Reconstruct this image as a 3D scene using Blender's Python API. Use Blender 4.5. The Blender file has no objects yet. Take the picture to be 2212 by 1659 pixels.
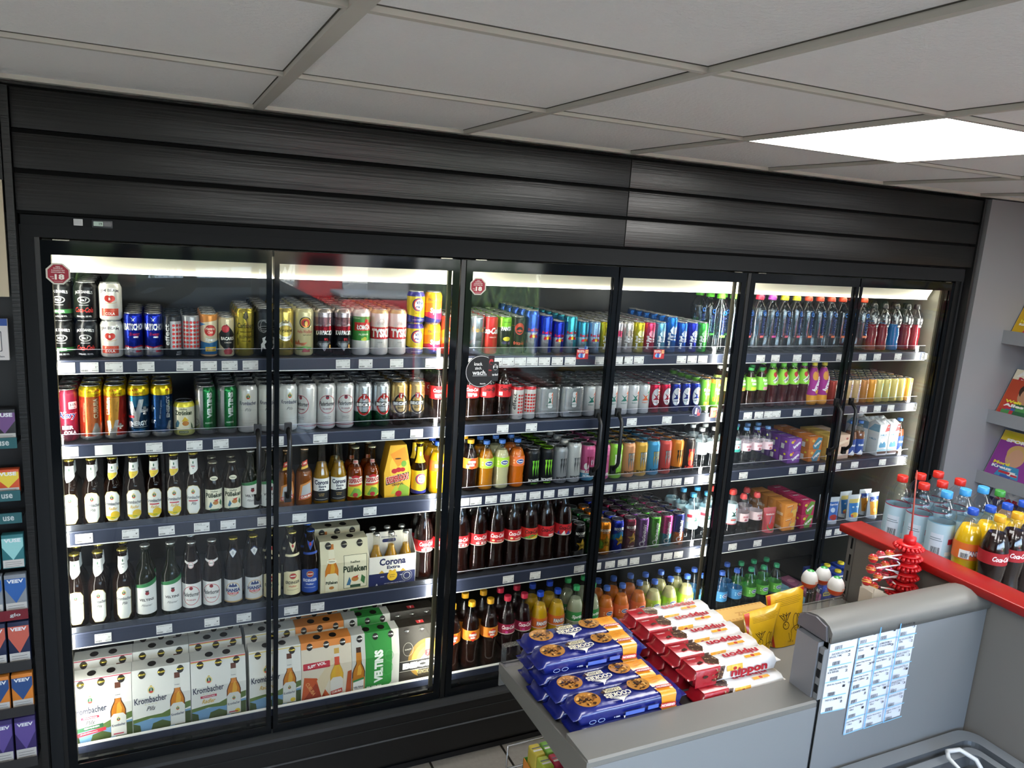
import bpy, bmesh, math, random
from mathutils import Vector, Matrix, Euler
random.seed(7)
PI=math.pi; FZ=1.95
SC=bpy.context.scene; COL=SC.collection
# ---------------------------------------------------------------- camera
CAM=bpy.data.cameras.new('camera'); CO=bpy.data.objects.new('camera',CAM); COL.objects.link(CO); SC.camera=CO
CAM.sensor_fit='HORIZONTAL'; CAM.sensor_width=36; CAM.lens=1643.34*36/2212; CAM.clip_start=.02
CP=Vector((.2904,-2.4248,.1007+FZ)); CE=Euler((math.radians(78.731),math.radians(-3.6427),math.radians(-24.4891)),'XYZ')
CO.location=CP; CO.rotation_euler=CE; CR=CE.to_matrix()
def unp(px,py,**k):
    """point where the sight line through a pixel of the photograph meets a plane of the room"""
    d=CR@Vector(((px-1106)/1643.34,-(py-829.5)/1643.34,-1)); a,v=list(k.items())[0]; i='xyz'.index(a)
    return CP+d*((v-CP[i])/d[i])
# ---------------------------------------------------------------- light and exposure
SC.view_settings.view_transform='Standard'; SC.view_settings.look='None'; SC.view_settings.exposure=0.58; SC.view_settings.gamma=1
SC.view_settings.use_curve_mapping=False
cy=SC.cycles; cy.use_denoising=True; cy.max_bounces=8; cy.diffuse_bounces=5; cy.glossy_bounces=3; cy.transmission_bounces=3
cy.transparent_max_bounces=18; cy.sample_clamp_indirect=8; cy.sample_clamp_direct=0; cy.caustics_reflective=False; cy.caustics_refractive=False; cy.blur_glossy=.5
W=bpy.data.worlds.new('sky'); SC.world=W; W.use_nodes=True; nt=W.node_tree; bg=nt.nodes['Background']
sky=nt.nodes.new('ShaderNodeTexSky'); sky.sky_type='HOSEK_WILKIE'; sky.sun_direction=Vector((.3,-.5,.75)).normalized(); sky.turbidity=4
nt.links.new(sky.outputs[0],bg.inputs[0]); bg.inputs[1].default_value=40
pl_=bpy.data.lights.new('window_portal','AREA'); pl_.shape='RECTANGLE'; pl_.size=4.3; pl_.size_y=1.8; pl_.cycles.is_portal=True
po=bpy.data.objects.new('window_portal',pl_); po.location=(1.75,-4.56,1.28); po.rotation_euler=(math.radians(90),0,0); COL.objects.link(po)
L_BAND=5.5; L_STRIP=62.0; L_PANEL=13.0
# ---------------------------------------------------------------- materials
def h2l(h):
    if not isinstance(h,str): return (*h,1)
    c=[int(h[i:i+2],16)/255 for i in (0,2,4)]
    return tuple((x/12.92 if x<=.04045 else ((x+.055)/1.055)**2.4) for x in c)+(1,)
MC={}
def M(col,kind='ink'):
    key=(col,kind)
    if key in MC: return MC[key]
    m=bpy.data.materials.new(kind+'_'+str(col)); m.use_nodes=True; n=m.node_tree; p=n.nodes['Principled BSDF']; out=n.nodes['Material Output']
    c=h2l(col); S=lambda k,v: p.inputs[k].__setattr__('default_value',v)
    if kind=='emi':
        n.nodes.remove(p); e=n.nodes.new('ShaderNodeEmission'); e.inputs[0].default_value=c; e.inputs[1].default_value=1; n.links.new(e.outputs[0],out.inputs[0])
    elif kind in('clr','glass','film'):
        n.nodes.remove(p); t=n.nodes.new('ShaderNodeBsdfTransparent'); g=n.nodes.new('ShaderNodeBsdfGlossy'); x=n.nodes.new('ShaderNodeMixShader'); lw=n.nodes.new('ShaderNodeMath'); fw=n.nodes.new('ShaderNodeLayerWeight'); fw.inputs[0].default_value=.5; pw=n.nodes.new('ShaderNodeMath'); pw.operation='POWER'; pw.inputs[1].default_value=5; lw.operation='MULTIPLY_ADD'; lw.inputs[1].default_value=.95; n.links.new(fw.outputs['Facing'],pw.inputs[0]); n.links.new(pw.outputs[0],lw.inputs[0])
        t.inputs[0].default_value=c; g.inputs[1].default_value={'clr':.09,'glass':.0,'film':.12}[kind]; lw.inputs[2].default_value={'clr':.05,'glass':.021,'film':.05}[kind]
        n.links.new(lw.outputs[0],x.inputs[0]); n.links.new(t.outputs[0],x.inputs[1]); n.links.new(g.outputs[0],x.inputs[2]); n.links.new(x.outputs[0],out.inputs[0])
    else:
        S('Base Color',c)
        r,me,sp={'ink':(.3,.35,.5),'met':(.27,.85,.5),'pap':(.55,0,.4),'pls':(.32,0,.5),'mat':(.8,0,.2),'gls':(.06,0,.14),'liq':(.12,0,.4),'sat':(.4,0,.5),'foil':(.28,.05,.5)}[kind]
        S('Roughness',r); S('Metallic',me); S('Specular IOR Level',sp)
        if kind=='foil':
            S('Coat Weight',.4)
            no=n.nodes.new('ShaderNodeTexNoise'); no.inputs['Scale'].default_value=34; no.inputs['Detail'].default_value=2; tc=n.nodes.new('ShaderNodeTexCoord'); b=n.nodes.new('ShaderNodeBump'); b.inputs['Strength'].default_value=.35; b.inputs['Distance'].default_value=.006
            n.links.new(tc.outputs['Object'],no.inputs['Vector']); n.links.new(no.outputs[0],b.inputs['Height']); n.links.new(b.outputs[0],p.inputs['Normal'])
        
    MC[key]=m; return m
def nodes_mat(name,col,rough,fn):
    m=bpy.data.materials.new(name); m.use_nodes=True; n=m.node_tree; p=n.nodes['Principled BSDF']; p.inputs['Base Color'].default_value=h2l(col); p.inputs['Roughness'].default_value=rough
    tc=n.nodes.new('ShaderNodeTexCoord'); fn(n,p,tc); return m
def _wood(n,p,tc):
    mp=n.nodes.new('ShaderNodeMapping'); mp.inputs['Scale'].default_value=(1.2,8,70); no=n.nodes.new('ShaderNodeTexNoise'); no.inputs['Scale'].default_value=2.2; no.inputs['Detail'].default_value=6; no.inputs['Distortion'].default_value=.5
    r=n.nodes.new('ShaderNodeValToRGB'); r.color_ramp.elements[0].position=.35; r.color_ramp.elements[1].position=.68; r.color_ramp.elements[0].color=h2l('090a0b'); r.color_ramp.elements[1].color=h2l('151515')
    b=n.nodes.new('ShaderNodeBump'); b.inputs['Strength'].default_value=.35; b.inputs['Distance'].default_value=.003
    L=n.links.new; L(tc.outputs['Object'],mp.inputs[0]); L(mp.outputs[0],no.inputs['Vector']); L(no.outputs[0],r.inputs[0]); L(r.outputs[0],p.inputs['Base Color']); L(no.outputs[0],b.inputs['Height']); L(b.outputs[0],p.inputs['Normal'])
def _tile(n,p,tc):
    no=n.nodes.new('ShaderNodeTexNoise'); no.inputs['Scale'].default_value=95; no.inputs['Detail'].default_value=3; no.inputs['Roughness'].default_value=.6
    b=n.nodes.new('ShaderNodeBump'); b.inputs['Strength'].default_value=.55; b.inputs['Distance'].default_value=.006; L=n.links.new
    L(tc.outputs['Object'],no.inputs['Vector']); L(no.outputs[0],b.inputs['Height']); L(b.outputs[0],p.inputs['Normal'])
def _floor(n,p,tc):
    mp=n.nodes.new('ShaderNodeMapping'); mp.inputs['Location'].default_value=(-1.207,-.077,0); br=n.nodes.new('ShaderNodeTexBrick'); br.offset=0; br.squash=1
    br.inputs['Scale'].default_value=1; br.inputs['Brick Width'].default_value=.303; br.inputs['Row Height'].default_value=.303; br.inputs['Mortar Size'].default_value=.005; br.inputs['Mortar Smooth'].default_value=.1
    br.inputs['Color1'].default_value=h2l('a49f97'); br.inputs['Color2'].default_value=h2l('9c978f'); br.inputs['Mortar'].default_value=h2l('2a2622')
    no=n.nodes.new('ShaderNodeTexNoise'); no.inputs['Scale'].default_value=60; mx=n.nodes.new('ShaderNodeMixRGB'); mx.blend_type='MULTIPLY'; mx.inputs[0].default_value=.25; L=n.links.new
    L(tc.outputs['Object'],mp.inputs[0]); L(mp.outputs[0],br.inputs['Vector']); L(tc.outputs['Object'],no.inputs['Vector']); L(br.outputs[0],mx.inputs[1]); L(no.outputs[0],mx.inputs[2]); L(mx.outputs[0],p.inputs['Base Color'])
MW=nodes_mat('charcoal_wood_decor','3a3a3b',.36,_wood); MT=nodes_mat('mineral_ceiling_tile','f1f0f0',.9,_tile); MF=nodes_mat('floor_tiles','9a9288',.35,_floor)
# ---------------------------------------------------------------- mesh building
class B:
    def __init__(s): s.v=[]; s.f=[]; s.i=[]; s.m=[]; s.sm=[]
    def mi(s,m):
        if m not in s.m: s.m.append(m)
        return s.m.index(m)
    def poly(s,pts,m,smooth=False):
        k=len(s.v); s.v+= [tuple(p) for p in pts]; s.f.append(tuple(range(k,k+len(pts)))); s.i.append(s.mi(m)); s.sm.append(smooth)
    def add(s,vs,fs,m,smooth=False):
        k=len(s.v); s.v+=[tuple(p) for p in vs]; j=s.mi(m)
        for f in fs: s.f.append(tuple(a+k for a in f)); s.i.append(j); s.sm.append(smooth)
    def box(s,a,b,m,c=0):
        x0,y0,z0=a; x1,y1,z1=b
        if c<=0:
            s.add([(x0,y0,z0),(x1,y0,z0),(x1,y1,z0),(x0,y1,z0),(x0,y0,z1),(x1,y0,z1),(x1,y1,z1),(x0,y1,z1)],[(0,3,2,1),(4,5,6,7),(0,1,5,4),(1,2,6,5),(2,3,7,6),(3,0,4,7)],m); return s
        bm=bmesh.new(); bmesh.ops.create_cube(bm,size=1)
        for v in bm.verts: v.co=Vector(((x0+x1)/2+v.co.x*(x1-x0),(y0+y1)/2+v.co.y*(y1-y0),(z0+z1)/2+v.co.z*(z1-z0)))
        bmesh.ops.bevel(bm,geom=bm.edges[:],offset=c,segments=2,affect='EDGES',profile=.5)
        s.bm(bm,m,True); return s
    def bm(s,bm,m,smooth=False):
        bm.verts.index_update(); s.add([v.co[:] for v in bm.verts],[[v.index for v in f.verts] for f in bm.faces],m,smooth); bm.free()
    def lathe(s,prof,m,n=28,cx=0,cy=0,sq=None):
        """prof: list of (radius,z); m: material or list per segment"""
        k=len(s.v); 
        for r,z in prof:
            for j in range(n):
                t=2*PI*j/n; ca,sa=math.cos(t),math.sin(t)
                q=1.0
                if sq: e=sq; q=1/((abs(ca)**e+abs(sa)**e)**(1/e))
                s.v.append((cx+r*q*ca,cy+r*q*sa,z))
        for i in range(len(prof)-1):
            mm=m[i] if isinstance(m,(list,tuple)) else m; mi=s.mi(mm)
            for j in range(n):
                a=k+i*n+j; b=k+i*n+(j+1)%n; s.f.append((a,b,b+n,a+n)); s.i.append(mi); s.sm.append(True)
        for i,end in ((0,0),(len(prof)-1,1)):
            if prof[i][0]>1e-4:
                ring=[k+i*n+j for j in range(n)]; s.f.append(tuple(ring if end else ring[::-1])); mm=m[min(i,len(prof)-2)] if isinstance(m,(list,tuple)) else m; s.i.append(s.mi(mm)); s.sm.append(False)
        return s
    def tube(s,pts,r,m,n=8,caps=True):
        pts=[Vector(p) for p in pts]; k=len(s.v); mi=s.mi(m); up=None
        for i,p in enumerate(pts):
            d=(pts[min(i+1,len(pts)-1)]-pts[max(i-1,0)]).normalized()
            u=d.orthogonal().normalized() if up is None else (up-d*up.dot(d)).normalized(); up=u; w=d.cross(u)
            rr=r[i] if isinstance(r,(list,tuple)) else r
            for j in range(n): a=2*PI*j/n; s.v.append(tuple(p+(u*math.cos(a)+w*math.sin(a))*rr))
        for i in range(len(pts)-1):
            for j in range(n): a=k+i*n+j; b=k+i*n+(j+1)%n; s.f.append((a,b,b+n,a+n)); s.i.append(mi); s.sm.append(True)
        if caps:
            s.f.append(tuple(k+j for j in range(n))[::-1]); s.i.append(mi); s.sm.append(False); e=k+(len(pts)-1)*n
            s.f.append(tuple(e+j for j in range(n))); s.i.append(mi); s.sm.append(False)
        return s
    def prism(s,poly,axis,a,b,m,smooth=False):
        """extrude a 2D polygon along an axis from a to b; poly in the two other axes in order"""
        n=len(poly)
        def P(q,t): return {'x':(t,q[0],q[1]),'y':(q[0],t,q[1]),'z':(q[0],q[1],t)}[axis]
        vs=[P(q,a) for q in poly]+[P(q,b) for q in poly]; fs=[tuple(range(n))[::-1],tuple(range(n,2*n))]
        s.add(vs,fs,m); s.add(vs,[(i,(i+1)%n,(i+1)%n+n,i+n) for i in range(n)],m,smooth); return s
    def mesh(s,name):
        me=bpy.data.meshes.new(name); me.from_pydata(s.v,[],s.f)
        for m in s.m: me.materials.append(m)
        me.polygons.foreach_set('material_index',s.i); me.polygons.foreach_set('use_smooth',s.sm); me.update(); return me
    def build(s,name,parent=None,loc=(0,0,0),rz=0,**kw):
        o=bpy.data.objects.new(name,s.mesh(name)); COL.objects.link(o); o.location=loc; o.rotation_euler=(0,0,rz) if not isinstance(rz,(tuple,Euler)) else rz
        if parent is not None: o.parent=parent
        for k,v in kw.items(): o[k]=v
        return o
def empty(name,loc=(0,0,0),rz=0):
    o=bpy.data.objects.new(name,None); COL.objects.link(o); o.location=loc; o.rotation_euler=(0,0,rz) if not isinstance(rz,(tuple,Euler)) else rz; o.empty_display_size=.05; return o
LABELS={}
def tag(o,label,cat,group=None):
    n=len(label.split()); 
    if not 4<=n<=16: print('LABELLEN',n,label)
    if label in LABELS: print('DUPLABEL',label)
    LABELS[label]=1; o['label']=label; o['category']=cat
    if group: o['group']=group
    return o
def struct(b,name,parent=None,**kw):
    o=b.build(name,parent,**kw)
    if parent is None: o['kind']='structure'
    return o
# ---------------------------------------------------------------- flat artwork (2D, millimetres) that gets wrapped on a surface
TXT={}
def text2d(s,bold,sh):
    key=(s,bold,sh)
    if key in TXT: return TXT[key]
    c=bpy.data.curves.new('t','FONT'); c.body=s; c.offset=bold; c.shear=sh; c.resolution_u=2; c.fill_mode='FRONT'; c.dimensions='2D'
    o=bpy.data.objects.new('t',c); me=o.to_mesh(); vs=[(v.co.x,v.co.y) for v in me.vertices]; fs=[tuple(p.vertices) for p in me.polygons]; o.to_mesh_clear()
    bpy.data.objects.remove(o); bpy.data.curves.remove(c)
    if not vs: vs=[(0,0),(1,0),(0,1)]; fs=[(0,1,2)]
    x0=min(v[0] for v in vs); x1=max(v[0] for v in vs); y0=min(v[1] for v in vs); y1=max(v[1] for v in vs)
    vs=[((x-x0)/(x1-x0)-.5,(y-y0)/(y1-y0)-.5) for x,y in vs]; TXT[key]=(vs,fs,(x1-x0)/(y1-y0)); return TXT[key]
def xf(pts,cx,cy,rot):
    c,s=math.cos(math.radians(rot)),math.sin(math.radians(rot)); return [(cx+x*c-y*s,cy+x*s+y*c) for x,y in pts]
def T(s,cx,cy,w,h,col,rot=0,sh=0,b=.02,arc=0):
    vs,fs,_=text2d(s,b,sh); p=[(x*w,y*h+ (arc*(.25-x*x)*4 if arc else 0)) for x,y in vs]
    return (xf(p,cx,cy,rot),fs,col)
def R(x0,y0,x1,y1,col,rot=0):
    cx,cy=(x0+x1)/2,(y0+y1)/2; w,h=(x1-x0)/2,(y1-y0)/2; return (xf([(-w,-h),(w,-h),(w,h),(-w,h)],cx,cy,rot),[(0,1,2,3)],col)
def E(cx,cy,rx,ry,col,n=26,rot=0,a0=0,a1=360):
    full=a1-a0>=360; k=n if full else n+1
    return (xf([(rx*math.cos(math.radians(a0+(a1-a0)*i/n)),ry*math.sin(math.radians(a0+(a1-a0)*i/n))) for i in range(k)],cx,cy,rot),[tuple(range(k))],col)
def P(pts,col): return (list(pts),[tuple(range(len(pts)))],col)
def O(cx,cy,rx,ry,th,col,n=30,a0=0,a1=360):
    v=[];f=[]
    for i in range(n+1):
        t=math.radians(a0+(a1-a0)*i/n); v+= [(cx+rx*math.cos(t),cy+ry*math.sin(t)),(cx+(rx-th)*math.cos(t),cy+(ry-th)*math.sin(t))]
    for i in range(n): f.append((2*i,2*i+2,2*i+3,2*i+1))
    return (v,f,col)
def STAR(cx,cy,r,col,k=.42,n=5,rot=0): return P(xf([((r if i%2==0 else r*k)*math.sin(PI*i/n),(r if i%2==0 else r*k)*math.cos(PI*i/n)) for i in range(2*n)],cx,cy,rot),col)
def RR(x0,y0,x1,y1,r,col):
    pts=[]
    for cx,cy,a in ((x1-r,y1-r,0),(x0+r,y1-r,90),(x0+r,y0+r,180),(x1-r,y0+r,270)):
        for i in range(5): t=math.radians(a+22.5*i); pts.append((cx+r*math.cos(t),cy+r*math.sin(t)))
    return P(pts,col)
def BAR(cx,cy,w,h,col='222222',n=9): # bar code
    v=[];f=[];rnd=random.Random(int(cx*7+cy*3)); x=-w/2
    while x<w/2:
        t=w/n*rnd.uniform(.25,.7); k=len(v); v+=[(cx+x,cy-h/2),(cx+x+t,cy-h/2),(cx+x+t,cy+h/2),(cx+x,cy+h/2)]; f.append((k,k+1,k+2,k+3)); x+=t+w/n*rnd.uniform(.3,.6)
    return (v,f,col)
def decal(bld,elems,mapf,kind='ink',cu=None,cv=None,clip=None,smooth=True,z0=0):
    """lay flat shapes on a surface: cu/cv cut spacing, mapf(u,v,layer)->point"""
    for li,(vs,fs,col) in enumerate(elems):
        bm=bmesh.new(); bv=[bm.verts.new((x,y,0)) for x,y in vs]
        for f in fs:
            try: bm.faces.new([bv[i] for i in f])
            except ValueError: pass
        if not bm.faces: bm.free(); continue
        def cut(co,no,**k): bmesh.ops.bisect_plane(bm,geom=bm.verts[:]+bm.edges[:]+bm.faces[:],dist=1e-5,plane_co=co,plane_no=no,**k)
        if clip:
            x0,y0,x1,y1=clip
            xs=[v[0] for v in vs]; ys=[v[1] for v in vs]
            if min(xs)<x0: cut((x0,0,0),(-1,0,0),clear_outer=True)
            if max(xs)>x1: cut((x1,0,0),(1,0,0),clear_outer=True)
            if min(ys)<y0: cut((0,y0,0),(0,-1,0),clear_outer=True)
            if max(ys)>y1: cut((0,y1,0),(0,1,0),clear_outer=True)
        if not bm.faces: bm.free(); continue
        xs=[v.co.x for v in bm.verts]; ys=[v.co.y for v in bm.verts]
        if cu:
            k=math.floor(min(xs)/cu)+1
            while k*cu<max(xs): cut((k*cu,0,0),(1,0,0)); k+=1
        if isinstance(cv,(list,tuple)):
            for y in cv:
                if min(ys)<y<max(ys): cut((0,y,0),(0,1,0))
        elif cv:
            k=math.floor(min(ys)/cv)+1
            while k*cv<max(ys): cut((0,k*cv,0),(0,1,0)); k+=1
        bmesh.ops.triangulate(bm,faces=[f for f in bm.faces if len(f.verts)>4])
        for v in bm.verts: v.co=Vector(mapf(v.co.x,v.co.y,li+z0))
        bmesh.ops.recalc_face_normals(bm,faces=bm.faces[:]) if False else None
        kd=kind
        if isinstance(col,tuple): col,kd=col
        bld.bm(bm,M(col,kd),smooth)
# ================================================================ the room
ZC=.395+FZ
X0,X1,Y0,Y1=-1.6,4.32,-4.5,.72
struct(B().box((X0-.1,Y0-.1,-.1),(X1+.1,Y1+.1,0),MF),'floor')
cb=B(); cb.box((X0-.1,Y0-.1,ZC+.012),(X1+.1,Y1+.1,ZC+.06),MT); ceil=struct(cb,'ceiling')
WH=M('c4c0b8','sat'); RV_SHADE=M('55524c','mat')  # second colour: dark strips beside the bars, painting in the tile gap shadow
g=B()
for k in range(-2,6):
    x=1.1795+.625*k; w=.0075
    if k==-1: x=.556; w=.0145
    g.box((x-w,Y0,ZC),(x+w,-.055,ZC+.0125),WH); g.box((x-w-.0022,Y0,ZC+.0105),(x+w+.0022,-.055,ZC+.0125),RV_SHADE)
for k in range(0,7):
    y=-.64-.625*k; g.box((X0,y-.0075,ZC+.0015),(X1,y+.0075,ZC+.0125),WH); g.box((X0,y-.0095,ZC+.0105),(X1,y+.0095,ZC+.0125),RV_SHADE)
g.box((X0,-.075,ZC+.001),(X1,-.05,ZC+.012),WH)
g.build('ceiling_grid',ceil)
# ceiling light panels: one in view, others unseen, last few added for brightness
lp=M((1,.985,.95),'emi'); lp.node_tree.nodes['Emission'].inputs[1].default_value=L_PANEL
for i,(kx,ky) in enumerate([(1,0),(-2,2),(1,3),(3,3),(4,1),(-1,4),(4,4),(5,3)]):
    x=1.1795+.625*kx; y=-.64-.625*ky; t=empty('ceiling_light',(x+.3125,y-.3125,ZC+.004))
    B().box((-.302,-.302,0),(.302,.302,.006),lp).build('light_panel',t)
    B().box((-.306,-.306,.006),(.306,.306,.007),WH).build('frame',t)
    tag(t,['square white ceiling light panel glowing above the cooler','square ceiling light panel above the left aisle','square ceiling light panel near the shop front','square ceiling light panel near the shop front corner','square ceiling light panel close to the magazine wall','unseen ceiling light panel added at the shop window','unseen ceiling light panel added at the window corner','unseen ceiling light panel added beside the right wall'][i],'ceiling light','ceiling light panels')
BK=M('0b0c0d','mat'); GW=M('808184','sat'); WL=M('e2ddd4','sat'); WFR=M('4a4642','sat')
struct(B().box((X0-.1,Y1,0),(X1+.1,Y1+.1,ZC+.05),BK),'wall_back')
struct(B().box((X0-.1,Y0,0),(X0,Y1,ZC+.05),WL),'wall_left')
struct(B().box((X1,Y0,0),(X1+.1,Y1,ZC+.05),GW),'wall_right')
wf=B(); wf.box((X0-.1,Y0-.1,0),(X1+.1,Y0,.35),WFR).box((X0-.1,Y0-.1,2.2),(X1+.1,Y0,ZC+.05),WFR).box((X0-.1,Y0-.1,.35),(-.4,Y0,2.2),WFR).box((3.9,Y0-.1,.35),(X1+.1,Y0,2.2),WFR)
struct(wf,'wall_front')
w=B(); FR=M('3c4044','sat')
for x in (-.4,1.02,2.44,3.84): w.box((x,Y0-.08,.35),(x+.06,Y0-.02,2.2),FR)
w.box((-.4,Y0-.08,.35),(3.9,Y0-.02,.41),FR).box((-.4,Y0-.08,2.14),(3.9,Y0-.02,2.2),FR); wn=struct(w,'window_1')
# grey wall panel right of the cooler and the dark cladding above it
struct(B().box((3.79,-.055,0),(X1,.0,ZC-.004),GW),'trim_1')
cl=B(); cl.box((-.3,-.004,2.018),(3.79,.03,ZC-.002),BK); clad=struct(cl,'wall_cladding')
CB=M('070707','mat')
rows=[(2.233,2.332),(2.133,2.222),(2.026,2.121)]
for a,b in rows:
    for x0,x1 in ((-.044,1.8255),(1.8275,3.752)):
        B().box((0,0,0),(x1-x0,.018,b-a),MW,.0012).build('cladding_board',clad,loc=(x0,-.040,a))
sb=B()
for z in (2.2275,2.127):
    for x in (.02,.9,1.75,1.9,2.8,3.6): sb.lathe([(0,0),(.004,0),(.004,.002),(0,.002)],M('1a1a1a','sat'),8)
B().box((3.757,-.045,1.0),(3.772,0,ZC-.004),M('1c1c1d','sat')).build('edge_strip',clad)
B().box((-.064,-.05,0),(-.046,.02,ZC-.012),MW).build('side_post',clad)
# ================================================================ the drinks cooler
cool=empty('drinks_cooler',(0,0,0)); tag(cool,'long black six-door glass drinks cooler built into the dark clad wall','cooler')
FB=M('1d1f21','mat'); FB2=M('0b0c0d','sat'); BG=M('0c0d0f','gls')
EN=3.7098
f=B()
f.box((-.04,-.012,1.99),(3.752,.03,2.016),FB)
f.box((-.04,-.014,1.958),(3.752,.03,1.99),FB)       # header
f.box((-.044,-.012,.09),(-.012,.05,1.99),FB).box((-.012,-.004,.30),(0,.05,1.958),FB2)
f.box((EN,-.004,.30),(EN+.03,.05,1.958),FB2).box((EN+.03,-.012,.09),(3.752,.05,1.99),FB)
f.box((-.04,-.028,.291),(3.752,.03,.303),M('3a3c3e','sat'))   # ledge
f.box((-.04,-.02,.197),(3.752,.03,.289),M('0d0d0e','sat')).box((-.04,-.0225,.250),(3.752,-.02,.2515),M('2b2d2e','sat')).box((-.04,-.024,.1925),(3.752,.03,.196),M('55575a','sat'))
f.box((-.04,-.015,.09),(3.752,.03,.192),M('0c0c0d','sat')); f.box((-.04,.055,0),(3.752,.08,.09),M('0a0a0a','sat')).box((-.04,.05,0),(3.752,.055,.022),M('1f2022','sat'))
for i,x in enumerate((1.2116,2.4503)): f.box((x+.004,-.002,.309),(x+.020,.05,1.95),FB2)
f.build('frame',cool)
ins=B(); IN=M('08090a','sat')
ins.box((-.02,.60,.28),(EN+.02,.62,1.95),IN).box((-.02,.05,1.93),(EN+.02,.62,1.95),M('c9c5b8','sat')).box((-.03,.05,.28),(-.012,.62,1.95),M('55534b','sat')).box((EN+.012,.05,.28),(EN+.03,.62,1.95),M('55534b','sat')).box((-.02,.05,.28),(EN+.02,.62,.315),M('0f1012','gls'))
ins.build('interior',cool)
# lit canopy band behind the top of the doors
cp=B(); CW=M('e9e3d0','pap'); cp.prism([(.085,1.95),(.13,1.862),(.14,1.862),(.14,1.95)],'x',.0,EN,CW); can=cp.build('canopy',cool)
be=M((1,.95,.78),'emi'); be.node_tree.nodes['Emission'].inputs[1].default_value=L_BAND
B().box((.01,.122,1.857),(EN-.01,.137,1.8615),be).build('light_strip',can)
bf=M((1,.96,.82),'emi2') if False else None
# vertical LED profiles beside the doors: lit face turned inwards
se=M((1,.97,.86),'emi'); se.node_tree.nodes['Emission'].inputs[1].default_value=L_STRIP
PR=M('5f5846','sat')
for x,s in ((.006,1),(1.2000,-1),(1.2480,1),(2.4400,-1),(2.4870,1),(3.703,-1)):
    p=B(); p.prism([(x,.045),(x+s*.013,.045),(x+s*.015,.052),(x,.0600)],'z',.335,1.912,PR); o=p.build('light_profile',cool)
    q=B(); a=(x+s*.0105,.0548); b=(x+s*.0012,.0598); q.poly([(a[0],a[1],.34),(b[0],b[1],.34),(b[0],b[1],1.905),(a[0],a[1],1.905)] if s<0 else [(b[0],b[1],.34),(a[0],a[1],.34),(a[0],a[1],1.905),(b[0],b[1],1.905)],se); q.build('light_strip',o)
# header switch and thermometer
sw=B(); c=unp(169,480,y=-.014); sw.box((c.x-.011,-.019,c.z-.009),(c.x+.011,-.014,c.z+.009),M('c9cacb','pls'),.001).box((c.x-.008,-.021,c.z-.006),(c.x+.008,-.019,c.z+.006),M('b5b6b8','pls')); sw.build('switch',cool)
sw=B(); c=unp(221,484,y=-.014); sw.box((c.x-.026,-.017,c.z-.011),(c.x+.026,-.013,c.z+.011),M('303438','pls'),.002).box((c.x-.021,-.0185,c.z-.006),(c.x+.002,-.017,c.z+.006),M('a9c0b4','pls')).box((c.x+.004,-.0185,c.z-.006),(c.x+.021,-.017,c.z+.006),M('120f22','gls'))
decal(sw,[T('19',-4,0,7,7,'39453c')],lambda u,v,l:(c.x+u/1000,-.019-l*1e-4,c.z+v/1000),'pap'); sw.build('display',cool)
# doors
DX=[(0,.6025,'l'),(.6091,1.2116,'r'),(1.2356,1.8397,'l'),(1.8463,2.4503,'r'),(2.4743,3.0888,'l'),(3.0954,3.7098,'r')]
PB=M('101316','gls'); GL=M((.96,.975,.97),'glass'); DN=['first','second','third','fourth','fifth','sixth']
def sticker18(par,cx,cz):
    b=B(); oc=lambda r,col:(xf([(r*math.cos(PI/8+PI/4*i),r*math.sin(PI/8+PI/4*i)) for i in range(8)],0,0,0),[tuple(range(8))],col)
    decal(b,[oc(31.5,'cfcbbf'),oc(27,'9c2436'),T('TABAK-',0,19,12,3.2,'e6d6d2'),T('PRODUKTE',0,14.8,22,3.4,'e6d6d2'),T('E-ZIGARETTEN',0,9.4,31,3.4,'e6d6d2'),T('NIKOTINBEUTEL',0,4,33,3.4,'e6d6d2'),T('18',3,-8.5,23,15,'efe9e0',b=.04),T('NUR',-15,-8.5,8,2.8,'e6d6d2'),T('AB',-13,-13.5,6,2.8,'e6d6d2'),R(-11,-21,11,-20.3,'e6d6d2')],lambda u,v,l:(u/1000,-l*.00005,v/1000),'pap'); 
    return b.build('sticker',par,loc=(cx,-.0012,cz),label='red octagonal sticker with a white 18')
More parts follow.
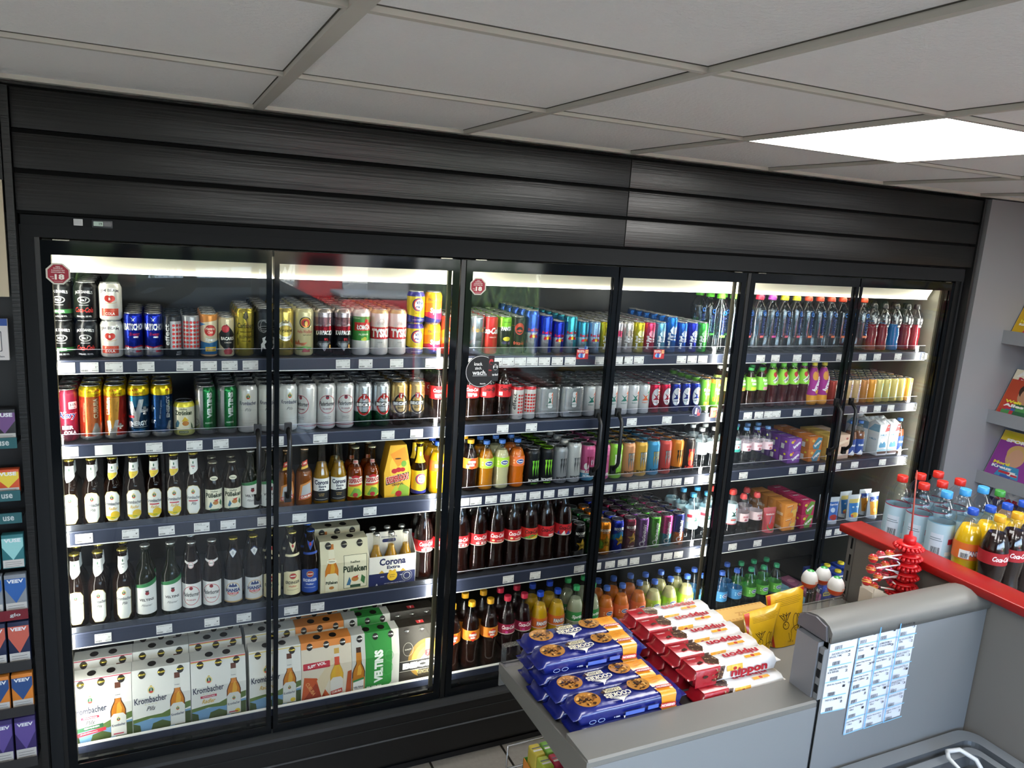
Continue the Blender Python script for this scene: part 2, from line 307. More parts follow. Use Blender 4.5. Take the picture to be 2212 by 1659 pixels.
for i,(a,b,h) in enumerate(DX):
    d=empty('cooler_door',(a,0,.309)); d.parent=cool; w=b-a; H=1.95-.309
    g=B(); g.box((.0005,.004,.0),(w-.0005,.020,H),GL); g.build('glass_pane',d)
    fr=B(); sl,sr=(.024,.016) if h=='l' else (.016,.024)
    if True:
        for y0,y1 in ((0,.0038),(.0202,.030)):
            fr.box((0,y0,0),(sl if y0==0 else .012,y1,H),PB).box((w-(sr if y0==0 else .012),y0,0),(w,y1,H),PB).box((sl,y0,H-.038),(w-sr,y1,H),PB).box((sl,y0,0),(w-sr,y1,.030),PB)
    fr.build('door_frame',d)
    hn=B(); hx=w-.043 if h=='l' else .043; z0,z1=1.168-.309,1.392-.309
    hn.box((hx-.011,-.012,z1-.012),(hx+.011,0,z1+.02),FB2).box((hx-.011,-.012,z0-.02),(hx+.011,0,z0+.012),FB2)
    hn.tube([(hx,-.006,z1+.004),(hx,-.034,z1-.022),(hx,-.040,z1-.034),(hx,-.040,z0+.034),(hx,-.034,z0+.022),(hx,-.006,z0-.004)],.0075,FB2,8)
    hn.build('handle',d)
    hg=B(); px=.05 if h=='l' else w-.05
    hg.box((px-.02,-.004,H+.001),(px+.02,.02,H+.0035),M('8c887c','met')); hg.build('hinge',d)
    if i==0: sticker18(d,.0395,1.861-.309)
    if i==2:
        sticker18(d,.0445,1.863-.309)
        s=B(); k=B(); 
        decal(k,[E(0,0,58,58,'0d0d0f',40),O(0,0,55.5,55.5,1.2,'f2f2f0',44),T('knack.',-10,27,31,12,'f2f2f0',b=.01),T('zisch.',-9,12,26,10,'f2f2f0',b=.01),T('wach.',-4,-4,54,17,'f2f2f0',b=.02),R(-30,-16,24,-15,'f2f2f0'),T('fritz-kola',10,-44,21,5,'f2f2f0'),
            RR(27,-20,50,56,4,'1c1c20'),RR(28,-18,49,54,3,'2a1416'),E(38.5,34,8,10,'b3262b'),E(38.5,30,6,5,'1b0f10'),T('fritz-k',38,4,16,5,'d03a3a'),RR(42,-36,68,34,4,'0b0b0d'),RR(43,-34,67,32,3,'1b1c1f'),E(55,15,9,11,'e8e8e6'),E(55,10,7,5,'16161a'),E(55,18,7,2,'16161a'),R(45,21,65,24,'0b0b0d'),T('tz-kol',55,-12,22,8,'f2f2f0')],lambda u,v,l:(u/1000,-l*.00005,v/1000),'pap')
        c=unp(1046,802,y=0); k.build('sticker',d,loc=(c.x-a-.014,-.0015,c.z-.309),label='round black sticker with white words and two drink cans')
# shelves
SZ=[1.605,1.350,1.076,.738,.32]; RH=[.040,.040,.046,.050,.03]
RL=nodes_mat('price_rail','2c3244',.28,lambda n,p,tc:None); ML=M('8e9094','met'); CLR=M((.93,.93,.96),'film'); LIP=M('d8d8d6','sat'); SH=M('26282c','sat')
TXTAG={}
ORD=['zeroth','first','second','third','fourth','fifth','sixth','seventh','eighth','ninth','tenth','eleventh','twelfth','thirteenth','fourteenth','fifteenth','sixteenth','seventeenth','eighteenth','nineteenth','twentieth']
modules=[(0.004,1.2325),(1.235,2.4695),(2.472,3.706)]
SHOBJ=[]
for si in range(5):
    z=SZ[si]; row=[]
    for mi_,(a,b) in enumerate(modules):
        s=empty('shelf',(0,0,0)); s.parent=cool
        pl=B()
        if si<4: pl.box((a,.1,z-.02),(b,.60,z-.001),SH)
        else: pl.box((a,.1,z-.03),(b,.60,z-.001),M('17181a','gls'))
        pl.build('shelf_board',s)
        r=B(); 
        if si<4:
            r.box((a,.088,z-RH[si]),(b,.098,z-.003),RL).box((a,.0865,z-RH[si]-.003),(b,.0985,z-RH[si]),LIP).box((a,.0865,z-.004),(b,.098,z-.002),M('4a5066','sat'))
            r.box((a,.0862,z-RH[si]),(a+.02,.0885,z-.004),ML).box((b-.02,.0862,z-RH[si]),(b,.0885,z-.004),ML)
        else: r.box((a,.088,z-.05),(b,.098,z+.022),RL).box((a,.0865,z+.022),(b,.0985,z+.0245),LIP)
        r.build('price_rail',s)
        if si<4:
            if mi_==0 and si in (2,3):
                q=B(); q.box((a,.091,z-.002),(b,.094,z+.018),M('5b5f6b','met')); q.build('front_riser',s)
            else:
                q=B(); q.box((a,.092,z-.002),(b,.0935,z+.030),CLR).box((a,.0915,z+.030),(b,.094,z+.0308),M('c4c4d2','sat')); q.build('front_riser',s)
        row.append(s)
    SHOBJ.append(row)
def price_tag(si,px,py,title,price,extra='EINWEG'):
    c=unp(px,py,y=.087); mi_=0 if c.x<1.2335 else 1 if c.x<2.4705 else 2; b=B(); t=title.split('|')
    e=[R(-23.5,-15,23.5,15,'dedddb')]
    if title:
        e+=[T(t[0],-21+min(40,len(t[0])*2.1)/2,11,min(40,len(t[0])*2.1),2.7,'4a4a4c',b=.012)]
        if len(t)>1: e+=[T(t[1],-21+min(38,len(t[1])*2.0)/2,6.8,min(38,len(t[1])*2.0),2.5,'4a4a4c',b=.012)]
        e+=[R(-21,.9,-12,1.5,'9a9a9a'),R(-21,-2.6,-9,-2.0,'9a9a9a'),T(price[0],16.5,.6,2.6,4.6,'3a3a3c',b=.015),T(price[1:],19.8,2.0,3.2,1.9,'3a3a3c'),R(7,-4.4,21,-4.0,'9a9a9a'),T(extra,14,-9.5,15,2.7,'4a4a4c',b=.012),BAR(-13,-9.5,16,5,'4d4d4f')]
    decal(b,e,lambda u,v,l:(u/1000,-l*.00005-.0005,v/1000),'pap'); b.box((-.0235,-.0003,-.015),(.0235,.0006,.015),M('dedddb','pap'))
    b.build('price_tag',SHOBJ[si][mi_],loc=(c.x,.087,SZ[si]-RH[si]/2-.0022-(.01 if si==4 else 0)),rz=(0,random.uniform(-.02,.02),0))
# ================================================================ products: shapes
KIND={}
def rad(prof,z):
    for (r0,z0),(r1,z1) in zip(prof,prof[1:]):
        if z0<=z<=z1 and z1>z0: return r0+(r1-r0)*(z-z0)/(z1-z0)
    return prof[0][0] if z<prof[0][1] else prof[-1][0]
def wrap(prof,rr): return lambda u,v,l: ((lambda r: (r*math.sin(u/rr)/1000,-r*math.cos(u/rr)/1000,v/1000))(rad(prof,v)+.12+.045*l))
def bandlathe(b,prof,base,bands,kind,n):
    zs=sorted({z for _,a,c,_ in [(0,*t) for t in bands] for z in (a,c)})
    pr=list(prof)
    for z in zs:
        for i in range(len(pr)-1):
            if pr[i][1]+1e-4<z<pr[i+1][1]-1e-4: pr.insert(i+1,(rad(prof,z),z)); break
    ms=[]
    for (r0,z0),(r1,z1) in zip(pr,pr[1:]):
        c=base; zm=(z0+z1)/2
        for a,e,col in bands:
            if a<=zm<=e: c=col
        ms.append(M(c[0],c[1]) if isinstance(c,tuple) else M(c,kind))
    b.lathe([(r/1000,z/1000) for r,z in pr],ms,n)
def reg(name,parts,r,h,short,desc,obj,cat,d=None):
    KIND[name]=dict(parts=[(n,b.mesh(n)) for n,b in parts],r=r/1000,h=h/1000,short=short,desc=desc,obj=obj,cat=cat,d=(d or 2*r)/1000)
def can(name,r,h,base,elems,short,desc,bands=(),kind='ink',obj='beer_can',lid='b9bbbd',inner='55585c',collar=None):
    big=r>29; lr=r*(.80 if big else .87); sh=15 if big else 8
    prof=[(r*.74,0),(r*.84,1.2),(r,7 if big else 5),(r,h-sh-2),(r*.985,h-sh+1),(lr+1.6,h-5),(lr+.6,h-3)]
    b=B(); bandlathe(b,prof,base,list(bands)+([(h-sh,h,collar)] if collar else []),kind,28)
    decal(b,elems,wrap(prof,r),kind,cu=6 if r>29 else 5,cv=[h-sh-2,h-sh+1,7],clip=(-r*2.9,2,r*2.9,h-4))
    l=B(); l.lathe([((lr+.6)/1000,(h-3)/1000),((lr+1.3)/1000,(h-1)/1000),((lr+.8)/1000,h/1000),((lr-.6)/1000,(h-.3)/1000),((lr-1.2)/1000,(h-3.4)/1000),(0.0,(h-3.2)/1000)],[M(lid,'met')]*4+[M(inner,'met')],24)
    decal(l,[E(0,2,lr*.34,lr*.5,(lid,'met'),14),E(0,5,lr*.18,lr*.14,('2d2f31','met'),10)],lambda u,v,k:(u/1000,v/1000,(h-2.6+k*.3)/1000),'met')
    reg(name,[('body',b),('lid',l)],r,h,short,desc,obj,'can')
def LN(r,h): return [(r*.8,0),(r*.97,h*.01),(r,h*.03),(r,h*.53),(r*.95,h*.57),(r*.8,h*.625),(r*.58,h*.68),(r*.46,h*.75),(r*.42,h*.86),(r*.40,h*.93),(r*.46,h*.935),(r*.46,h*.955),(r*.42,h*.96),(r*.42,h*.985)]
def EURO(r,h): return [(r*.8,0),(r*.97,h*.01),(r,h*.03),(r,h*.50),(r*.97,h*.58),(r*.82,h*.68),(r*.58,h*.80),(r*.44,h*.90),(r*.42,h*.93),(r*.47,h*.935),(r*.47,h*.96),(r*.42,h*.965),(r*.42,h*.985)]
def PET(r,h,w=0): return [(r*.62,0),(r*.9,h*.012),(r,h*.05),(r*(1-w*.5),h*.15),(r*(1-w),h*.25),(r*(1-w*.3),h*.36),(r,h*.42),(r,h*.60),(r*.96,h*.65),(r*.84,h*.72),(r*.62,h*.80),(r*.40,h*.88),(r*.36,h*.905),(r*.36,h*.93),(r*.36,h*.94)]
def bottle(name,prof,h,glass,short,desc,cap=('crown','c9cacc'),label=(),bands=(),drink=None,obj='beer_bottle',sq=None,gk=None,art2=None,n=26):
    r=max(p[0] for p in prof); b=B(); gm=M(*glass)
    b.lathe([(q/1000,z/1000) for q,z in prof],gm,n,sq=sq)
    parts=[('body',b)]
    if drink:
        col,fz,kd=drink; w=B(); ip=[(max(q-1.3,.1),max(z,1.5)) for q,z in prof if z<fz]; ip.append((max(rad(prof,fz)-1.3,.2),fz)); w.lathe([(q/1000,z/1000) for q,z in ip],M(col,kd),n,sq=sq); parts.append(('drink',w))
    ct,cc=cap[:2]; tr=prof[-1][0]; c=B()
    if ct=='crown': c.lathe([((tr+2.6)/1000,(h-6.5)/1000),((tr+2.2)/1000,(h-4)/1000),((tr+1)/1000,(h-.8)/1000),((tr*.7)/1000,h/1000)],M(cc,'met'),20)
    elif ct=='screw': c.lathe([((tr+1.2)/1000,(h*.935-2)/1000),((tr+1.6)/1000,(h*.935)/1000),((tr+1.6)/1000,(h-2)/1000),((tr+.6)/1000,h/1000)],M(cc,'pls'),20)
    else: c.lathe([((tr+3)/1000,(h-24)/1000),((tr+3.5)/1000,(h-22)/1000),((tr+3)/1000,(h-8)/1000),((tr+.8)/1000,(h-6)/1000),((tr-.5)/1000,(h-1)/1000),((tr-2)/1000,h/1000)],M(cc,'pls'),18)
    parts.append(('cap',c))
    if label or bands:
        lb=B()
        for a,e,col in bands:
            pr=[(rad(prof,a)+.15,a)]+[(q+.15,z) for q,z in prof if a<z<e]+[(rad(prof,e)+.15,e)]; k=col if isinstance(col,tuple) else (col,'pap')
            vs=[(q/1000,z/1000) for q,z in pr]; k0=len(lb.f); lb.lathe(vs,M(*k),n,sq=sq); 
            for _ in range(2): lb.f.pop(); lb.i.pop(); lb.sm.pop()
        p2=prof
        if sq:
            def mp(u,v,l):
                q=rad(prof,v)+.25+.045*l; t=-PI/2+u/r; ca,sa=math.cos(t),math.sin(t); k=1/((abs(ca)**sq+abs(sa)**sq)**(1/sq)); return (q*k*ca/1000,q*k*sa/1000,v/1000)
        else:
            w0=wrap(prof,r); mp=lambda u,v,l: w0(u,v,l+1)
        decal(lb,list(label),mp,'pap',cu=5,cv=[z for q,z in prof if z>h*.45],clip=(-r*2.9,0,r*2.9,h))
        parts.append(('label',lb))
    reg(name,parts,r,h,short,desc,obj,'bottle')
def carton(name,w,d,h,base,front=(),top=(),side=(),short='',desc='',obj='juice_carton',cat='carton',extra=None,kind='pap'):
    b=B(); b.box((-w/2000,-d/2000,0),(w/2000,d/2000,h/1000),M(base,kind),.0012)
    decal(b,list(front),lambda u,v,l:(u/1000,-d/2000-.0002-.00004*l,v/1000),kind,clip=(-w/2+1,1,w/2-1,h-1),smooth=False)
    decal(b,list(top),lambda u,v,l:(u/1000,v/1000,h/1000+.0002+.00004*l),kind,clip=(-w/2+1,-d/2+1,w/2-1,d/2-1),smooth=False)
    decal(b,list(side),lambda u,v,l:(-w/2000-.0002-.00004*l,-u/1000,v/1000),kind,clip=(-d/2+1,1,d/2-1,h-1),smooth=False)
    parts=[('box',b)]
    if extra: parts+=extra
    reg(name,parts,w/2,h,short,desc,obj,cat,d)
# ================================================================ products: artwork
C33,C50,SL,C25=(31.5,112),(31.5,160),(27,141),(25.5,128)
def crest(x,y,s=1): return [E(x,y,7*s,8*s,'d8c88a'),E(x,y-.5*s,4.6*s,5.8*s,'1e5a3c'),E(x,y-4.2*s,4*s,2.2*s,'c03030'),R(x-.6*s,y-3*s,x+.6*s,y+4*s,'e8e8e0'),E(x,y+8.5*s,2.4*s,1.6*s,'c8b060')]
# top shelf
def jd(g): return [T("JACK DANIEL'S",0,80,50,11,'e9e9e6',arc=3),O(0,60,17,10,1,'d8d8d4'),O(0,60,15,8.2,.6,'d8d8d4'),T('No.7',0,60,17,8,'e9e9e6',b=.03),T('TENNESSEE WHISKEY',0,45,26,2.4,'cfcfca')]+([R(-90,20,90,32,'2f6a35'),T('GINGER',0,26,30,7,'e8eee8',b=.03)] if g else [T('Coca-Cola',0,31,50,15,'c8322c',sh=.35,b=.02)])+[T('330ml e ALK. 10% VOL.',0,12,42,4.6,'e6e6e2')]
can('jd_ginger',*C33,'0e0f10',jd(1),'black ginger can','black and green whiskey ginger can',obj='mixed_drink_can')
can('jd_cola',*C33,'0e0f12',jd(0),'black cola can','black whiskey can with red script',obj='mixed_drink_can')
can('jb_new',*C33,'e9e6de',[T('JIM BEAM',0,86,52,11,'3c3844',arc=3,b=.01),E(-6,66,9,9,'c23a30'),E(6,66,9,9,'c23a30'),E(0,62,9,9,'c23a30'),T('B',0,65,5,8,'f2eee6'),O(0,56,20,5,1.2,'c9a050',a0=180,a1=360),R(-24,14,24,36,'c8452f'),T('KENTUCKY',0,31,38,5,'d2705a'),T('COLA',0,21,26,8,'f2eee6',b=.02)],'white cola can','white bourbon cola can with emblem',obj='mixed_drink_can',kind='ink')
can('jb_old',*C33,'e9e6de',[T('JIM BEAM',0,86,52,11,'3c3844',b=.01),E(0,62,10,10,'b8352f'),O(0,62,7.5,7.5,1,'f0e8dc'),T('B',0,62,3,5,'f0e8dc'),P([(-6,54),(-9,46),(-3,48),(0,44),(3,48),(9,46),(6,54)],'c8a45a'),T('BOURBON',0,38,30,5,'54505a'),R(-90,18,90,29,'b8352f'),T('& COLA',0,23.5,26,7,'f2eee6',b=.02)],'white bourbon can','white bourbon can with red band',obj='mixed_drink_can')
can('gorb',SL[0],136,'1c2fa8',[P([(-3,121),(0,117),(8,124),(2,116),(4,110),(0,113),(-4,110),(-2,116),(-8,124)],'dfe4f2'),T('GORBATSCHOW',-6,94,92,21,'eef0f5',b=.05),T('Energy',4,71,30,12,'b8304a',sh=.3,b=.02),R(0,61,14,65,'d8dce8'),P([(-85,0),(-85,30),(-40,26),(-25,37),(0,33),(22,38),(50,30),(85,36),(85,0)],'b8243a'),P([(-85,0),(-85,24),(-38,22),(-24,33),(0,30),(24,34),(50,26),(85,31),(85,0)],'b9bdc4'),R(6,17,24,22,'b8243a')],'blue energy can','deep blue vodka energy can',obj='mixed_drink_can',kind='met')
def dots(bg): return [(E(x*10.5+2,34+y*13,4.3,4.3,'c9332f',14)) for x in range(0,5) for y in range(6)]+[T('effect',-17,70,66,17,'1a1a1c' if bg else 'b8babc',rot=90,b=.01)]
can('effect_black',25.5,133,'1b1c1e',[R(-8,24,80,112,'b9babd')]+dots(0)+[R(-26,24,-8,112,'1b1c1e'),T('effect',-17,70,66,15,'c0c2c4',rot=90),T('VODKA',18,16,17,5,'b8babc'),T('ENERGY',18,9,19,5,'b8babc')],'black dotted can','black can with red dots',obj='mixed_drink_can',inner='202224',lid='3a3c3e')
can('effect_silver',25.5,133,'a9abae',[E(x*10.5-20,34+y*12.5,4.3,4.3,'c9332f',14) for x in range(0,6) for y in range(7)]+[T('VODKA',0,16,17,5,'3a3a3c'),T('ENERGY',0,9,19,5,'3a3a3c')],'silver dotted can','silver can with red dots',obj='mixed_drink_can',inner='202224',lid='3a3c3e',bands=[(0,26,'1f2022')])
can('havana',26,138,'e8dcbc',[P([(-80,100),(80,124),(80,136),(-80,136)],'d88a3a'),P([(-80,80),(-10,104),(-80,118)],'3f7fb8'),P([(-80,0),(80,0),(80,64),(0,44),(-80,60)],'2f6c9c'),P([(30,60),(80,66),(80,100),(40,90)],'d8a04a'),E(3,84,18,18,'c43a34'),T('Havana',3,90,28,9,'f2e6cc',b=.02),T('Club',3,79,16,8,'f2e6cc',b=.02),T('Spezi',4,54,32,13,'eef2f4',b=.03,sh=.1),R(-12,18,22,32,'d8b23a'),T('RUM & COLA MIX',5,27,26,3,'3a3a3c'),T('MIT COLA ORANGE',5,22,26,3,'3a3a3c'),R(-80,0,80,8,'d88a3a')],'cream striped can','cream can with red circle',obj='mixed_drink_can')
can('bacardi',24.5,128,'d9cba4',[P([(0,105),(30,70),(26,30),(4,14),(-22,40),(-28,72)],'17171a'),E(-4,90,12,12,'b8303a'),E(-4,90,8,8,'d04a50'),T('BACARDÍ',4,60,44,13,'f0ece2',b=.03),T('RUM & COLA',4,46,22,4,'d8d0c0'),P([(-10,20),(6,30),(20,18),(14,8),(-6,8)],'a8383a')],'cream rum can','cream rum can with black diamond',obj='mixed_drink_can')
can('elephant',30,157,'c4b340',[T('Carlsberg',2,98,58,22,'2e2c1c',sh=.1,b=.015),P([(0,146),(5,140),(9,126),(4,122),(3,112),(-2,120),(-8,124),(-6,138)],'3a3822'),R(-17,79,24,81,'3a3822'),T('ELEPHANT',4,64,46,9,'3a3822',b=.01),T('STRONG BEER',2,50,30,4,'5a5630')],'gold beer can','gold strong beer can, dark letters',kind='met')
can('black_line',30,157,'131416',[O(0,105,20,15,.8,'c8c8c8'),O(0,98,11,20,.8,'c8c8c8'),O(4,92,20,8,.8,'c8c8c8'),O(-4,98,16,18,.8,'a8a8a8'),P([(-5,60),(6,66),(3,54),(10,50),(2,40),(6,24),(-4,30),(-8,14),(-9,40),(-3,48)],'d0d0d0')],'black can','black can with white line drawing')
def halo(*a): return list(a)
can('warst',*C50,'cdb75c',[E(0,84,29,33,'ecebe4',34),O(0,84,25,29,.8,'b8a868'),E(0,84,23,19,'cdb860',30),T('Warsteiner',0,86,50,13,'33311f',b=.015),P([(-9,109),(-11,119),(-5,114),(0,122),(5,114),(11,119),(9,109)],'7a6f45'),T('LEIPZIG BERLIN',0,60,30,3.2,'8a8460'),T('PILSENER',0,24,38,7,'4a4630')],'gold pilsner can','gold pilsner can with white crest',kind='met')
can('paul_hefe',*C50,'d8cf9c',[E(-2+6,112,20,20,'1f1c1c',30),E(4,112,16.5,16.5,'d8a83a',26),E(4,111,14,13,'c8372f',24),E(3,110,8,9,'3a3020'),E(6,108,5,9,'d8b050'),T('PAULANER',4,129,22,4,'e8e0c0',arc=3),T('MÜNCHEN',4,94,16,3.4,'e8e0c0'),T('Hefe-Weißbier',4,82,54,11,'b8424a',b=.01),T('NATURTRÜB',10,71,28,5,'54503c'),P([(-34,40),(-30,52),(-24,44),(-18,56),(-14,44),(10,46),(0,36),(-30,34)],'b86a4a'),P([(-32,26),(0,34),(26,30),(24,22),(-28,20)],'6a9a52'),P([(-8,14),(0,28),(12,20),(18,26),(20,14)],'a84a50'),R(-30,34,-10,38,'d8b8a0')],'cream wheat beer can','cream wheat beer can, round badge')
def karp(): return [P([(-95,96),(-60,106),(-40,98),(-20,108),(0,100),(16,110),(30,99),(60,108),(95,98),(95,130),(-95,130)],'7a5a5e'),P([(-95,84),(-95,98),(-40,93),(-34,103),(-28,94),(-14,95),(-8,104),(0,94),(14,96),(20,103),(28,94),(60,96),(95,94),(95,84)],'8a1f2c'),T('KARPACKIE',0,77,60,15,'eeeeec',b=.04,arc=2),T('9%',6,56,14,9,'b8303a'),P([(-28,38),(0,20),(28,38),(20,50),(-20,50)],'55585c'),P([(-20,44),(0,16),(20,44)],'8f9296'),E(20,34,8,10,'3a2a20'),E(20,32,4,7,'d8a860')]
can('karpackie',*C50,'222326',karp(),'dark red beer can','dark red and black beer can',bands=[(100,160,'9a9094'),(84,100,'7c1a28')],kind='met',collar='c3b6ae')
can('lomza',*C50,'3d8a3a',[R(-26,86,60,114,'c92c26'),R(-26,116,60,132,'3d8a3a'),T('ŁOMŻA',8,100,50,21,'f2f2ee',b=.05),T('PILSENER',8,73,34,6,'d9e8c8'),E(12,58,7,7,'c8c24a'),E(4,56,5,5,'a8c84a'),T('BEZ GRANIC',-20,128,30,5,'a8d8a0'),P([(10,118),(14,128),(20,120),(24,126),(24,116),(10,114)],'c92c26')],'green and red can','green, red and white beer can',bands=[(0,52,'dcdcd8'),(134,160,'dcdcd8')])
can('tyskie',*C50,'dedcd8',[R(-98,58,98,98,'c2282c'),R(-98,98,98,99.2,'e8c8a0'),R(-98,57,98,58,'8a1a1e'),T('TYSKIE',6,78,76,30,'f4f2ee',b=.06),O(4,118,9,9,1,'a8a6a0'),T('GRONIE',0,112,24,10,'b8b6b0',sh=.2),T('LAGER BEER',0,46,18,4,'8a8884'),O(0,30,18,12,.8,'c4c2be')],'white beer can','white beer can with red band',kind='ink',collar='c9b88a')
can('vitamalz',*C33,'e3c62c',[P([(-95,0),(95,0),(95,26),(20,20),(-30,28),(-95,40)],'2a2f7c'),E(0,66,23,23,'3a2a6c',30),E(1,66,20,20,'c8482c',28),E(3,66,17,18,'e8e6e2',28),T('Vita',3,73,24,11,'23306c',sh=.2,b=.04),T('malz',3,59,28,10,'23306c',sh=.2,b=.04),T('DAS ORIGINAL',2,36,26,4,'6a5a1a'),T('ALKOHOLFREIES MALZGETRÄNK',4,13,50,3,'c8c8dc')],'yellow malt drink can','yellow malt can with round badge',bands=[(94,112,'3a3488')],obj='soda_can')
can('spezi',*C33,'e8a41c',[P([(-95,62),(95,88),(95,40),(-95,46)],'e07a2a'),P([(-95,0),(95,0),(95,50),(0,44),(-95,30)],'c8305c'),P([(-95,0),(95,0),(95,10),(10,16),(-95,34)],'2c2a6c'),T('PAULANER',0,84,48,10,'3a3458',b=.005),T('Spezi',6,44,44,24,'f4f0ec',b=.04)],'orange cola mix can','orange and pink cola mix can',obj='soda_can')
def mezzo(y): return [P([(-14,y+4),(0,y+18),(16,y+8),(18,y-10),(0,y-26),(-20,y-8)],'d03a22'),T('mezzo',0,y+2,30,10,'f4f2ee',b=.05),T('mix',0,y-9,20,10,'f4f2ee',b=.05)]
can('mezzo_can',SL[0],141,'d8452a',[P([(-80,70),(0,100),(80,60),(80,30),(0,50),(-80,20)],'e89a2a')]+mezzo(78)+[R(-24,16,10,30,'c83030')],'orange mezzo can','orange and red cola mix can',obj='soda_can')
def cola_t(y,w,c): return [T('Coca-Cola',2,y,w,w*.34,c,sh=.35,b=.03)]
can('cola_vanilla_can',*SL,'9aa2b0',cola_t(92,54,'c8a440')+[R(-16,52,14,54,'3a3a3c'),T('VANILLA TASTE',2,60,26,4,'3c4044'),P([(-80,0),(20,0),(60,40),(60,60),(10,20),(-80,20)],'6a7484')],'silver cola can','silver blue cola can with gold script',obj='soda_can',kind='met')
can('cola_can',*SL,'c8202a',[T('Cola',10,88,38,24,'f4eeee',sh=.35,b=.04),T('Coca-',-26,88,36,24,'f4eeee',sh=.35,b=.04),T('ORIGINAL TASTE',0,64,32,4,'e8c8c8')],'red cola can','bright red cola can, white script',obj='soda_can')
can('fanta_can',*SL,'17181e',[T('FANTA',0,96,46,15,'f4f6fa',b=.06),E(0,58,15,8,'d8c83a'),E(-10,44,10,6,'3a2a5c'),E(12,42,8,5,'5a3a7c'),T('ZERO SUGAR',0,120,30,4,'2a3a12')],'green and black can','green topped black lemonade can',bands=[(100,141,'7cc42a')],obj='soda_can')
def fritz(y,s=1): return [E(0,y,19*s,22*s,'c8372f'),E(0,y-5,13*s,13*s,'1c1414'),E(-6*s,y+2,5*s,2.5*s,'1a1414'),E(6*s,y+2,5*s,2.5*s,'1a1414'),P([(-14*s,y-8),(0,y-2),(14*s,y-8),(0,y-13)],'c8372f')]
can('fritz_can',*SL,'1b1c1f',fritz(96)+[R(-90,106,-19,107,'c8372f'),T('fritz-kola',8,42,60,13,'c8453a',b=.02)],'black cola can','black cola can with red faces',obj='soda_can')
def rb(nm,r,h,c1,c2,sh,desc,bg='b9bec6'):
    k=h/128
    can(nm,r,h,bg,[P([(-90,h*.5),(-8,h*.5),(-8,h),(-90,h)],c1),P([(-8,h*.42),(14,h*.95),(-8,h)],c1),P([(4,0),(26,0),(26,h*.5),(6,h*.44)],c1),P([(26,0),(90,0),(90,h),(22,h),(26,h*.45)],c2),P([(-90,0),(-30,0),(-26,h*.45),(-90,h*.45)],c2),T('Red Bull',2,h*.56,46,11,'c41e3a',b=.04),E(2,h*.42,6,6,'e8b82a',16),P([(-16,h*.40),(-8,h*.46),(0,h*.43),(-4,h*.38),(-12,h*.37)],'c8283a'),P([(20,h*.40),(12,h*.46),(4,h*.43),(8,h*.38),(16,h*.37)],'c8283a')],sh,desc,kind='met',obj='energy_drink_can',bands=[(h*.5,h,c1)])
rb('rb473',30.5,165,'3357b8','2f4ea8','tall blue energy can','tall silver and blue energy can')
rb('rb355',27.5,147,'2a48c0','2444b4','blue energy can','medium blue and silver energy can')
rb('rb250',25.5,126,'1c2fa0','1e349c','small blue energy can','small dark blue energy can')
rb('rbs355',27.5,147,'3f9cae','7fb8d4','teal energy can','medium teal energy can','a8c8d8')
rb('rbs250',25.5,127,'3f94b0','86bcd6','small teal energy can','small teal and silver energy can','a8ccdc')
rb('rbc250',25.5,127,'8fb4dc','a8c4e0','pale blue energy can','small pale blue energy can','b8cce4')
def rbe(nm,c,c2,t,sh,desc,r=25.5,h=127,kd='met'):
    can(nm,r,h,c,[P([(-14,h*.62),(-2,h*.74),(10,h*.68),(24,h*.82),(24,h*.6),(10,h*.5),(-6,h*.54)],c2),T('THE',2,h*.53,9,4,'eef0f4'),T(t,4,h*.45,26,8,'eef0f4',b=.01),T('EDITION',4,h*.37,24,5,'eef0f4'),T('Red Bull',-15,h*.34,h*.42,11,'f2f2f4',rot=90,b=.04)],sh,desc,kind=kd,obj='energy_drink_can')
rbe('rbe_pink0','d8d4d8','c83a64','PEACH','pale pink energy can','silver pink energy can'); rbe('rbe_white','d9d4ce','a89a90','WHITE','white energy can','white edition energy can'); rbe('rbe_yellow','d8cc2c','e8e2a0','YELLOW','yellow energy can','bright yellow energy can')
rbe('rbe_pink','d83c66','e890a4','PINK','pink energy can','bright pink energy can'); rbe('rbe_sky','6fb2d8','b4d8ec','ICE','light blue energy can','light blue energy can'); rbe('rbe_sea','1f6cc4','b8c8e4','SEA','tall blue edition can','tall bright blue energy can',27.5,150)
rbe('rbe_sea2','2a66cc','b4c4e8','SEA','small blue edition can','small bright blue energy can'); rbe('rbe_dark','2432b0','c4cae8','BLUE','indigo energy can','dark indigo energy can'); rbe('rbe_green','46b84c','8ad88a','GREEN','green energy can','bright green energy can')
def act(nm,cap,sub,sh,desc):
    h=252; r=35; p=[(r*.7,0),(r*.92,4),(r,14),(r*.98,70),(r,90),(r,178),(r*.97,186),(r*.5,214),(r*.42,222),(r*.42,232)]
    bottle(nm,p,h,(( .90,.93,.95),'clr'),sh,desc,('sport',cap),[P([(-60,62),(60,62),(60,130),(30,168),(6,150),(-20,166),(-60,130)],((.78,.87,.95),'film')),P([(-30,62),(20,62),(14,110),(-6,140),(-30,120)],((.85,.92,.97),'film')),T('ACTIVE',6,112,78,17,'142a68',rot=90,b=.05),O(6,168,9,9,3.4,'1c74d0'),T('2',18,163,5,8,'1c74d0',b=.05),R(-8,64,26,73,sub)],obj='water_bottle',n=20)
act('act_green','63c832','6ac04a','green capped water bottle','clear flavoured water bottle, green cap'); act('act_red','d83050','d86a6a','pink capped water bottle','clear flavoured water bottle, pink cap'); act('act_purple','b84cc0','c84a90','purple capped water bottle','clear flavoured water bottle, purple cap')
act('act_yellow','dcd82c','c8586a','yellow capped water bottle','clear flavoured water bottle, yellow cap'); act('act_orange','dc4a28','d8704a','orange capped water bottle','clear flavoured water bottle, orange cap')
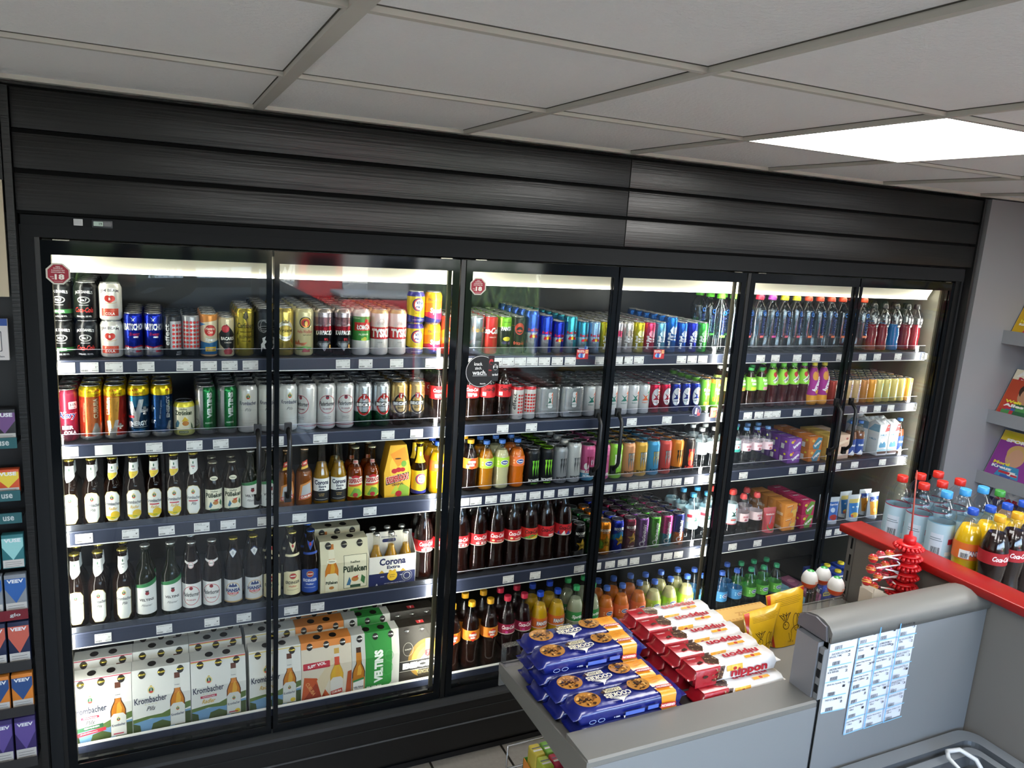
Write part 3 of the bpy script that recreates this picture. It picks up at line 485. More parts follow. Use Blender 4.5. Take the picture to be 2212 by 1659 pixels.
def power(nm,liq,sh,desc):
    r,h=33,226; p=[(r*.7,0),(r*.95,5),(r,14),(r*.9,50),(r*.98,80),(r*.86,112),(r,140),(r*.98,168),(r*.7,188),(r*.42,200),(r*.4,208)]
    bottle(nm,p,h,((.93,.95,.96),'clr'),sh,desc,('sport','1f2123'),[RR(-4,112,44,164,3,'2a2a30'),T('POWER',20,150,38,12,'eeeeea',b=.05,rot=0),T('ADE',20,136,26,12,'eeeeea',b=.05),RR(-16,132,-7,158,2,'eeeeea'),R(-2,116,40,124,'c8c8c8')],drink=(liq,128,'liq'),obj='sports_drink_bottle',n=20)
power('pow_red','7a1420','red sports drink bottle','deep red sports drink, black cap'); power('pow_blue','1468a4','blue sports drink bottle','bright blue sports drink, black cap')
# second shelf
can('kery',*C50,'7e1a34',[P([(-50,60),(-14,160),(-70,160),(-98,60)],'c8b8c0'),P([(-30,30),(0,60),(24,30),(10,0),(-20,0)],'4e1226'),RR(8,100,34,122,3,'d8c8cc'),T('3.1%',21,113,20,8,'5a1226',b=.03),T('Vol Alk',21,104,18,4,'5a1226'),T('Kery',6,80,54,28,'c82c34',sh=.3,b=.09),T('Kery',6,80,52,25,'e8eaf2',sh=.3,b=.05),T('Kery',6,80,50,23,'26387c',sh=.3,b=.02),T('BIER',4,44,30,11,'ece8ea',b=.04),T('COLA',10,28,34,11,'ece8ea',b=.04)],'purple beer cola can','purple red beer cola can',kind='ink')
def gr(x=0): return [T('+13,5%',-6+x,153,34,8,'b8342a',rot=8,b=.03),T('GRATIS',8+x,142,28,6,'b8342a',rot=8,b=.02)]
C56=(32,170)
can('curuba_a',*C56,'c4402a',[P([(-10,22),(40,10),(100,10),(100,134),(-4,134)],'c0683a'),T('CURUBA',20,100,62,13,'e8d8b8',rot=90,b=.03),T('Mit Curuba',-14,88,60,6,'e0b090',rot=88,sh=.3),P([(6,20),(16,54),(24,54),(30,36),(36,54),(46,54),(32,14),(22,14)],'b8b4ac')]+gr(22),'orange promotion can','orange beer can with yellow top',bands=[(136,170,'d0b820'),(0,14,'b8bab8')],kind='met',collar='c8b01c')
can('curuba_b',*C56,'b8342a',[P([(-22,14),(4,14),(14,134),(-14,134)],'cc9440'),P([(-60,14),(-22,14),(-14,134),(-50,134)],'c0582c'),T('CURUBA',-20,106,54,12,'ece0c0',rot=87,b=.03),T('MIT CURUBA',6,104,30,5,'a07030',rot=85),P([(-26,60),(-14,60),(-8,30),(0,62),(10,62),(0,6),(-16,6)],'b9b5ae'),T('+',14,42,18,18,'b9b5ae',b=.06)]+gr(-4),'red promotion can','red beer can with yellow top',bands=[(136,170,'d0b820'),(0,14,'b8bab8')],kind='met',collar='c8b01c')
can('venergy_a',*C56,'14304c',[R(-30,100,40,134,'2f6a8c'),P([(-26,118),(-14,118),(-4,84),(6,124),(20,124),(4,54),(-12,54)],'b9babc'),T('+',22,88,24,26,'b9babc',b=.08),R(-30,66,-8,73,'c8303a'),T('ENERGY',2,48,56,15,'eceef0',b=.05,rot=3),R(-28,36,32,37.5,'c8ccd0'),T('BANANA',6,28,34,6,'3a7ab0',rot=3)]+gr(-4),'navy energy beer can','navy energy beer can, yellow top',bands=[(136,170,'d0b820'),(0,18,'b8bab8')],kind='met',collar='c8b01c')
can('venergy_b',*C56,'163a64',[T('ENERGY',24,98,70,11,'dfe4ea',rot=90,b=.04),T('Mit extra guten',2,90,60,6,'9ab0c8',rot=86,sh=.3),T('+',-26,92,18,20,'b9babc',b=.08),T('GY',-24,50,20,12,'dfe4ea',b=.04),P([(18,30),(26,52),(34,52),(30,20)],'b9babc')]+gr(40),'blue energy beer can','blue energy beer can, yellow top',bands=[(136,170,'d0b820'),(0,18,'b8bab8')],kind='met',collar='c8b01c')
can('zitro',*C33,'dcd8bc',[T('Helles',0,88,22,6,'3a4a2c',b=.02),T('Zitrönken',0,76,54,15,'2c3c26',b=.04),P([(-6,48),(4,64),(16,50)],'d8b43a'),E(6,42,10,8,'b87a3a'),P([(-26,40),(-18,54),(-12,44),(-16,30),(-26,28)],'3a6a7c'),P([(22,46),(28,36),(30,24),(24,26)],'3a5a3c'),R(-92,22,92,24,'3a4a2c'),RR(-14,10,14,18,2,'2f4a34'),T('GREVENSTEINER',0,14,24,4,'c8c8a0')],'small cream beer can','short cream lemon beer can',bands=[(94,112,'d8cc3a'),(0,22,'b4b464')])
def velt_can(rot): return [P([(-6,30),(-2,22),(6,18),(60,18),(60,158),(-6,158)],'1c6a38'),T('VELTINS',14,98,84,16,'ecefec',rot=90,b=.06),T('PILSENER',12,40,24,5,'dfe8df',b=.02),O(-30,44,8,8,1.2,'6a6c6e')]
can('veltins_can',*C50,'a7a9ac',velt_can(0),'silver and green can','silver and green beer can',kind='met')
can('krom_can',*C50,'d3d4cf',crest(0,122,1.1)+[T('Krombacher',0,101,56,13,'23284a',b=.015),T('★ ★ ★',0,90,20,2,'b8b890'),T('Pils',0,79,20,10,'54565a',sh=.4,b=-.005),O(0,60,60,18,.7,'b4b6b2'),R(-20,34,20,34.6,'a0a29e')],'white beer can','white pilsner can with green crest',kind='ink')
can('pader_can',*C50,'d2d1ce',[O(0,88,29,32,2,'a8283c',40),E(0,112,6,7,'8a2c3c'),R(-5,114,5,118,'3a3a3e'),T('Paderborner',0,90,56,15,'2a2a2e',sh=.25,b=.02),T('PILSENER',0,72,30,5,'8a3a48'),T('GEBRAUT IN',0,44,26,3.5,'8a8a8a'),T('PADERBORN',0,38,24,3.5,'8a8a8a'),R(-98,14,98,16,'a8283c')],'white beer can with red ring','white pilsner can with red ring',kind='ink')
def becks(c): return [O(0,80,27,36,7,c,40),O(0,80,28,37,.9,'d8d8d8',40),P([(-8,120),(8,120),(9,104),(0,98),(-9,104)],'c43430'),P([(-2,116),(3,116),(1,106),(4,102),(-3,102)],'ecebe8'),R(-32,74,32,90,'2a2a2c'),T("BECK'S",0,82,56,12,'f0f0ee',b=.06)]
can('becks',*C50,'b4b8ba',becks('b8302c')+[],'silver beer can','silver beer can with black banner',bands=[(0,56,'1c4c30')],kind='met')
can('becks_gold',*C50,'c2a468',becks('2a2520')+[T('GOLD',0,66,24,6,'3a3020',b=.04)],'gold and black can','gold and black beer can',bands=[(0,48,'2a2624')],kind='met')
PC='190806'
def colab(nm,sleeve,els,sh,desc,r=32,h=215,cap='1d1a1a',y0=92,y1=140,w=.13): bottle(nm,PET(r,h,w),h,((.93,.93,.93),'clr'),sh,desc,('screw',cap),els,[(y0,y1,sleeve)],drink=(PC,h*.80,'liq'),obj='cola_bottle',n=20)
colab('cola05a','c41c24',[T('Coca-Cola',0,124,50,14,'f2ecec',sh=.35,b=.03),T('ORIGINAL',0,108,40,7,'e8c8c8',b=.03),R(-18,98,-2,106,'e8c8c8'),R(4,98,20,106,'e8c8c8')],'cola bottle','dark cola bottle with red label',cap='c41c24')
colab('cola05b','c41c24',[T('Coca-Cola',4,124,50,14,'1c1214',sh=.35,b=.03),R(-26,98,-12,112,'f0eeee'),BAR(18,120,12,20)],'zero cola bottle','dark cola bottle, black script',cap='1c1c1e')
can('effect_white',25.5,131,'d4d2ce',[E(x*11+2,30+y*13,4.3,4.3,'c9332f',14) for x in range(0,5) for y in range(6)]+[T('effect',-16,72,62,15,'2a2a2c',rot=90,b=.015),R(0,12,22,14,'8a8a8a')],'white dotted can','white energy can with red dots',bands=[(117,131,'c8323a')],obj='energy_drink_can')
can('effect_white2',25.5,131,'d4d2ce',[E(x*11-22,34+y*12.5,4.3,4.3,'c9332f',14) for x in range(0,5) for y in range(6)],'white dotted can','white can covered in red dots',bands=[(117,131,'c8323a')],obj='energy_drink_can')
def s1(c1,c2,y=70,s=1): return [P([(-16*s,y+14),(-2*s,y+4),(14*s,y+14),(2*s,y),(12*s,y-12),(-16*s,y-14),(-4*s,y-2)],c1),P([(4*s,y+16),(16*s,y+30),(17*s,y+30),(17*s,y-16),(13*s,y-18),(12*s,y+18)],c2),T('ENERGY',-2,y-22,26,4.5,c1)]
can('s1_silver',25.5,124,'c9cacb',s1('1f6a5c','d05c2c'),'silver energy can','silver energy can with green sigma',obj='energy_drink_can',kind='ink')
can('s1_silver2',25.5,124,'c9cacb',s1('d05c2c','1f6a5c'),'silver energy can','silver energy can with orange mark',obj='energy_drink_can',kind='ink')
can('s1_red',25.5,124,'b81c3c',[E(0,70,20,36,'dfe0e2')]+s1('b81c3c','c8502c'),'red energy can','red energy can with white oval',obj='energy_drink_can',kind='met')
can('s1_blue',25.5,124,'1c2c84',[E(0,68,20,38,'dfe0e2')]+s1('1c2c84','d05c2c'),'blue and white can','dark blue energy can, white oval',obj='energy_drink_can',kind='met')
can('fuze_can_g',26,138,'6bb43a',[T('fuze',2,92,34,15,'eef4e4',b=.04),T('tea',4,76,26,13,'eef4e4',b=.04),E(2,114,5,6,'c8e8a0'),R(-10,24,20,40,'c8d838')],'green tea can','green iced tea can',obj='iced_tea_can')
can('fuze_can_o',26,138,'6bb43a',[T('fuze',2,92,34,15,'eef4e4',b=.04),T('tea',4,76,26,13,'eef4e4',b=.04),E(2,112,5,6,'c8e8a0'),R(-22,40,26,58,'e08a2c')],'orange topped tea can','green iced tea can, orange top',bands=[(118,138,'d88a3a')],obj='iced_tea_can')
def fuze(nm,cap,sub,sh,desc,top='7cc03c'):
    r,h=30.5,182; bottle(nm,PET(r,h,.1),h,((.92,.93,.92),'clr'),sh,desc,('screw',cap),[T('fuze',2,128,32,14,'eef4e4',b=.04),T('tea',4,113,26,13,'eef4e4',b=.04),R(-10,84,30,98,sub)],[(82,140,top)],drink=('2a1408',160,'liq'),obj='iced_tea_bottle',n=20)
fuze('fuze_w','e4e4e0','e8e07a','white capped tea bottle','iced tea bottle with white cap','b8d86a'); fuze('fuze_p','2f9a4c','e0a050','peach tea bottle','iced tea bottle, peach label'); fuze('fuze_g','2f9a4c','d8d83a','green tea bottle','iced tea bottle, yellow label'); fuze('fuze_r','2f9a4c','d890a8','rose tea bottle','iced tea bottle, pink label')
r,h=33,200
bottle('tymbark',PET(31,200,.12),200,((.93,.93,.92),'clr'),'cherry drink bottle','dark cherry drink with slanted label',('screw','6cc840'),[P([(-40,108),(60,108),(60,170),(-40,170)],'8cc83a'),E(-2,150,13,11,'b8242c'),E(10,158,8,7,'7a1a20'),E(16,128,7,6,'b83030'),R(-18,122,22,138,'f0efe8',rot=42),T('TYMBARK',2,130,40,11,'2a3a22',rot=42,b=.04)],[(104,172,'7cc23a')],drink=('3c0a0c',176,'liq'),obj='fruit_drink_bottle',n=20)
bottle('bravo_b',PET(31,200,.08),200,((.93,.93,.92),'clr'),'purple juice bottle','purple sleeved multivitamin juice bottle',('screw','dcc82c'),[E(-6,140,16,20,'d8963a'),E(14,158,8,10,'c88a4a'),T('bravo',6,104,74,25,'f2eef4',rot=72,b=.05),E(16,66,16,10,'e0a83a')],[(48,176,'a02c88'),(14,48,'dc9a2a')],drink=('d8902a',178,'liq'),obj='juice_bottle',n=20)
def nesc(nm,c,tc,sh,desc,b2=None): can(nm,25.5,118,c,[P([(-4,0),(20,0),(26,60),(20,118),(4,118)],b2 or 'ece6da'),T('NESCAFÉ',6,58,74,11,tc,rot=90,b=.04)],sh,desc,obj='coffee_can')
nesc('nes_red','9c3a2e','e8dcc8','brown red coffee can','brown red coffee drink can','7a2a22'); nesc('nes_tan','c8a878','7a4a9c','tan coffee can','tan coffee drink can'); nesc('nes_brown','b87c40','ece4d4','golden coffee can','golden brown coffee drink can','a06828'); nesc('nes_orange','e09a34','f4ecd8','orange coffee can','orange coffee drink can','d88a24'); nesc('mez_y','d8c878','4aa8b0','yellow coffee can','pale yellow coffee drink can','c8b460'); nesc('mez_o','e0a040','4a9ac8','amber coffee can','amber and blue coffee drink can','e8c070')
# third shelf
def neckl(h,els,z0=.70,z1=.90): return (h*z0,h*z1,'d9dad4')
def krom_b(nm,kind,sh,desc,r=28.5,h=214):
    yel=kind in('radler','radler0'); red=kind in('radler0','pils0')
    w,a,b_=34,h*.06,h*.50; cxs=[]
    shp=lambda g,col: P([(-w/2-g+6,a-g),(w/2+g-6,a-g),(w/2+g+3,a+14),(w/2+g+4,b_-16),(w/2+g-4,b_-3+g),(0,b_+1+g),(-w/2-g+4,b_-3+g),(-w/2-g-4,b_-16),(-w/2-g-3,a+14)],col)
    e=[shp(1.6,'b8a45c'),shp(.4,'dedfd8')]
    if yel: e+=[E(8,a+18,13,12,'dcb82c'),P([(-20,a+8),(0,a+1),(20,a+10),(20,a+16),(-20,a+13)],'d8c030'),R(-4,a+8,8,a+10,'4a8a3a')]
    e+=crest(0,b_-20,.95)+[T('Krombacher',0,b_-39,46,11,'22263c',b=.015)]
    if red: e+=[R(-14,b_-53,14,b_-49,'b83040')]
    e+=[T('Radler' if yel else 'Pils',2,b_-(60 if red else 55),26 if yel else 16,10,'c8a030' if yel else '54565a',sh=.4)]
    n0=.70*h
    e+=[P([(-40,n0+14),(-12,n0-8),(0,n0-6),(40,n0+10),(40,h*.90),(-40,h*.90)],'dedfd9'),E(0,h*.845,4,5,'1e5a3c'),T('Krombacher',0,h*.80,24,5.5,'22263c'),T('Radler' if yel else 'Pils',0,h*.755,10,5,'c8a030' if yel else '54565a',sh=.4)]
    if yel: e+=[P([(-30,n0+8),(-12,n0-7),(0,n0-5),(30,n0+8),(30,n0+14),(-30,n0+14)],'d8bc3a'),T('Radler',0,n0+4,14,5,'c89a20',sh=.4)]
    if red: e+=[R(-12,h*.775,12,h*.785,'b83040')]
    bottle(nm,LN(r,h),h,('120906','gls'),sh,desc,('crown','c8b450'),e)
krom_b('krom33','pils','brown beer bottle','brown beer bottle with white label'); krom_b('radler33','radler','lemon beer bottle','brown bottle with yellow white label'); krom_b('radler0','radler0','red barred lemon beer','yellow white label with red bar'); krom_b('pils0','pils0','red barred beer bottle','white label beer with red bar'); krom_b('krom50','pils','large brown beer bottle','large brown beer, white oval label',31.5,244)
def pull(nm,r,h): bottle(nm,EURO(r,h),h,('140a05','gls'),'cream labelled beer','brown beer bottle with cream label',('crown','a9a48e'),[E(0,h*.70,16,7,'e2dec4'),T('Pülleken',0,h*.70,22,6,'2c3c26',b=.02),R(-33,h*.10,33,h*.50,'2c3c26'),R(-32,h*.105,32,h*.495,'e2dec4'),T('Helles',0,h*.46,22,5.5,'2c3c26',b=.02),T('Pülleken',0,h*.385,56,16,'23331f',b=.04),E(4,h*.24,9,7,'b87a3a'),P([(-18,h*.16),(-12,h*.27),(-6,h*.20),(-12,h*.14)],'3a6a8c'),P([(20,h*.30),(16,h*.22),(24,h*.16),(26,h*.24)],'3a6a3c'),P([(-4,h*.29),(14,h*.31),(8,h*.26)],'b83a2c'),R(-14,h*.085,14,h*.12,'2f4a34')])
pull('pulleken',29,178)
def veltb(nm,r,h,neck=True): bottle(nm,LN(r,h),h,('101408','gls'),'green banded beer','beer bottle with green banded label',('crown','d0d0cc'),[P([(-44,h*.07),(44,h*.07),(44,h*.56),(20,h*.52),(-44,h*.46)],'dddeda'),P([(-44,h*.46),(0,h*.50),(44,h*.56),(44,h*.49),(10,h*.455),(-44,h*.42)],'2a7a44'),E(4,h*.36,6,6,'8a2c34'),R(-1,h*.38,9,h*.40,'3a3a3c'),T('VELTINS',2,h*.27,46,8.5,'26262a',b=.03),T('Pilsener',2,h*.195,34,8,'8a8a8a',sh=.5)])
veltb('velt33',28.5,210); veltb('velt50',31,250)
bottle('curuba33',LN(29,206),206,((.80,.62,.30),'clr'),'golden beer bottle','golden beer bottle with orange label',('crown','c8a888'),[P([(-24,24),(26,34),(30,60),(22,96),(-18,80)],'c8803a'),P([(-16,36),(22,44),(18,88),(-10,76)],'a8aaac'),P([(-20,26),(26,36),(26,50),(-20,40)],'a8382a'),T('CURUBA',3,38,38,8,'ece0d0',rot=11,b=.04),P([(-20,142),(20,150),(20,166),(-20,158)],'b83c28'),T('CURUBA',0,154,24,6,'ece0d0',rot=10,b=.03),R(-20,136,20,144,'d8a83a',rot=10)],drink=('8a5a12',126,'liq'))
def corona(nm,h=224,r=29): bottle(nm,[(r*.8,0),(r,5),(r,h*.44),(r*.94,h*.5),(r*.7,h*.60),(r*.52,h*.7),(r*.44,h*.82),(r*.42,h*.95),(r*.42,h*.98)],h,((.86,.84,.72),'clr'),'clear golden beer','clear golden beer bottle, two-tone label',('crown','b8b8b4'),[R(-34,52,34,98,'ddddd6'),R(-34,16,34,52,'17181c'),T('Corona',0,84,52,17,'1c2240',b=.04),T('Extra',3,69,26,9,'1c2240',b=.04),P([(-10,56),(-6,62),(0,58),(6,62),(10,56)],'2a2c3c'),O(0,56,12,4,1,'2a2c3c'),T('LA CERVEZA',0,42,20,3,'c8a860'),T('MAS FINA',0,36,16,3,'c8a860'),R(-24,22,24,23,'c8c8c0')],drink=('9a7418',h*.66,'liq'))
corona('corona')
bottle('desperados',LN(29,200),200,((.74,.52,.26),'clr'),'amber tequila beer','amber beer with red yellow label',('crown','c8c0a0'),[P([(-30,20),(30,20),(30,70),(20,92),(-26,92),(-30,70)],'c8c234'),P([(-28,56),(28,66),(26,94),(-26,94)],'d8d4c4'),T('DESPERADOS',0,80,52,16,'a8202c',rot=4,b=.05),E(0,96,8,5,'b8242c'),E(-9,93,6,4,'b8242c'),E(9,94,6,4,'b8242c'),R(-26,60,26,68,'c8502c',rot=6),P([(-20,24),(-4,54),(14,50),(28,30),(10,18)],'6a9a38'),E(0,28,9,8,'a8242c'),R(-16,140,16,152,'b89080'),T('DESPERADOS',0,146,28,6,'a8202c',b=.03)],drink=('8a4a0e',128,'liq'))
bottle('vita_bottle',LN(29,205),205,('150a04','gls'),'malt drink bottle','yellow labelled malt drink bottle',('crown','d8c030'),[R(-44,16,44,100,'d8bc24'),P([(-44,12),(44,12),(44,26),(0,22),(-44,28)],'262c7c'),E(0,68,21,21,'3a2a6c',28),E(1,68,18.5,18.5,'c8482c',26),E(2,68,15.5,16,'e8e6e2',26),T('Vita',2,75,20,9,'23306c',sh=.2,b=.04),T('malz',2,63,24,9,'23306c',sh=.2,b=.04),P([(-30,128),(30,128),(30,186),(-30,186)],'d8bc24'),E(0,160,9,9,'3a2a6c'),E(0,160,7,7,'e8e6e2'),T('Vita',0,163,10,4,'23306c',b=.04),T('malz',0,158,11,4,'23306c',b=.04)],obj='malt_drink_bottle')
def sodab(nm,liq,sleeve,els,sh,desc,cap,r=32,h=200,y0=.46,y1=.66,w=.12,kd='liq',gl=((.95,.95,.95),'clr'),obj='lemonade_bottle',fz=.80): bottle(nm,PET(r,h,w),h,gl,sh,desc,('screw',cap),els,[(h*y0,h*y1,sleeve)],drink=(liq,h*fz,kd) if liq else None,obj=obj,n=20)
FB_=lambda y,s=1:[T('FANTA',0,y,40*s,15*s,'24408c',b=.09),T('FANTA',0,y,38*s,12*s,'f4f4f0',b=.05)]
sodab('fanta05','d8a414','dc6c2c',FB_(112),'orange soda bottle','yellow orange soda, orange label','2a50b8')
sodab('sprite05','9aa48c','2f8a44',[T('Sprite',0,112,40,13,'eef4ee',sh=.2,b=.04)],'clear lemon bottle','lemon soda bottle, green label','3aa85a')
sodab('mezzo05','1c0a06','dc7a22',[RR(-22,94,-12,108,2,'ece8e4')]+mezzo(116),'cola mix bottle','cola mix bottle, orange label','d8a024')
def unser(y,lc): return [E(4,y,17,10,'e8eaf0'),E(4,y,15,8.2,'22387c'),T('Vitalis',4,y,22,6,'eef0f6',b=.04,sh=.2),E(-22,y+4,4,4,lc),E(-22,y-6,4,4,lc)]
def juni(nm,liq,sl,lc,sh,desc,cap='3f6cb4',r=32,h=192,**k): sodab(nm,liq,sl,unser(h*.56,lc),sh,desc,cap,r,h,w=.08,**k)
juni('apple05','a86a10','a8c83c','d8e88a','apple drink bottle','golden apple drink, green label'); juni('lemon05','b8b48a','a4c83a','d8e88a','cloudy lemon bottle','cloudy lemon drink, green label'); juni('orange05','c8640c','dc6a30','f0a870','orange drink bottle','orange drink bottle, orange label')
def mon(nm,c,mc,sh,desc,h=151,tc=None,txt='MONSTER',sub=None,rim='b9bbbd',kd='ink',out=None,extra=()):
    cl=lambda x,d: P([(x-4,104),(x+5,106),(x+3,92),(x+5,80),(x+2,66),(x+3-d,40),(x-1,60),(x-3,78),(x-1,90)],mc)
    cl2=lambda x,d: P([(x-5.5,106),(x+6.5,108),(x+4.5,92),(x+6.5,80),(x+3.5,66),(x+3-d,34),(x-2.5,60),(x-4.5,78),(x-2.5,90)],out)
    e=list(extra)
    if out: e+=[cl2(-10,2),cl2(1,0),cl2(12,-2)]
    e+=[cl(-10,2),cl(1,0),cl(12,-2),T(txt,0,24,52,12,tc or 'e8e8e4',b=.04)]
    if sub: e+=[T(sub[0],0,12,30,5,sub[1],b=.02)]
    can(nm,30.5,h,c,e,sh,desc,kind=kd,obj='energy_drink_can',lid=rim,inner='303336')
mon('mon_g','15171a','74c83a','black green energy can','black energy can with green claws',sub=('ENERGY','74c83a')); mon('mon_l','15171a','8cd83a','lime rimmed energy can','black energy can with lime rim',rim='98d83a',sub=('ENERGY','8cd83a'))
mon('mon_grey','8c8e90','3a3c3e','grey energy can','matt grey energy can',tc='26282a',sub=('ULTRA','26282a')); mon('mon_w','cfcfcb','6a6c6e','white energy can','tall white energy can',h=166,tc='4a4c4e')
mon('mon_pink','c85a8c','8c2448','pink juice energy can','pink energy can, blue base',tc='e8f0f4',extra=[P([(-90,0),(90,0),(90,34),(-90,34)],'4a9cc0'),P([(-90,34),(90,34),(90,46),(-90,46)],'e8e6e2'),E(-14,64,10,14,'e8ece8'),E(12,80,8,12,'dce8f0'),T('JUICED',0,40,40,9,'b83050',b=.05)])
mon('mon_rose','cf6a9c','a83c70','rose energy can','rose pink energy can'); mon('mon_lime','8cc844','e8ecd8','lime energy can','lime green energy can',tc='2a3a14'); mon('mon_peach','c88a60','8a8c88','peach energy can','peach coloured energy can',tc='3a2a1a',out='4a4440'); mon('mon_gold','c89a34','9a9c98','golden energy can','golden yellow energy can',tc='4a3a14',out='4a4030')
mon('mon_blue','3a8cb8','a89a60','turquoise energy can','turquoise energy can',tc='14283c',out='1c4a64',txt='JUICED'); mon('mon_red','c04038','8a8c8c','red claw energy can','bright red energy can',tc='3a1414',out='6a2420'); mon('mon_reh','c8781c','1c1814','orange black energy can','orange and black energy can',tc='2a1c10',txt='Rehab',extra=[P([(-90,0),(90,0),(90,26),(-90,34)],'2a1c14')]); mon('mon_jui','241c1a','b82c2c','dark juice energy can','black energy can with apple art',tc='c83a30',txt='JUICED',extra=[E(0,66,14,30,'a8782c'),E(0,44,12,14,'b8302c')])
def water(nm,r,h,cap,sl,els,sh,desc,y0=.40,y1=.68,tint=(.93,.95,.96),ct='screw',obj='water_bottle',w=.05): bottle(nm,PET(r,h,w),h,(tint,'clr'),sh,desc,(ct,cap),els,[(h*y0,h*y1,sl)] if sl else (),obj=obj,n=20)
water('gerol_g',31,190,'c0c4c8','c2ccd2',[T('Gerolsteiner',0,112,44,6,'3a5a6c',b=.02),STAR(4,92,7,'c83a3a',.4,8)],'grey labelled water','clear water bottle, grey label'); water('gerol_t',31,188,'4cb8a8','c8dcdc',[T('Gerolsteiner',0,112,44,6,'3a5a6c',b=.02),STAR(4,98,7,'c83a3a',.4,8),R(-90,76,90,88,'3aa89c')],'teal labelled water','clear water bottle, teal label')
water('evian',31,180,'5c84b4','e0c8d0',[T('evian',2,98,30,11,'b83a50',b=.02),P([(-6,84),(0,90),(8,82),(12,86),(10,78),(-6,78)],'a04a5c')],'pink labelled water','clear water bottle, pink label',y0=.42,y1=.62)
def bravo(nm,c,c2,fr,sh,desc,h=59): carton(nm,76,60,h,c,[P([(-10,0),(20,0),(38,h*.9),(10,h),(-20,h*.3)],c2),T('bravo',10,h*.5,46,16,'f0eef2',rot=36,b=.06),E(-18,h*.72,9,7,fr),E(-8,h*.85,6,5,'c86a4a')],[T('bravo',0,0,40,14,'f0eef2',b=.04)],[RR(-20,h*.1,0,h*.5,1,'e8e6e4'),E(8,h*.7,7,5,'e0d030')],sh,desc)
bravo('bravo_p','6f3a94','86509e','d8b83a','purple juice box','small purple juice box'); bravo('bravo_o','cc7a34','4a8ca8','e8c060','orange juice box','small orange and blue juice box'); bravo('bravo_g','b8285c','6a9a3c','e0d84a','pink green juice box','small pink and green juice box',68)
carton('box_y',76,60,60,'d8b45c',[E(0,30,24,14,'e8ceA0'.lower()),E(10,22,8,6,'b83a3a'),E(-8,18,7,5,'b83a3a'),T('bravo',0,46,40,10,'b84040',b=.03)],(),(),'yellow juice box','small yellow juice box'); carton('box_pale',70,60,60,'d8b8a0',[P([(-34,10),(34,30),(34,44),(-34,24)],'e8d0b8'),E(14,40,8,6,'a85a4a')],(),(),'pale peach juice box','small pale peach juice box')
carton('box_or',76,60,67,'dc9040',[P([(-10,0),(34,0),(34,40),(6,30)],'e0b85c'),E(0,10,20,14,'dc8a34'),R(-26,50,14,56,'b8642c',rot=10),R(4,20,7,50,'5a86a8',rot=-20),T('durstlöscher',-8,56,34,6,'f0e0c0',rot=8)],(),[E(0,50,8,8,'e8a060'),R(-20,6,20,20,'e8c8a8')],'iced tea box','orange iced tea drink box',obj='juice_carton')
bottle('kakao',[(24,0),(28,3),(28,100),(26,120),(13,152),(12,166)],180,((.95,.93,.9),'clr'),'cocoa drink bottle','cocoa milk bottle, blue label',('screw','3a6cb0'),[P([(-90,20),(90,20),(90,80),(30,96),(-90,84)],'24448c'),P([(-20,14),(0,40),(10,24),(24,34),(30,12)],'e0e4ea'),T('KAKAO',4,62,40,10,'eef0f4',b=.05)],drink=('7a4c34',128,'liq'),obj='milk_drink_bottle',n=20)
def milk(nm,c): 
    t=B(); t.prism([(-.034,.158),(.034,.158),(.0,.176)],'x',-.0335,.0335,M('dfe2e4','pap')); cc=B(); cc.lathe([(.011,.162),(.012,.166),(.012,.176),(.009,.178)],M('e8e8e8','pls'),14,cx=0,cy=-.018)
    carton(nm,68,68,158,'dfe3e4',[P([(4,120),(34,124),(34,158),(18,158)],'c8303a'),T('GUT',26,144,12,5,'f0e8e8',b=.03),T('H MILCH',0,104,44,11,c,b=.04),T('haltbare Milch',0,92,36,4,c),P([(-24,50),(-14,70),(-4,60),(10,72),(22,58),(24,40),(-20,40)],c),R(-34,20,34,30,'8cb8cc'),P([(-34,20),(34,20),(30,8),(-30,8)],'5a4038'),T('1,5% FETT',0,34,30,4,c)],(),[P([(-34,120),(0,158),(34,158),(34,120)],'7aa8c4'),T('H MILCH',0,80,40,9,c)],'milk carton','white milk carton with blue print',obj='milk_carton',extra=[('gable_top',t),('cap',cc)])
milk('milk','3a84ac')
# fourth shelf
def pader(nm): bottle(nm,EURO(31,244),244,('140a08','gls'),'red ringed beer bottle','large beer bottle, red ring label',('crown','c4c4c0'),[R(-38,18,38,104,'dddcd8'),O(0,62,29,34,1.8,'b8303c',40),E(0,88,6,6,'8a2c34'),T('Paderborner',0,66,56,15,'2a2a2e',sh=.25,b=.02),T('PILSENER',0,46,30,5,'a84850'),P([(-32,176),(-10,170),(10,170),(32,176),(32,182),(12,178),(-12,178),(-32,182)],'ddd8d4'),E(0,168,11,11,'ddd8d4'),O(0,168,10,10,1.2,'b8303c'),T('Paderborner',0,168,17,4,'2a2a2e',sh=.2)])
pader('pader50')
bottle('hansa50',EURO(31,244),244,('120b08','gls'),'silver labelled beer','large beer bottle, silver label',('crown','c8b450'),[R(-36,18,36,100,'c4c6c6'),O(0,66,23,25,2.2,'b89a68',36),P([(-14,74),(-10,86),(-4,80),(0,90),(4,80),(10,86),(14,74)],'2a3a6c'),T('HANSA',0,62,50,13,'26346c',b=.05),R(-18,47,18,54,'b8383c'),T('PILS BIER',0,50.5,30,4,'ecd8d8'),R(-36,18,36,23,'b89a68'),P([(-22,196),(0,176),(22,196),(14,204),(0,210),(-14,204)],'2c3c64'),P([(-20,196),(0,178),(20,196),(0,206)],'d8dad8'),O(0,193,6,6,1,'2c3c64'),T('H',0,193,5,6,'2c3c64',b=.03)])
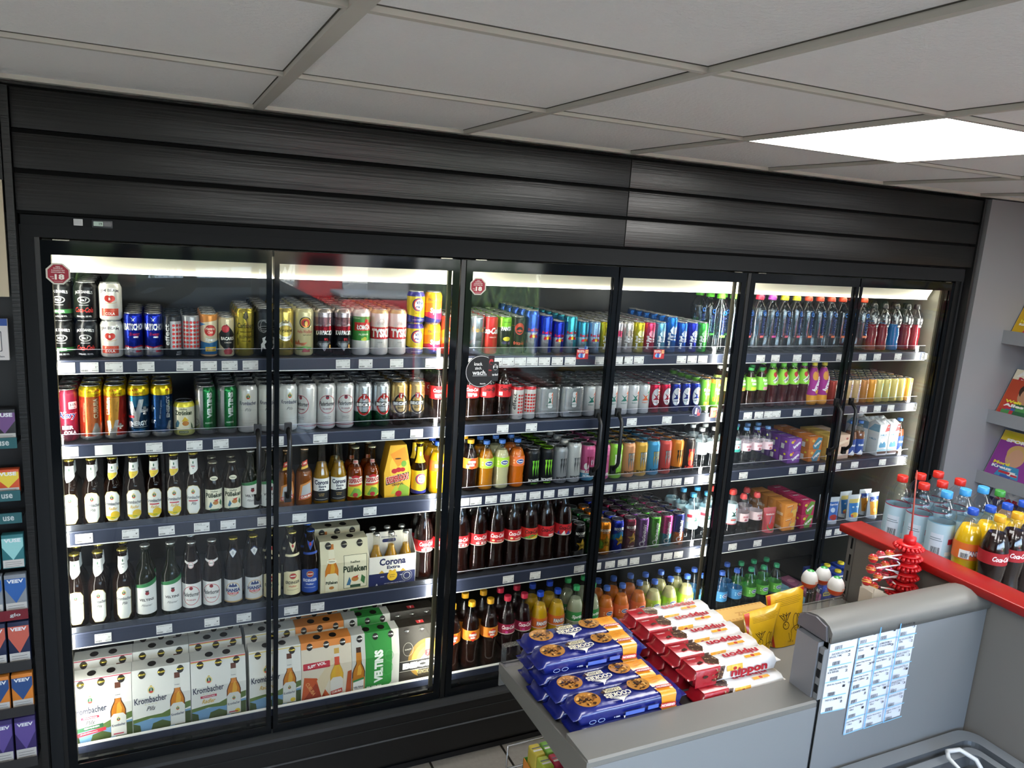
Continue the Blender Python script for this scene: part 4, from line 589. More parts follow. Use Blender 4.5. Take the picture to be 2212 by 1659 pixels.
def erd(nm,c,tc,cap,sh,desc): bottle(nm,EURO(31,243),243,('120b08','gls'),sh,desc,('crown',cap),[P([(-36,16),(36,16),(36,96),(20,104),(-20,104),(-36,96)],c),E(0,86,13,12,'b8a878'),E(0,86,11,10,'a83030'),R(-9,84,9,88,'e8e0d0'),T('ERDINGER',0,62,52,11,tc,b=.03),T('Weißbier',0,48,28,7,'b8503c' if tc!='e6e8f0' else 'd8dae8',sh=.3),R(-20,34,20,35,tc),P([(-24,208),(0,172),(24,208),(0,200)],c),E(0,194,6,6,'a83030'),R(-34,158,34,166,c,rot=3)])
erd('erdinger','dcd2a8','2a2620','d8c870','cream wheat beer bottle','large wheat beer, cream label'); erd('erdinger_blue','24489c','e6e8f0','3c64b8','blue wheat beer bottle','large wheat beer, blue label')
def cola1(nm,els,sh,desc,sl='c4202a',cap='c41c24'): bottle(nm,PET(36.5,298,.13),298,((.93,.93,.93),'clr'),sh,desc,('screw',cap),els,[(118,162,sl),(115,118,'dcd8c8')],drink=(PC,238,'liq'),obj='cola_bottle',n=22)
CC=lambda c:T('Coca-Cola',0,147,58,17,c,sh=.35,b=.03)
cola1('cola1',[CC('f2ecec'),T('ORIGINAL TASTE',0,133,30,3,'f0d8d8'),R(-20,121,-6,129,'f0d8d8'),R(0,121,10,129,'f0d8d8'),R(14,121,24,129,'f0d8d8')],'large cola bottle','large cola bottle with red label'); cola1('cola1v',[CC('f2ecec'),E(-18,128,6,4,'e8d8a0'),T('vanilla',8,127,26,6,'f0d8c0'),R(-110,118,110,120,'e8dcb8')],'vanilla cola bottle','large cola bottle, vanilla label')
cola1('cola1b',[CC('1c1214'),P([(-40,118),(0,136),(40,124),(40,118)],'4a9a3c'),P([(-10,118),(30,134),(44,128),(20,118)],'d8c83a')],'Brazil striped cola bottle'.replace('Brazil ','green '),'large cola bottle, green yellow stripes','c83028'); cola1('cola1z',[CC('1c1214'),R(-30,121,-6,129,'b02028'),R(2,121,24,129,'f0d8d8')],'black scripted cola bottle','large cola bottle, black script'); cola1('cola1u',[CC('1c1214'),P([(-40,118),(-30,134),(-22,118)],'2a3a8c'),P([(-20,118),(-8,136),(0,118)],'e8e8ea'),P([(0,118),(12,136),(22,118)],'2a3a8c'),P([(22,118),(30,132),(40,118)],'e8e8ea')],'striped cola bottle','large cola bottle, blue white stripes')
def rock(nm,c,sc,sh,desc,extra=()): can(nm,29.5,150,c,list(extra)+[STAR(4,62,31,'2a2418',.44),STAR(4,62,28,sc,.44),T('R',0,60,8,10,'2a2418',b=.03),T('R',8,60,8,10,'2a2418',b=.03),T('ROCKSTAR',0,112,56,12,'eeeeea',b=.06),T('ENERGY DRINK',0,101,30,3.4,'d8d8d4')],sh,desc,obj='energy_drink_can',kind='met')
rock('rock_k','1a1a1c','c8a438','black star energy can','black energy can with gold star',[P([(-90,20),(90,60),(90,30),(-90,0)],'4a4a4c')]); rock('rock_gr','1c5a2c','c8a438','dark green star can','dark green energy can, gold star'); rock('rock_o','dc8424','a88a2c','orange star energy can','orange energy can with gold star',[E(-20,50,16,20,'6a9a34'),E(20,30,20,16,'e0a030')])
rock('rock_b','28389c','c8a438','blue star energy can','blue energy can with gold star',[P([(-90,40),(-10,70),(90,30),(90,60),(0,100),(-90,60)],'2a84b8')]); rock('rock_m','6c1c34','b8943c','maroon star energy can','maroon energy can with gold star',[T('PUNCH',0,26,34,8,'e8d8d8',b=.05)])
def gon(nm,c,c2,sh,desc): can(nm,29,147,c,[E(-10,30,12,12,'e8e6ee'),E(-10,30,7,7,c2),T('GÖNRGY',-4,80,84,16,'f0eef4',rot=90,b=.06)],sh,desc,obj='energy_drink_can',kind='met',bands=[(0,62,c2)] if c2!=c else ())
gon('gon_p','7a4c94','7a4c94','purple energy can','purple energy can, white upright letters'); gon('gon_g','58a83c','58a83c','grass green energy can','grass green can, white upright letters'); gon('gon_m','c83c84','3a8ca8','magenta energy can','magenta and teal energy can'); gon('gon_b','28307c','d8702c','blue and orange can','dark blue and orange energy can')
def s1w(nm,cap,sh,desc,c='9cc0d0',c2='c8502c',tint=(.85,.92,.95),ct='screw'): water(nm,35,226,cap,'b9d2dc',s1('1f4a44',c2,118,.8)+[RR(-44,122,-20,136,2,'b8243a'),RR(-44,100,-28,114,2,'e0dcd0'),O(8,96,16,6,.8,'7aa0b4')],sh,desc,y0=.30,y1=.70,tint=tint,ct=ct)
s1w('s1_water','3c94cc','large blue capped water','large water bottle, blue cap'); 
water('s1_sport',33,226,'d03a34','c8dce4',s1('1f4a44','c83a34',118,.9)+[R(-14,84,14,92,'c84a44'),R(-90,66,90,70,'b83a4c')],'red capped water','water bottle with red sport cap',y0=.29,y1=.72,ct='sport'); water('evian_sport',34,198,'d04a4c','dfc8cc',[T('evian',2,96,30,12,'b83a50',b=.02),P([(-6,82),(0,88),(8,80),(12,84),(10,76),(-6,76)],'a04a5c')],'red capped pink water','pink labelled water, red sport cap',y0=.36,y1=.56,ct='sport')
def pouch(nm,base,els,short,desc,w=80,h=132,obj='juice_pouch'):
    b=B(); N=8; prof=lambda t:(.026*math.sin(PI*min(1,max(0,(1-t)*1.0))**.7)+.0015) if t>0 else .027
    vs=[];fs=[]
    for s in (-1,1):
        k=len(vs)
        for j in range(N+1):
            t=j/N; z=h*t/1000; ww=w/2000*(.88+.12*t if t>.0 else .85)
            for i in range(N+1):
                u=i/N*2-1; dd=(.024*(1-t)**.8+.001)*(1-u*u)**.5+.0008; vs.append((u*ww,s*dd,z))
        for j in range(N):
            for i in range(N):
                a=k+j*(N+1)+i; q=(a,a+1,a+N+2,a+N+1); fs.append(q if s<0 else q[::-1])
    b.add(vs,fs,M(base,'foil'),True)
    mp=lambda u,v,l:(lambda t,uu:(u/1000*(.88+.12*t),-((.024*(1-t)**.8+.001)*(max(0,1-uu*uu))**.5+.0012+.00005*l),v/1000))(min(1,max(0,v/h)),2*u/w)
    decal(b,els,mp,'ink',cu=10,cv=12,clip=(-w/2+2,2,w/2-2,h-2)); reg(nm,[('pouch',b)],w/2,h,short,desc,obj,'pouch',50)
pouch('capri_a','b4bcc4',[P([(-30,20),(30,20),(34,110),(-34,110)],'3c6cb8'),E(0,34,24,14,'a83a34'),T('Capri-Sun',0,96,50,12,'e8ecf4',b=.04),E(-6,70,14,12,'c8d8ec')],'blue cherry pouch','silver drink pouch, cherry picture'); pouch('capri_b','b8c0c8',[P([(-32,20),(32,20),(36,100),(-36,100)],'2c74b8'),P([(-36,92),(36,92),(34,112),(-34,112)],'c8b86a'),E(-12,72,6,3.5,'eef2f6'),E(14,72,6,3.5,'eef2f6'),E(-12,72,2,2,'1c3c6c'),E(14,72,2,2,'1c3c6c'),E(0,32,26,13,'d8b84a'),E(-18,28,8,6,'c85a4a')],'blue face pouch','silver drink pouch with eyes'); pouch('capri_c','b4bcc4',[P([(-28,20),(28,20),(34,112),(-34,112)],'e09a34'),P([(-34,88),(34,88),(34,112),(-34,112)],'2c4c9c'),T('Capri-Sun',0,92,50,12,'e8ecf4',b=.04),E(0,44,20,18,'dc8424'),E(0,44,14,12,'e8b04c')],'orange fruit pouch','silver drink pouch, orange picture')
pouch('melon','c8666a',[P([(-34,10),(34,10),(36,100),(-36,100)],'c85a60'),T('durstlöscher',0,88,50,9,'f0dcd8',b=.03),E(4,30,24,20,'4a8a44'),E(4,34,20,16,'c83c3c'),R(-2,40,2,80,'6a9ab8',rot=-20)],'watermelon drink pouch','red drink box with watermelon',w=72,h=118)
# carriers and six-packs
def sixpack(name,W,D,H,base,art,short,desc,capc='c8b450',flat=.52,top=(),hole='1c1410',side='c8c8c2'):
    y=-D/2; tw=D*.26; prof=[(y,0),(y,H*.60),(-tw,H),(tw,H),(-y,H*.60),(-y,0)]
    b=B(); b.prism([(p/1000,q/1000) for p,q in prof],'x',-W/2000,W/2000,M(base,'pap'))
    L1=H*.60; L2=math.hypot(tw+y,H*.40)
    def mp(u,v,l):
        o=.2+.045*l
        if v<=L1: return (u/1000,(y-o)/1000,v/1000)
        if v<=L1+L2: t=(v-L1)/L2; return (u/1000,(y+(-tw-y)*t-o*.85)/1000,(L1+(H-L1)*t+o*.4)/1000)
        return (u/1000,(-tw+(v-L1-L2))/1000,(H+o)/1000)
    tot=L1+L2
    holes=[]
    for x in (-W*.33,0,W*.33): holes+=[E(x,tot-17,11,13,hole,18)]
    tp=[E(-W*.16,tot+tw*.9,W*.075,tw*.55,hole,14),E(W*.16,tot+tw*.9,W*.075,tw*.55,hole,14)]+[ (vs,fs,c) for vs,fs,c in top]
    decal(b,list(art(W,tot))+tp+holes,mp,'pap',cv=[L1,L1+L2],clip=(-W/2+.5,1,W/2-.5,tot+2*tw-2),smooth=False)
    c=B()
    parts=[('carton',b)]
    for x in (-W*.33,0,W*.33):
        c=B(); px,py,pz=mp(x,tot-14,0); c.lathe([(.0125,0),(.0135,.0015),(.012,.004),(.0105,.0062),(.006,.0066)],M(capc,'met'),18); 
        for i,v in enumerate(c.v): c.v[i]=(v[0]+px,v[1]*.9+py+.004,v[2]+pz-.004)
        parts.append(('bottle_cap',c))
    reg(name,parts,W/2,H,short,desc,'beer_six_pack','six-pack',D+2)
def lake(W): return [P([(-W/2,0),(W/2,0),(W/2,66),(W*.2,60),(0,54),(-W/2,50)],'6c94b8'),P([(-W/2,44),(-W*.2,54),(W*.1,50),(W/2,74),(W/2,96),(W*.25,86),(0,66),(-W*.25,64),(-W/2,58)],'5a7038'),P([(W*.2,0),(W/2,0),(W/2,58),(W*.36,56),(W*.24,34)],'3c4c26'),P([(-W*.2,8),(W*.12,6),(W*.16,28),(0,42),(-W*.16,34)],'46562c'),P([(-W/2,0),(-W*.36,0),(-W*.38,34),(-W/2,44)],'3c4c26')]
def bpic(x,y,s,lab,neckc='5a2a10',body='c4781c',lc='dedfd8'):
    f=lambda pts,c:P([(x+a*s,y+b*s) for a,b in pts],c)
    return [f([(-20,-10),(20,-10),(20,70),(16,84),(9,100),(7.5,130),(7.5,150),(-7.5,150),(-7.5,130),(-9,100),(-16,84),(-20,70)],neckc),f([(-17,-10),(17,-10),(17,70),(13,84),(7,98),(6,126),(-6,126),(-7,98),(-13,84),(-17,70)],body),f([(-5,60),(8,60),(10,76),(4,96),(-2,90)],'dca43a'),f([(-9,106),(9,106),(8,134),(-8,134)],lc),f([(-19.5,-10),(19.5,-10),(19.5,50),(12,60),(-12,60),(-19.5,50)],lc)]+[(v,ff,c) for v,ff,c in lab]
def kromart(kind):
    def a(W,H):
        x=W*.27; e=lake(W)+bpic(x,26,1.16,crest(x,74,.9)+[T('Krombacher',x,54,40,10,'23284a',b=.015,rot=4)],lc='d3d4cd'); yel='radler' in kind; red='0' in kind
        e+=[T('Krombacher',x,160,15,3.4,'23284a')]
        e+=crest(-W*.18,H-70,1.5)+[T('Krombacher',-W*.19,H-101,98,23,'1f2440',b=.015,rot=2),T('★ ★ ★ ★',-W*.19,H-118,40,3,'c8c090')]
        if red: e+=[R(-W*.19-26,H-133,-W*.19+26,H-124,'b8304a',rot=2),T('ALKOHOLFREI',-W*.19,H-128.5,40,4.5,'ece0e0',b=.02)]
        e+=[T('Radler' if yel else 'Pils',-W*.19,H-(146 if red else 134),44 if yel else 28,16,'c8a030' if yel else '54565a',sh=.4)]
        if yel: e+=[R(-W/2,H-8,W/2,H-5,'d8c060'),E(x+12,24,9,8,'d8bc3a')]
        if red: e+=[R(-W/2,H-5,W/2,H-2,'b8304a'),R(x-16,20,x+14,24,'b8304a')]
        if kind=='pils0': e+=[P([(-W/2+18,50),(W*.02,58),(W*.02,72),(-W/2+18,64)],'1f5a38'),P([(-W/2,30),(W*.06,44),(W*.06,56),(-W/2,44)],'b8283a'),T('GEWINNEN',-W*.17,62,44,6,'eceee8',b=.04,rot=5),T('Jubiläum',-W*.22,44,50,5,'ece0e0',rot=5)]
        return e
    return a
KT=[T('Krombacher',0,270,34,5,'3a3c44')]
for nm,kd,sh,ds in (('six_pils0','pils0','red trimmed six-pack','white beer six-pack with red stripe'),('six_pils','pils','white beer six-pack','white beer six-pack with lake scene'),('six_rad0','radler0','red and gold six-pack','white lemon beer six-pack, red bar'),('six_rad','radler','gold trimmed six-pack','white lemon beer six-pack, gold stripe')):
    sixpack(nm,178,118,222,'dcdcd6',kromart(kd),sh,ds)
def curart(W,H): return [P([(-W/2,0),(W*.1,0),(-W*.2,90),(-W*.45,100)],'c0562c'),P([(-W/2,0),(W*.02,0),(-W*.22,70)],'9c3a22'),T('CURUBA',-W*.32,50,60,14,'d89a60',rot=-62,b=.03),P([(-W*.1,10),(W*.1,100),(W*.2,150),(W*.1,160),(-W*.2,80)],'d8c8a8'),RR(-W*.47,128,W*.06,152,3,'b8283a'),T('5,0% VOL',-W*.2,141,66,13,'f0e8e6',rot=6,b=.05)]+bpic(W*.20,8,1.22,[P([(W*.2-20,6),(W*.2+22,16),(W*.2+20,34),(W*.2-22,26)],'b83a2c'),T('CURUBA',W*.2,22,36,9,'f0e0d0',rot=8,b=.04)],'c8a04a','dcae34','d8d4cc')+[P([(W*.2-9,130),(W*.2+9,130),(W*.2+9,160),(W*.2-9,160)],'c84a2c'),P([(W*.38,4),(W/2,0),(W/2,100),(W*.42,96)],'a84a24'),R(-W/2,H-24,W/2,H+60,'e08a40')]
sixpack('six_curuba',182,118,222,'d9cfbc',curart,'orange fruit beer six-pack','orange and white fruit beer six-pack','c8c8c4')
def veltart(W,H): return [P([(-W*.22,0),(W*.22,0),(W*.34,20),(W*.34,H+60),(-W*.22,H+60)],'2f8a3c'),T('VELTINS',W*.06,92,132,34,'eef2ec',rot=90,b=.06),T('PILSENER',-W*.02,12,60,8,'eef2ec',b=.04),O(W*.24,80,22,30,1.5,'4aa052'),O(W*.28,130,16,22,1.5,'4aa052')]+bpic(-W*.36,0,1.2,[P([(-W*.36-20,-8),(-W*.36+20,-8),(-W*.36+20,52),(-W*.36-20,44)],'dcdcd8'),P([(-W*.36-20,44),(-W*.36+20,52),(-W*.36+20,60),(-W*.36-20,52)],'2a7a44'),T('VELTINS',-W*.36,22,38,8,'26262a',b=.03)],'3a1c0c','b8741c','b8741c')
sixpack('six_veltins',182,118,222,'c9cac4',veltart,'green banner six-pack','green and white beer six-pack','c8c8c4')
def beckart(W,H): return [E(W*.12,92,W*.44,80,'7a5c14',36),E(W*.12,92,W*.36,66,'b8922a',36),E(W*.12,92,W*.25,50,'dcb640',32),E(W*.1,34,W*.2,30,'2a2418')]+[P([(W*.12-9,70),(W*.12+30,70),(W*.12+30,96),(W*.12+14,116),(W*.12+11,170),(W*.12-9,170),(W*.12-12,116),(W*.12-28,96),(W*.12-28,70)],'c8b88a'),P([(W*.12-12,128),(W*.12+12,128),(W*.12+13,108),(W*.12,98),(W*.12-13,108)],'c4343a'),T('7',W*.12,114,9,18,'f0e8e4',b=.04),R(-W/2,52,W/2,92,'101010'),R(-W/2,50,W/2,51.5,'d8d4c8'),R(-W/2,92,W/2,93.5,'d8d4c8'),T("BECK'S",W*.02,72,W*.9,27,'f4f2ee',b=.07),T('GOLD',W*.1,38,74,14,'d8c890',b=.06),T('GOLD',W*.1,38,72,12,'1c1a16',b=.03),O(-W*.32,140,20,26,1,'b8b4a8'),T('QUALITY',-W*.32,140,26,6,'b8b4a8'),P([(-14,H+12),(14,H+12),(15,H+34),(-15,H+34)],'c4343a'),T('7',0,H+23,9,16,'f0e8e4',b=.04)]
sixpack('six_becks',182,118,222,'2a2620',beckart,'black gold six-pack','black and gold beer six-pack','b8b8b4')
def pullart(W,H): return [R(-W*.02,12,W*.47,138,'2c3c26'),R(-W*.01,13.5,W*.46,136.5,'ddd8bc'),T('helles',W*.22,112,34,9,'2c3c26',b=.03),T('Pülleken',W*.22,86,86,25,'23331f',b=.04),E(W*.22,46,13,10,'b87a3a'),P([(W*.04,24),(W*.1,56),(W*.14,40),(W*.12,24)],'3a6a8c'),P([(W*.36,60),(W*.34,36),(W*.42,22),(W*.44,48)],'3a6a3c'),P([(W*.16,52),(W*.3,60),(W*.26,50)],'b83a2c'),R(W*.12,14,W*.34,24,'2f4a34')]+bpic(-W*.27,6,1.18,[T('Pülleken',-W*.27,42,42,12,'23331f',b=.04),E(-W*.27,22,9,6,'b87a3a'),E(-W*.27,122,17,8,'e2dec4'),T('Pülleken',-W*.27,122,22,5,'2c3c26')],'b86a1c','c8781c','ddd8bc')
sixpack('six_pulleken',172,116,190,'d2ccac',pullart,'cream beer six-pack','cream beer six-pack with cartoon barrel','8a887c')
# open carrier with six clear bottles
def crate():
    b=B(); K=M('1c2450','pap'); Wh=M('d8d6ce','pap'); w,d=.088,.058
    b.box((-w,-d,0),(w,-d+.002,.052),K).box((-w,-d,.052),(w,-d+.002,.118),Wh).box((-w,d-.002,0),(w,d,.118),Wh)
    for s in (-1,1): b.prism([(-d,0),(d,0),(d,.118),(0,.165),(-d,.118)],'x',s*w-.001,s*w+.001,Wh)
    b.box((-w,-.001,0),(w,.001,.19),Wh); b.box((-w,-d,0),(w,d,.003),K)
    decal(b,[T('Corona',0,96,100,28,'1c2450',b=.04),T('Extra',4,73,50,13,'1c2450',b=.04),P([(-16,54),(-10,64),(0,58),(10,64),(16,54)],'c8a23a'),P([(-52,52),(-40,64),(-30,52)],'c8a23a'),P([(52,52),(40,64),(30,52)],'c8a23a'),E(0,38,19,19,'d8b02c',30),T('LA CERVEZA',0,42,22,4,'3a3430'),T('MAS FINA',0,34,18,4,'3a3430'),T('SINCE',-38,38,14,4,'e8e8ea'),T('1925',34,38,10,4,'e8e8ea'),O(56,32,20,20,1,'b8b8b4'),O(56,32,14,14,3,'a8a8a4'),P([(-62,6),(-58,14),(-54,6)],'e8e8ea'),T('IMPORT BEER FROM MEXICO',10,10,80,3,'c8c8d4')],lambda u,v,l:(u/1000,-d-.0004-.00004*l,v/1000),'pap',clip=(-87,1,87,117),smooth=False)
    decal(b,[T('Corona Extra',0,170,60,7,'1c2450'),RR(-26,148,26,162,6,'1c2450')],lambda u,v,l:(u/1000,-.0014-.00004*l,v/1000),'pap')
    parts=[('carrier',b)]
    for x in (-.056,0,.056):
        for y in (-.029,.029):
            q=B(); p=[(22,6),(25,10),(25,104),(22,118),(14,140),(11.5,170),(11.5,196)]
            q.lathe([(a/1000,z/1000) for a,z in p],M((.9,.9,.86),'clr'),16,cx=x,cy=y); q.lathe([(.0235,.01),(.0235,.104),(.012,.140),(.0105,.150)],M('a87c1c','liq'),16,cx=x,cy=y); q.lathe([(.0135,.192),(.013,.196),(.011,.2),(.006,.2008)],M('d8d8d4','met'),16,cx=x,cy=y); parts.append(('bottle',q))
    reg('crate',parts,90,200,'open carrier of beers','open white carrier with clear bottles','beer_carrier','six-pack',120)
crate()
def despc():
    b=B(); p=[(-.045,0),(.045,0),(.05,.10),(.030,.203),(-.030,.203),(-.05,.10)]
    b.prism([(x,z) for x,z in p],'y',-.032,.032,M('cf9c24','pap'))
    decal(b,[P([(-46,2),(46,2),(50,100),(30,200),(-30,200),(-50,100)],'d6a628'),E(4,120,34,54,'dcb840',30),P([(-30,170),(0,120),(40,150),(24,196)],'d88a24'),E(0,152,12,3,'4a2c10'),P([(-10,10),(14,62),(46,40),(44,8)],'7ca034'),P([(-24,20),(-4,56),(10,20)],'a8b83c'),P([(-44,84),(42,100),(44,72),(-42,54)],'3a1c14'),T('DESPERADOS',0,78,84,27,'e8dcc8',rot=9,b=.08),T('DESPERADOS',0,78,81,24,'a81c28',rot=9,b=.05),E(-12,106,11,9,'a81c28'),E(3,110,11,9,'a81c28'),E(18,110,10,8,'a81c28'),T('ORIGINAL',2,56,44,9,'5a3a14',rot=6,b=.04),E(6,20,12,11,'a81c28'),E(22,132,10,12,'6a9a38')],lambda u,v,l:(u/1000,-.0323-.00004*l,v/1000),'pap',clip=(-50,1,50,202),smooth=False)
    reg('desp_carton',[('carton',b)],51,203,'amber gift carton','yellow beer carton with red lettering','beer_carton','carton',66)
despc()
def fourpack():
    b=B()
    for x in (-26,26): 
        for y in (-26,26): b.lathe([(.021,0),(.0255,.005),(.0255,.116),(.0225,.122),(.0222,.1235)],M('a9abad','met'),20,cx=x/1000,cy=y/1000)
    w=B(); pts=[]; 
    for cx,cy_,a0 in ((26,-26,-90),(26,26,0),(-26,26,90),(-26,-26,180)):
        for i in range(7): t=math.radians(a0+15*i); pts.append(((cx+26.2*math.cos(t))/1000,(cy_+26.2*math.sin(t))/1000))
    w.add([(x,y,z) for z in (.004,.118) for x,y in pts],[(i,(i+1)%len(pts),(i+1)%len(pts)+len(pts),i+len(pts)) for i in range(len(pts))],M('b2b4b5','met'),True)
    w.add([(x,y,.1262) for x,y in pts],[tuple(range(len(pts)))],M('a0a2a4','clr') if False else M((.6,.6,.62),'film'))
    decal(w,[RR(-14,40,8,104,5,'4a4c4e'),RR(-13,41,7,103,5,'d4d5d6')]+[( [(x-4,yy) for x,yy in v],f,c) for v,f,c in s1('1f5a4c','d05c2c',74,.6)]+[T('4x 250 ml e',0,22,50,9,'2c3c3c',b=.03)],lambda u,v,l:(u/1000+.004,-.0526-.00004*l,v/1000),'ink')
    reg('four_pack',[('can',b),('wrap',w)],53,127,'wrapped four-pack','shrink-wrapped silver energy four-pack','energy_four_pack','multipack',107)
fourpack()
# bottom shelf one-litre bottles and others
sodab('mezzo1','1c0a06','dc8422',mezzo(152),'large cola mix bottle','large cola mix bottle, orange label','dca424',36.5,284,.46,.61,.14); sodab('cherry1','1c0608','a01848',[T('Coca-Cola',0,160,58,17,'f2ecec',sh=.35,b=.03),E(-8,140,6,5,'d84a9c'),R(-110,131,110,134,'dcd8c8')],'cherry cola bottle','large cherry cola, magenta label','d02c4c',36.5,284,.46,.61,.14)
sodab('fanta1','dcae14','dc6c24',FB_(152,1.35)+[R(-110,131,110,134,'dcd8c8')],'large orange soda','large yellow soda, orange label','2450d0',36.5,280,.46,.62,.06); sodab('sprite1','a4ac90','2f8a44',[T('Sprite',0,152,54,19,'eef4ee',sh=.2,b=.04),R(-110,131,110,134,'dcd8c8')],'large lemon soda','large lemon soda, green label','3cb06c',36.5,282,.46,.62,.06)
juni('orange1','cc6c14','d86428','f0a870','large orange drink','large orange drink, blue cap','3c64b4',36,256); juni('lemon1','c0bc84','a4c83a','d8e88a','large lemon drink','large cloudy lemon drink, blue cap','3c64c0',36,250)
water('wat_b',34,240,'3a60b8','3c84b8',unser(128,'8cc0e0'),'blue labelled water','blue labelled water, blue cap',tint=(.80,.90,.93),y0=.42,y1=.62); water('wat_g',34,234,'2f9468','5aa83c',unser(126,'a8d88a'),'green labelled water','green labelled water, green cap',tint=(.78,.92,.92),y0=.42,y1=.62)
carton('muller',70,70,130,'24429c',[RR(-30,60,30,100,4,'2c50b4'),RR(-26,30,26,50,6,'d8c84a'),T('Müller',0,40,40,12,'24306c',b=.05),R(-34,120,34,129,'dcdcd8')],(),[R(-20,20,20,60,'e8e8e4')],'blue milk drink carton','blue milk drink carton, yellow cap',obj='milk_drink_carton',extra=[('cap',B().lathe([(.016,.1305),(.017,.133),(.016,.142),(.012,.143)],M('dcc82c','pls'),18))])
carton('flatbox_b',84,120,40,'6a98a8',[T('QUELL',0,20,40,10,'e0e8ea')],[R(-36,-50,36,50,'7aa8b4'),E(10,0,16,22,'a8c8cc')],(),'pale blue flat box','low pale blue drinks tray',obj='drinks_tray',cat='box'); carton('flatbox_p',84,110,46,'8a4a6c',[R(-36,8,36,30,'a86a84')],[R(-36,-50,36,50,'9a5a78'),E(0,0,22,18,'c88a9c')],(),'purple flat box','low purple drinks tray',obj='drinks_tray',cat='box')
# ================================================================ placing the products
DN2=['one','two','three','four','five','six']; SN=['top','second','third','fourth','bottom']
def clone(k,name,loc,rz,par=None):
    K=KIND[k]
    if len(K['parts'])==1:
        o=bpy.data.objects.new(K['obj'],K['parts'][0][1]); COL.objects.link(o); o.location=loc; o.rotation_euler=(0,0,rz); return o
    r=empty(K['obj'],loc,rz)
    for n,me in K['parts']:
        o=bpy.data.objects.new(n,me); COL.objects.link(o); o.parent=r
    return r
PLUR=lambda s: s if s.endswith('s') else s+('es' if s.endswith('x') else 's')
def door_of(x):
    for i,(a,b,_) in enumerate(DX):
        if x<b+.012: return i
    return 5
NPL=0
def shelf(si,items,yf=.118):
    """items: (kind, px, py, rows behind[, stacked][, turn])"""
    global NPL
    pos=[]
    for it in items:
        k,px,py,nb=it[:4]; st=it[4] if len(it)>4 else 1; rz=it[5] if len(it)>5 else None
        K=KIND[k]; yc=yf+K['d']/2; x=unp(px,py,y=yc-K['d']*.3).x; pos.append([k,x,yc,nb,st,rz])
    pos.sort(key=lambda p:p[1])
    for _ in range(500):
        for a,b in zip(pos,pos[1:]):
            need=KIND[a[0]]['r']+KIND[b[0]]['r']+.0012; gap=b[1]-a[1]
            if gap<need: d=(need-gap)/2; a[1]-=d; b[1]+=d
        if pos[0][1]-KIND[pos[0][0]]['r']<-.004: pos[0][1]=KIND[pos[0][0]]['r']-.004
        if pos[-1][1]+KIND[pos[-1][0]]['r']>3.712: pos[-1][1]=3.712-KIND[pos[-1][0]]['r']
    for a,b in zip(pos,pos[1:]):
        q=KIND[a[0]]['r']+KIND[b[0]]['r']-(b[1]-a[1])
        if q>.001: print('TIGHT',si,a[0],b[0],round(q,4),round(a[1],3))
    cnt=[0]*6
    for k,x,yc,nb,st,rz in pos:
        K=KIND[k]; dr=door_of(x); cnt[dr]+=1; c=cnt[dr]; z=SZ[si]
        rows=min(nb+1,int((.592-yf)/(K['d']+.0012)))
        for row in range(rows):
            for lv in range(st):
                a=rz if (rz is not None and row==0) else random.uniform(-.16,.10)
                if K['cat'] in ('carton','six-pack','multipack','pouch'): a=0 if K['cat']!='pouch' else random.uniform(-.1,.1)
                o=clone(k,K['obj'],(x+ (random.uniform(-.0004,.0004) if row else 0),yc+row*(K['d']+.0012),z+lv*(K['h']+.0004)),a)
                up=('upper ' if lv==1 else 'lower ') if st==2 else ''
                if row==0: lab=f"{up}{K['desc']}, {ORD[c]} on {SN[si]} shelf, door {DN2[dr]}"
                else: lab=f"{up}{K['short']}, {ORD[row]} back in column {c}, {SN[si]} shelf, door {DN2[dr]}"
                tag(o,lab,K['cat'],f"{PLUR(K['short'])} on the {SN[si]} shelf"); NPL+=1
shelf(0,[('jd_ginger',139,690,2,2),('jd_cola',183,690,4,2),('jb_new',236,690,0,2),('gorb',282,717,4),('gorb',326,717,4),('effect_black',367,722,3),('effect_silver',409,722,3),('havana',453,720,3),('bacardi',490,724,2),('elephant',530,714,3),('black_line',568,710,5),
 ('warst',622,712,4),('paul_hefe',662,712,5),('karpackie',703,712,5),('karpackie',743,712,5),('lomza',785,712,6),('tyskie',824,712,6),('tyskie',862,712,6),('vitamalz',899,692,0,2),('spezi',937,692,0,2),('mezzo_can',966,724,3),
 ('fritz_can',1006,716,3),('cola_vanilla_can',1031,717,5),('cola_can',1063,717,5),('fanta_can',1092,717,5),('fritz_can',1121,717,5),('rb473',1149,707,4),('rb355',1180,714,5),('rb250',1208,722,5),('rbs355',1233,716,6),('rbs250',1259,722,6),('rbc250',1283,722,6),('rbe_yellow',1307,722,6),
 ('rbe_pink0',1335,724,6),('rbe_white',1356,724,6),('rbe_yellow',1379,724,6),('rbe_pink',1403,724,6),('rbe_sky',1426,724,6),('rbe_sea',1450,714,5),('rbe_sea2',1475,724,6),('rbe_dark',1498,724,6),('rbe_green',1520,724,6),
 ('act_green',1562,700,2),('act_green',1595,700,1),('act_red',1622,700,1),('act_red',1641,700,1),('act_purple',1667,700,1),('act_yellow',1693,700,1),('act_yellow',1718,700,1),('act_orange',1745,700,1),('act_orange',1770,700,1),('act_orange',1795,700,1),('act_orange',1820,700,1),('act_orange',1867,700,1),
 ('pow_red',1889,708,2),('pow_red',1912,708,2),('pow_blue',1937,708,2),('pow_red',1985,708,2),('pow_red',2008,708,2)])
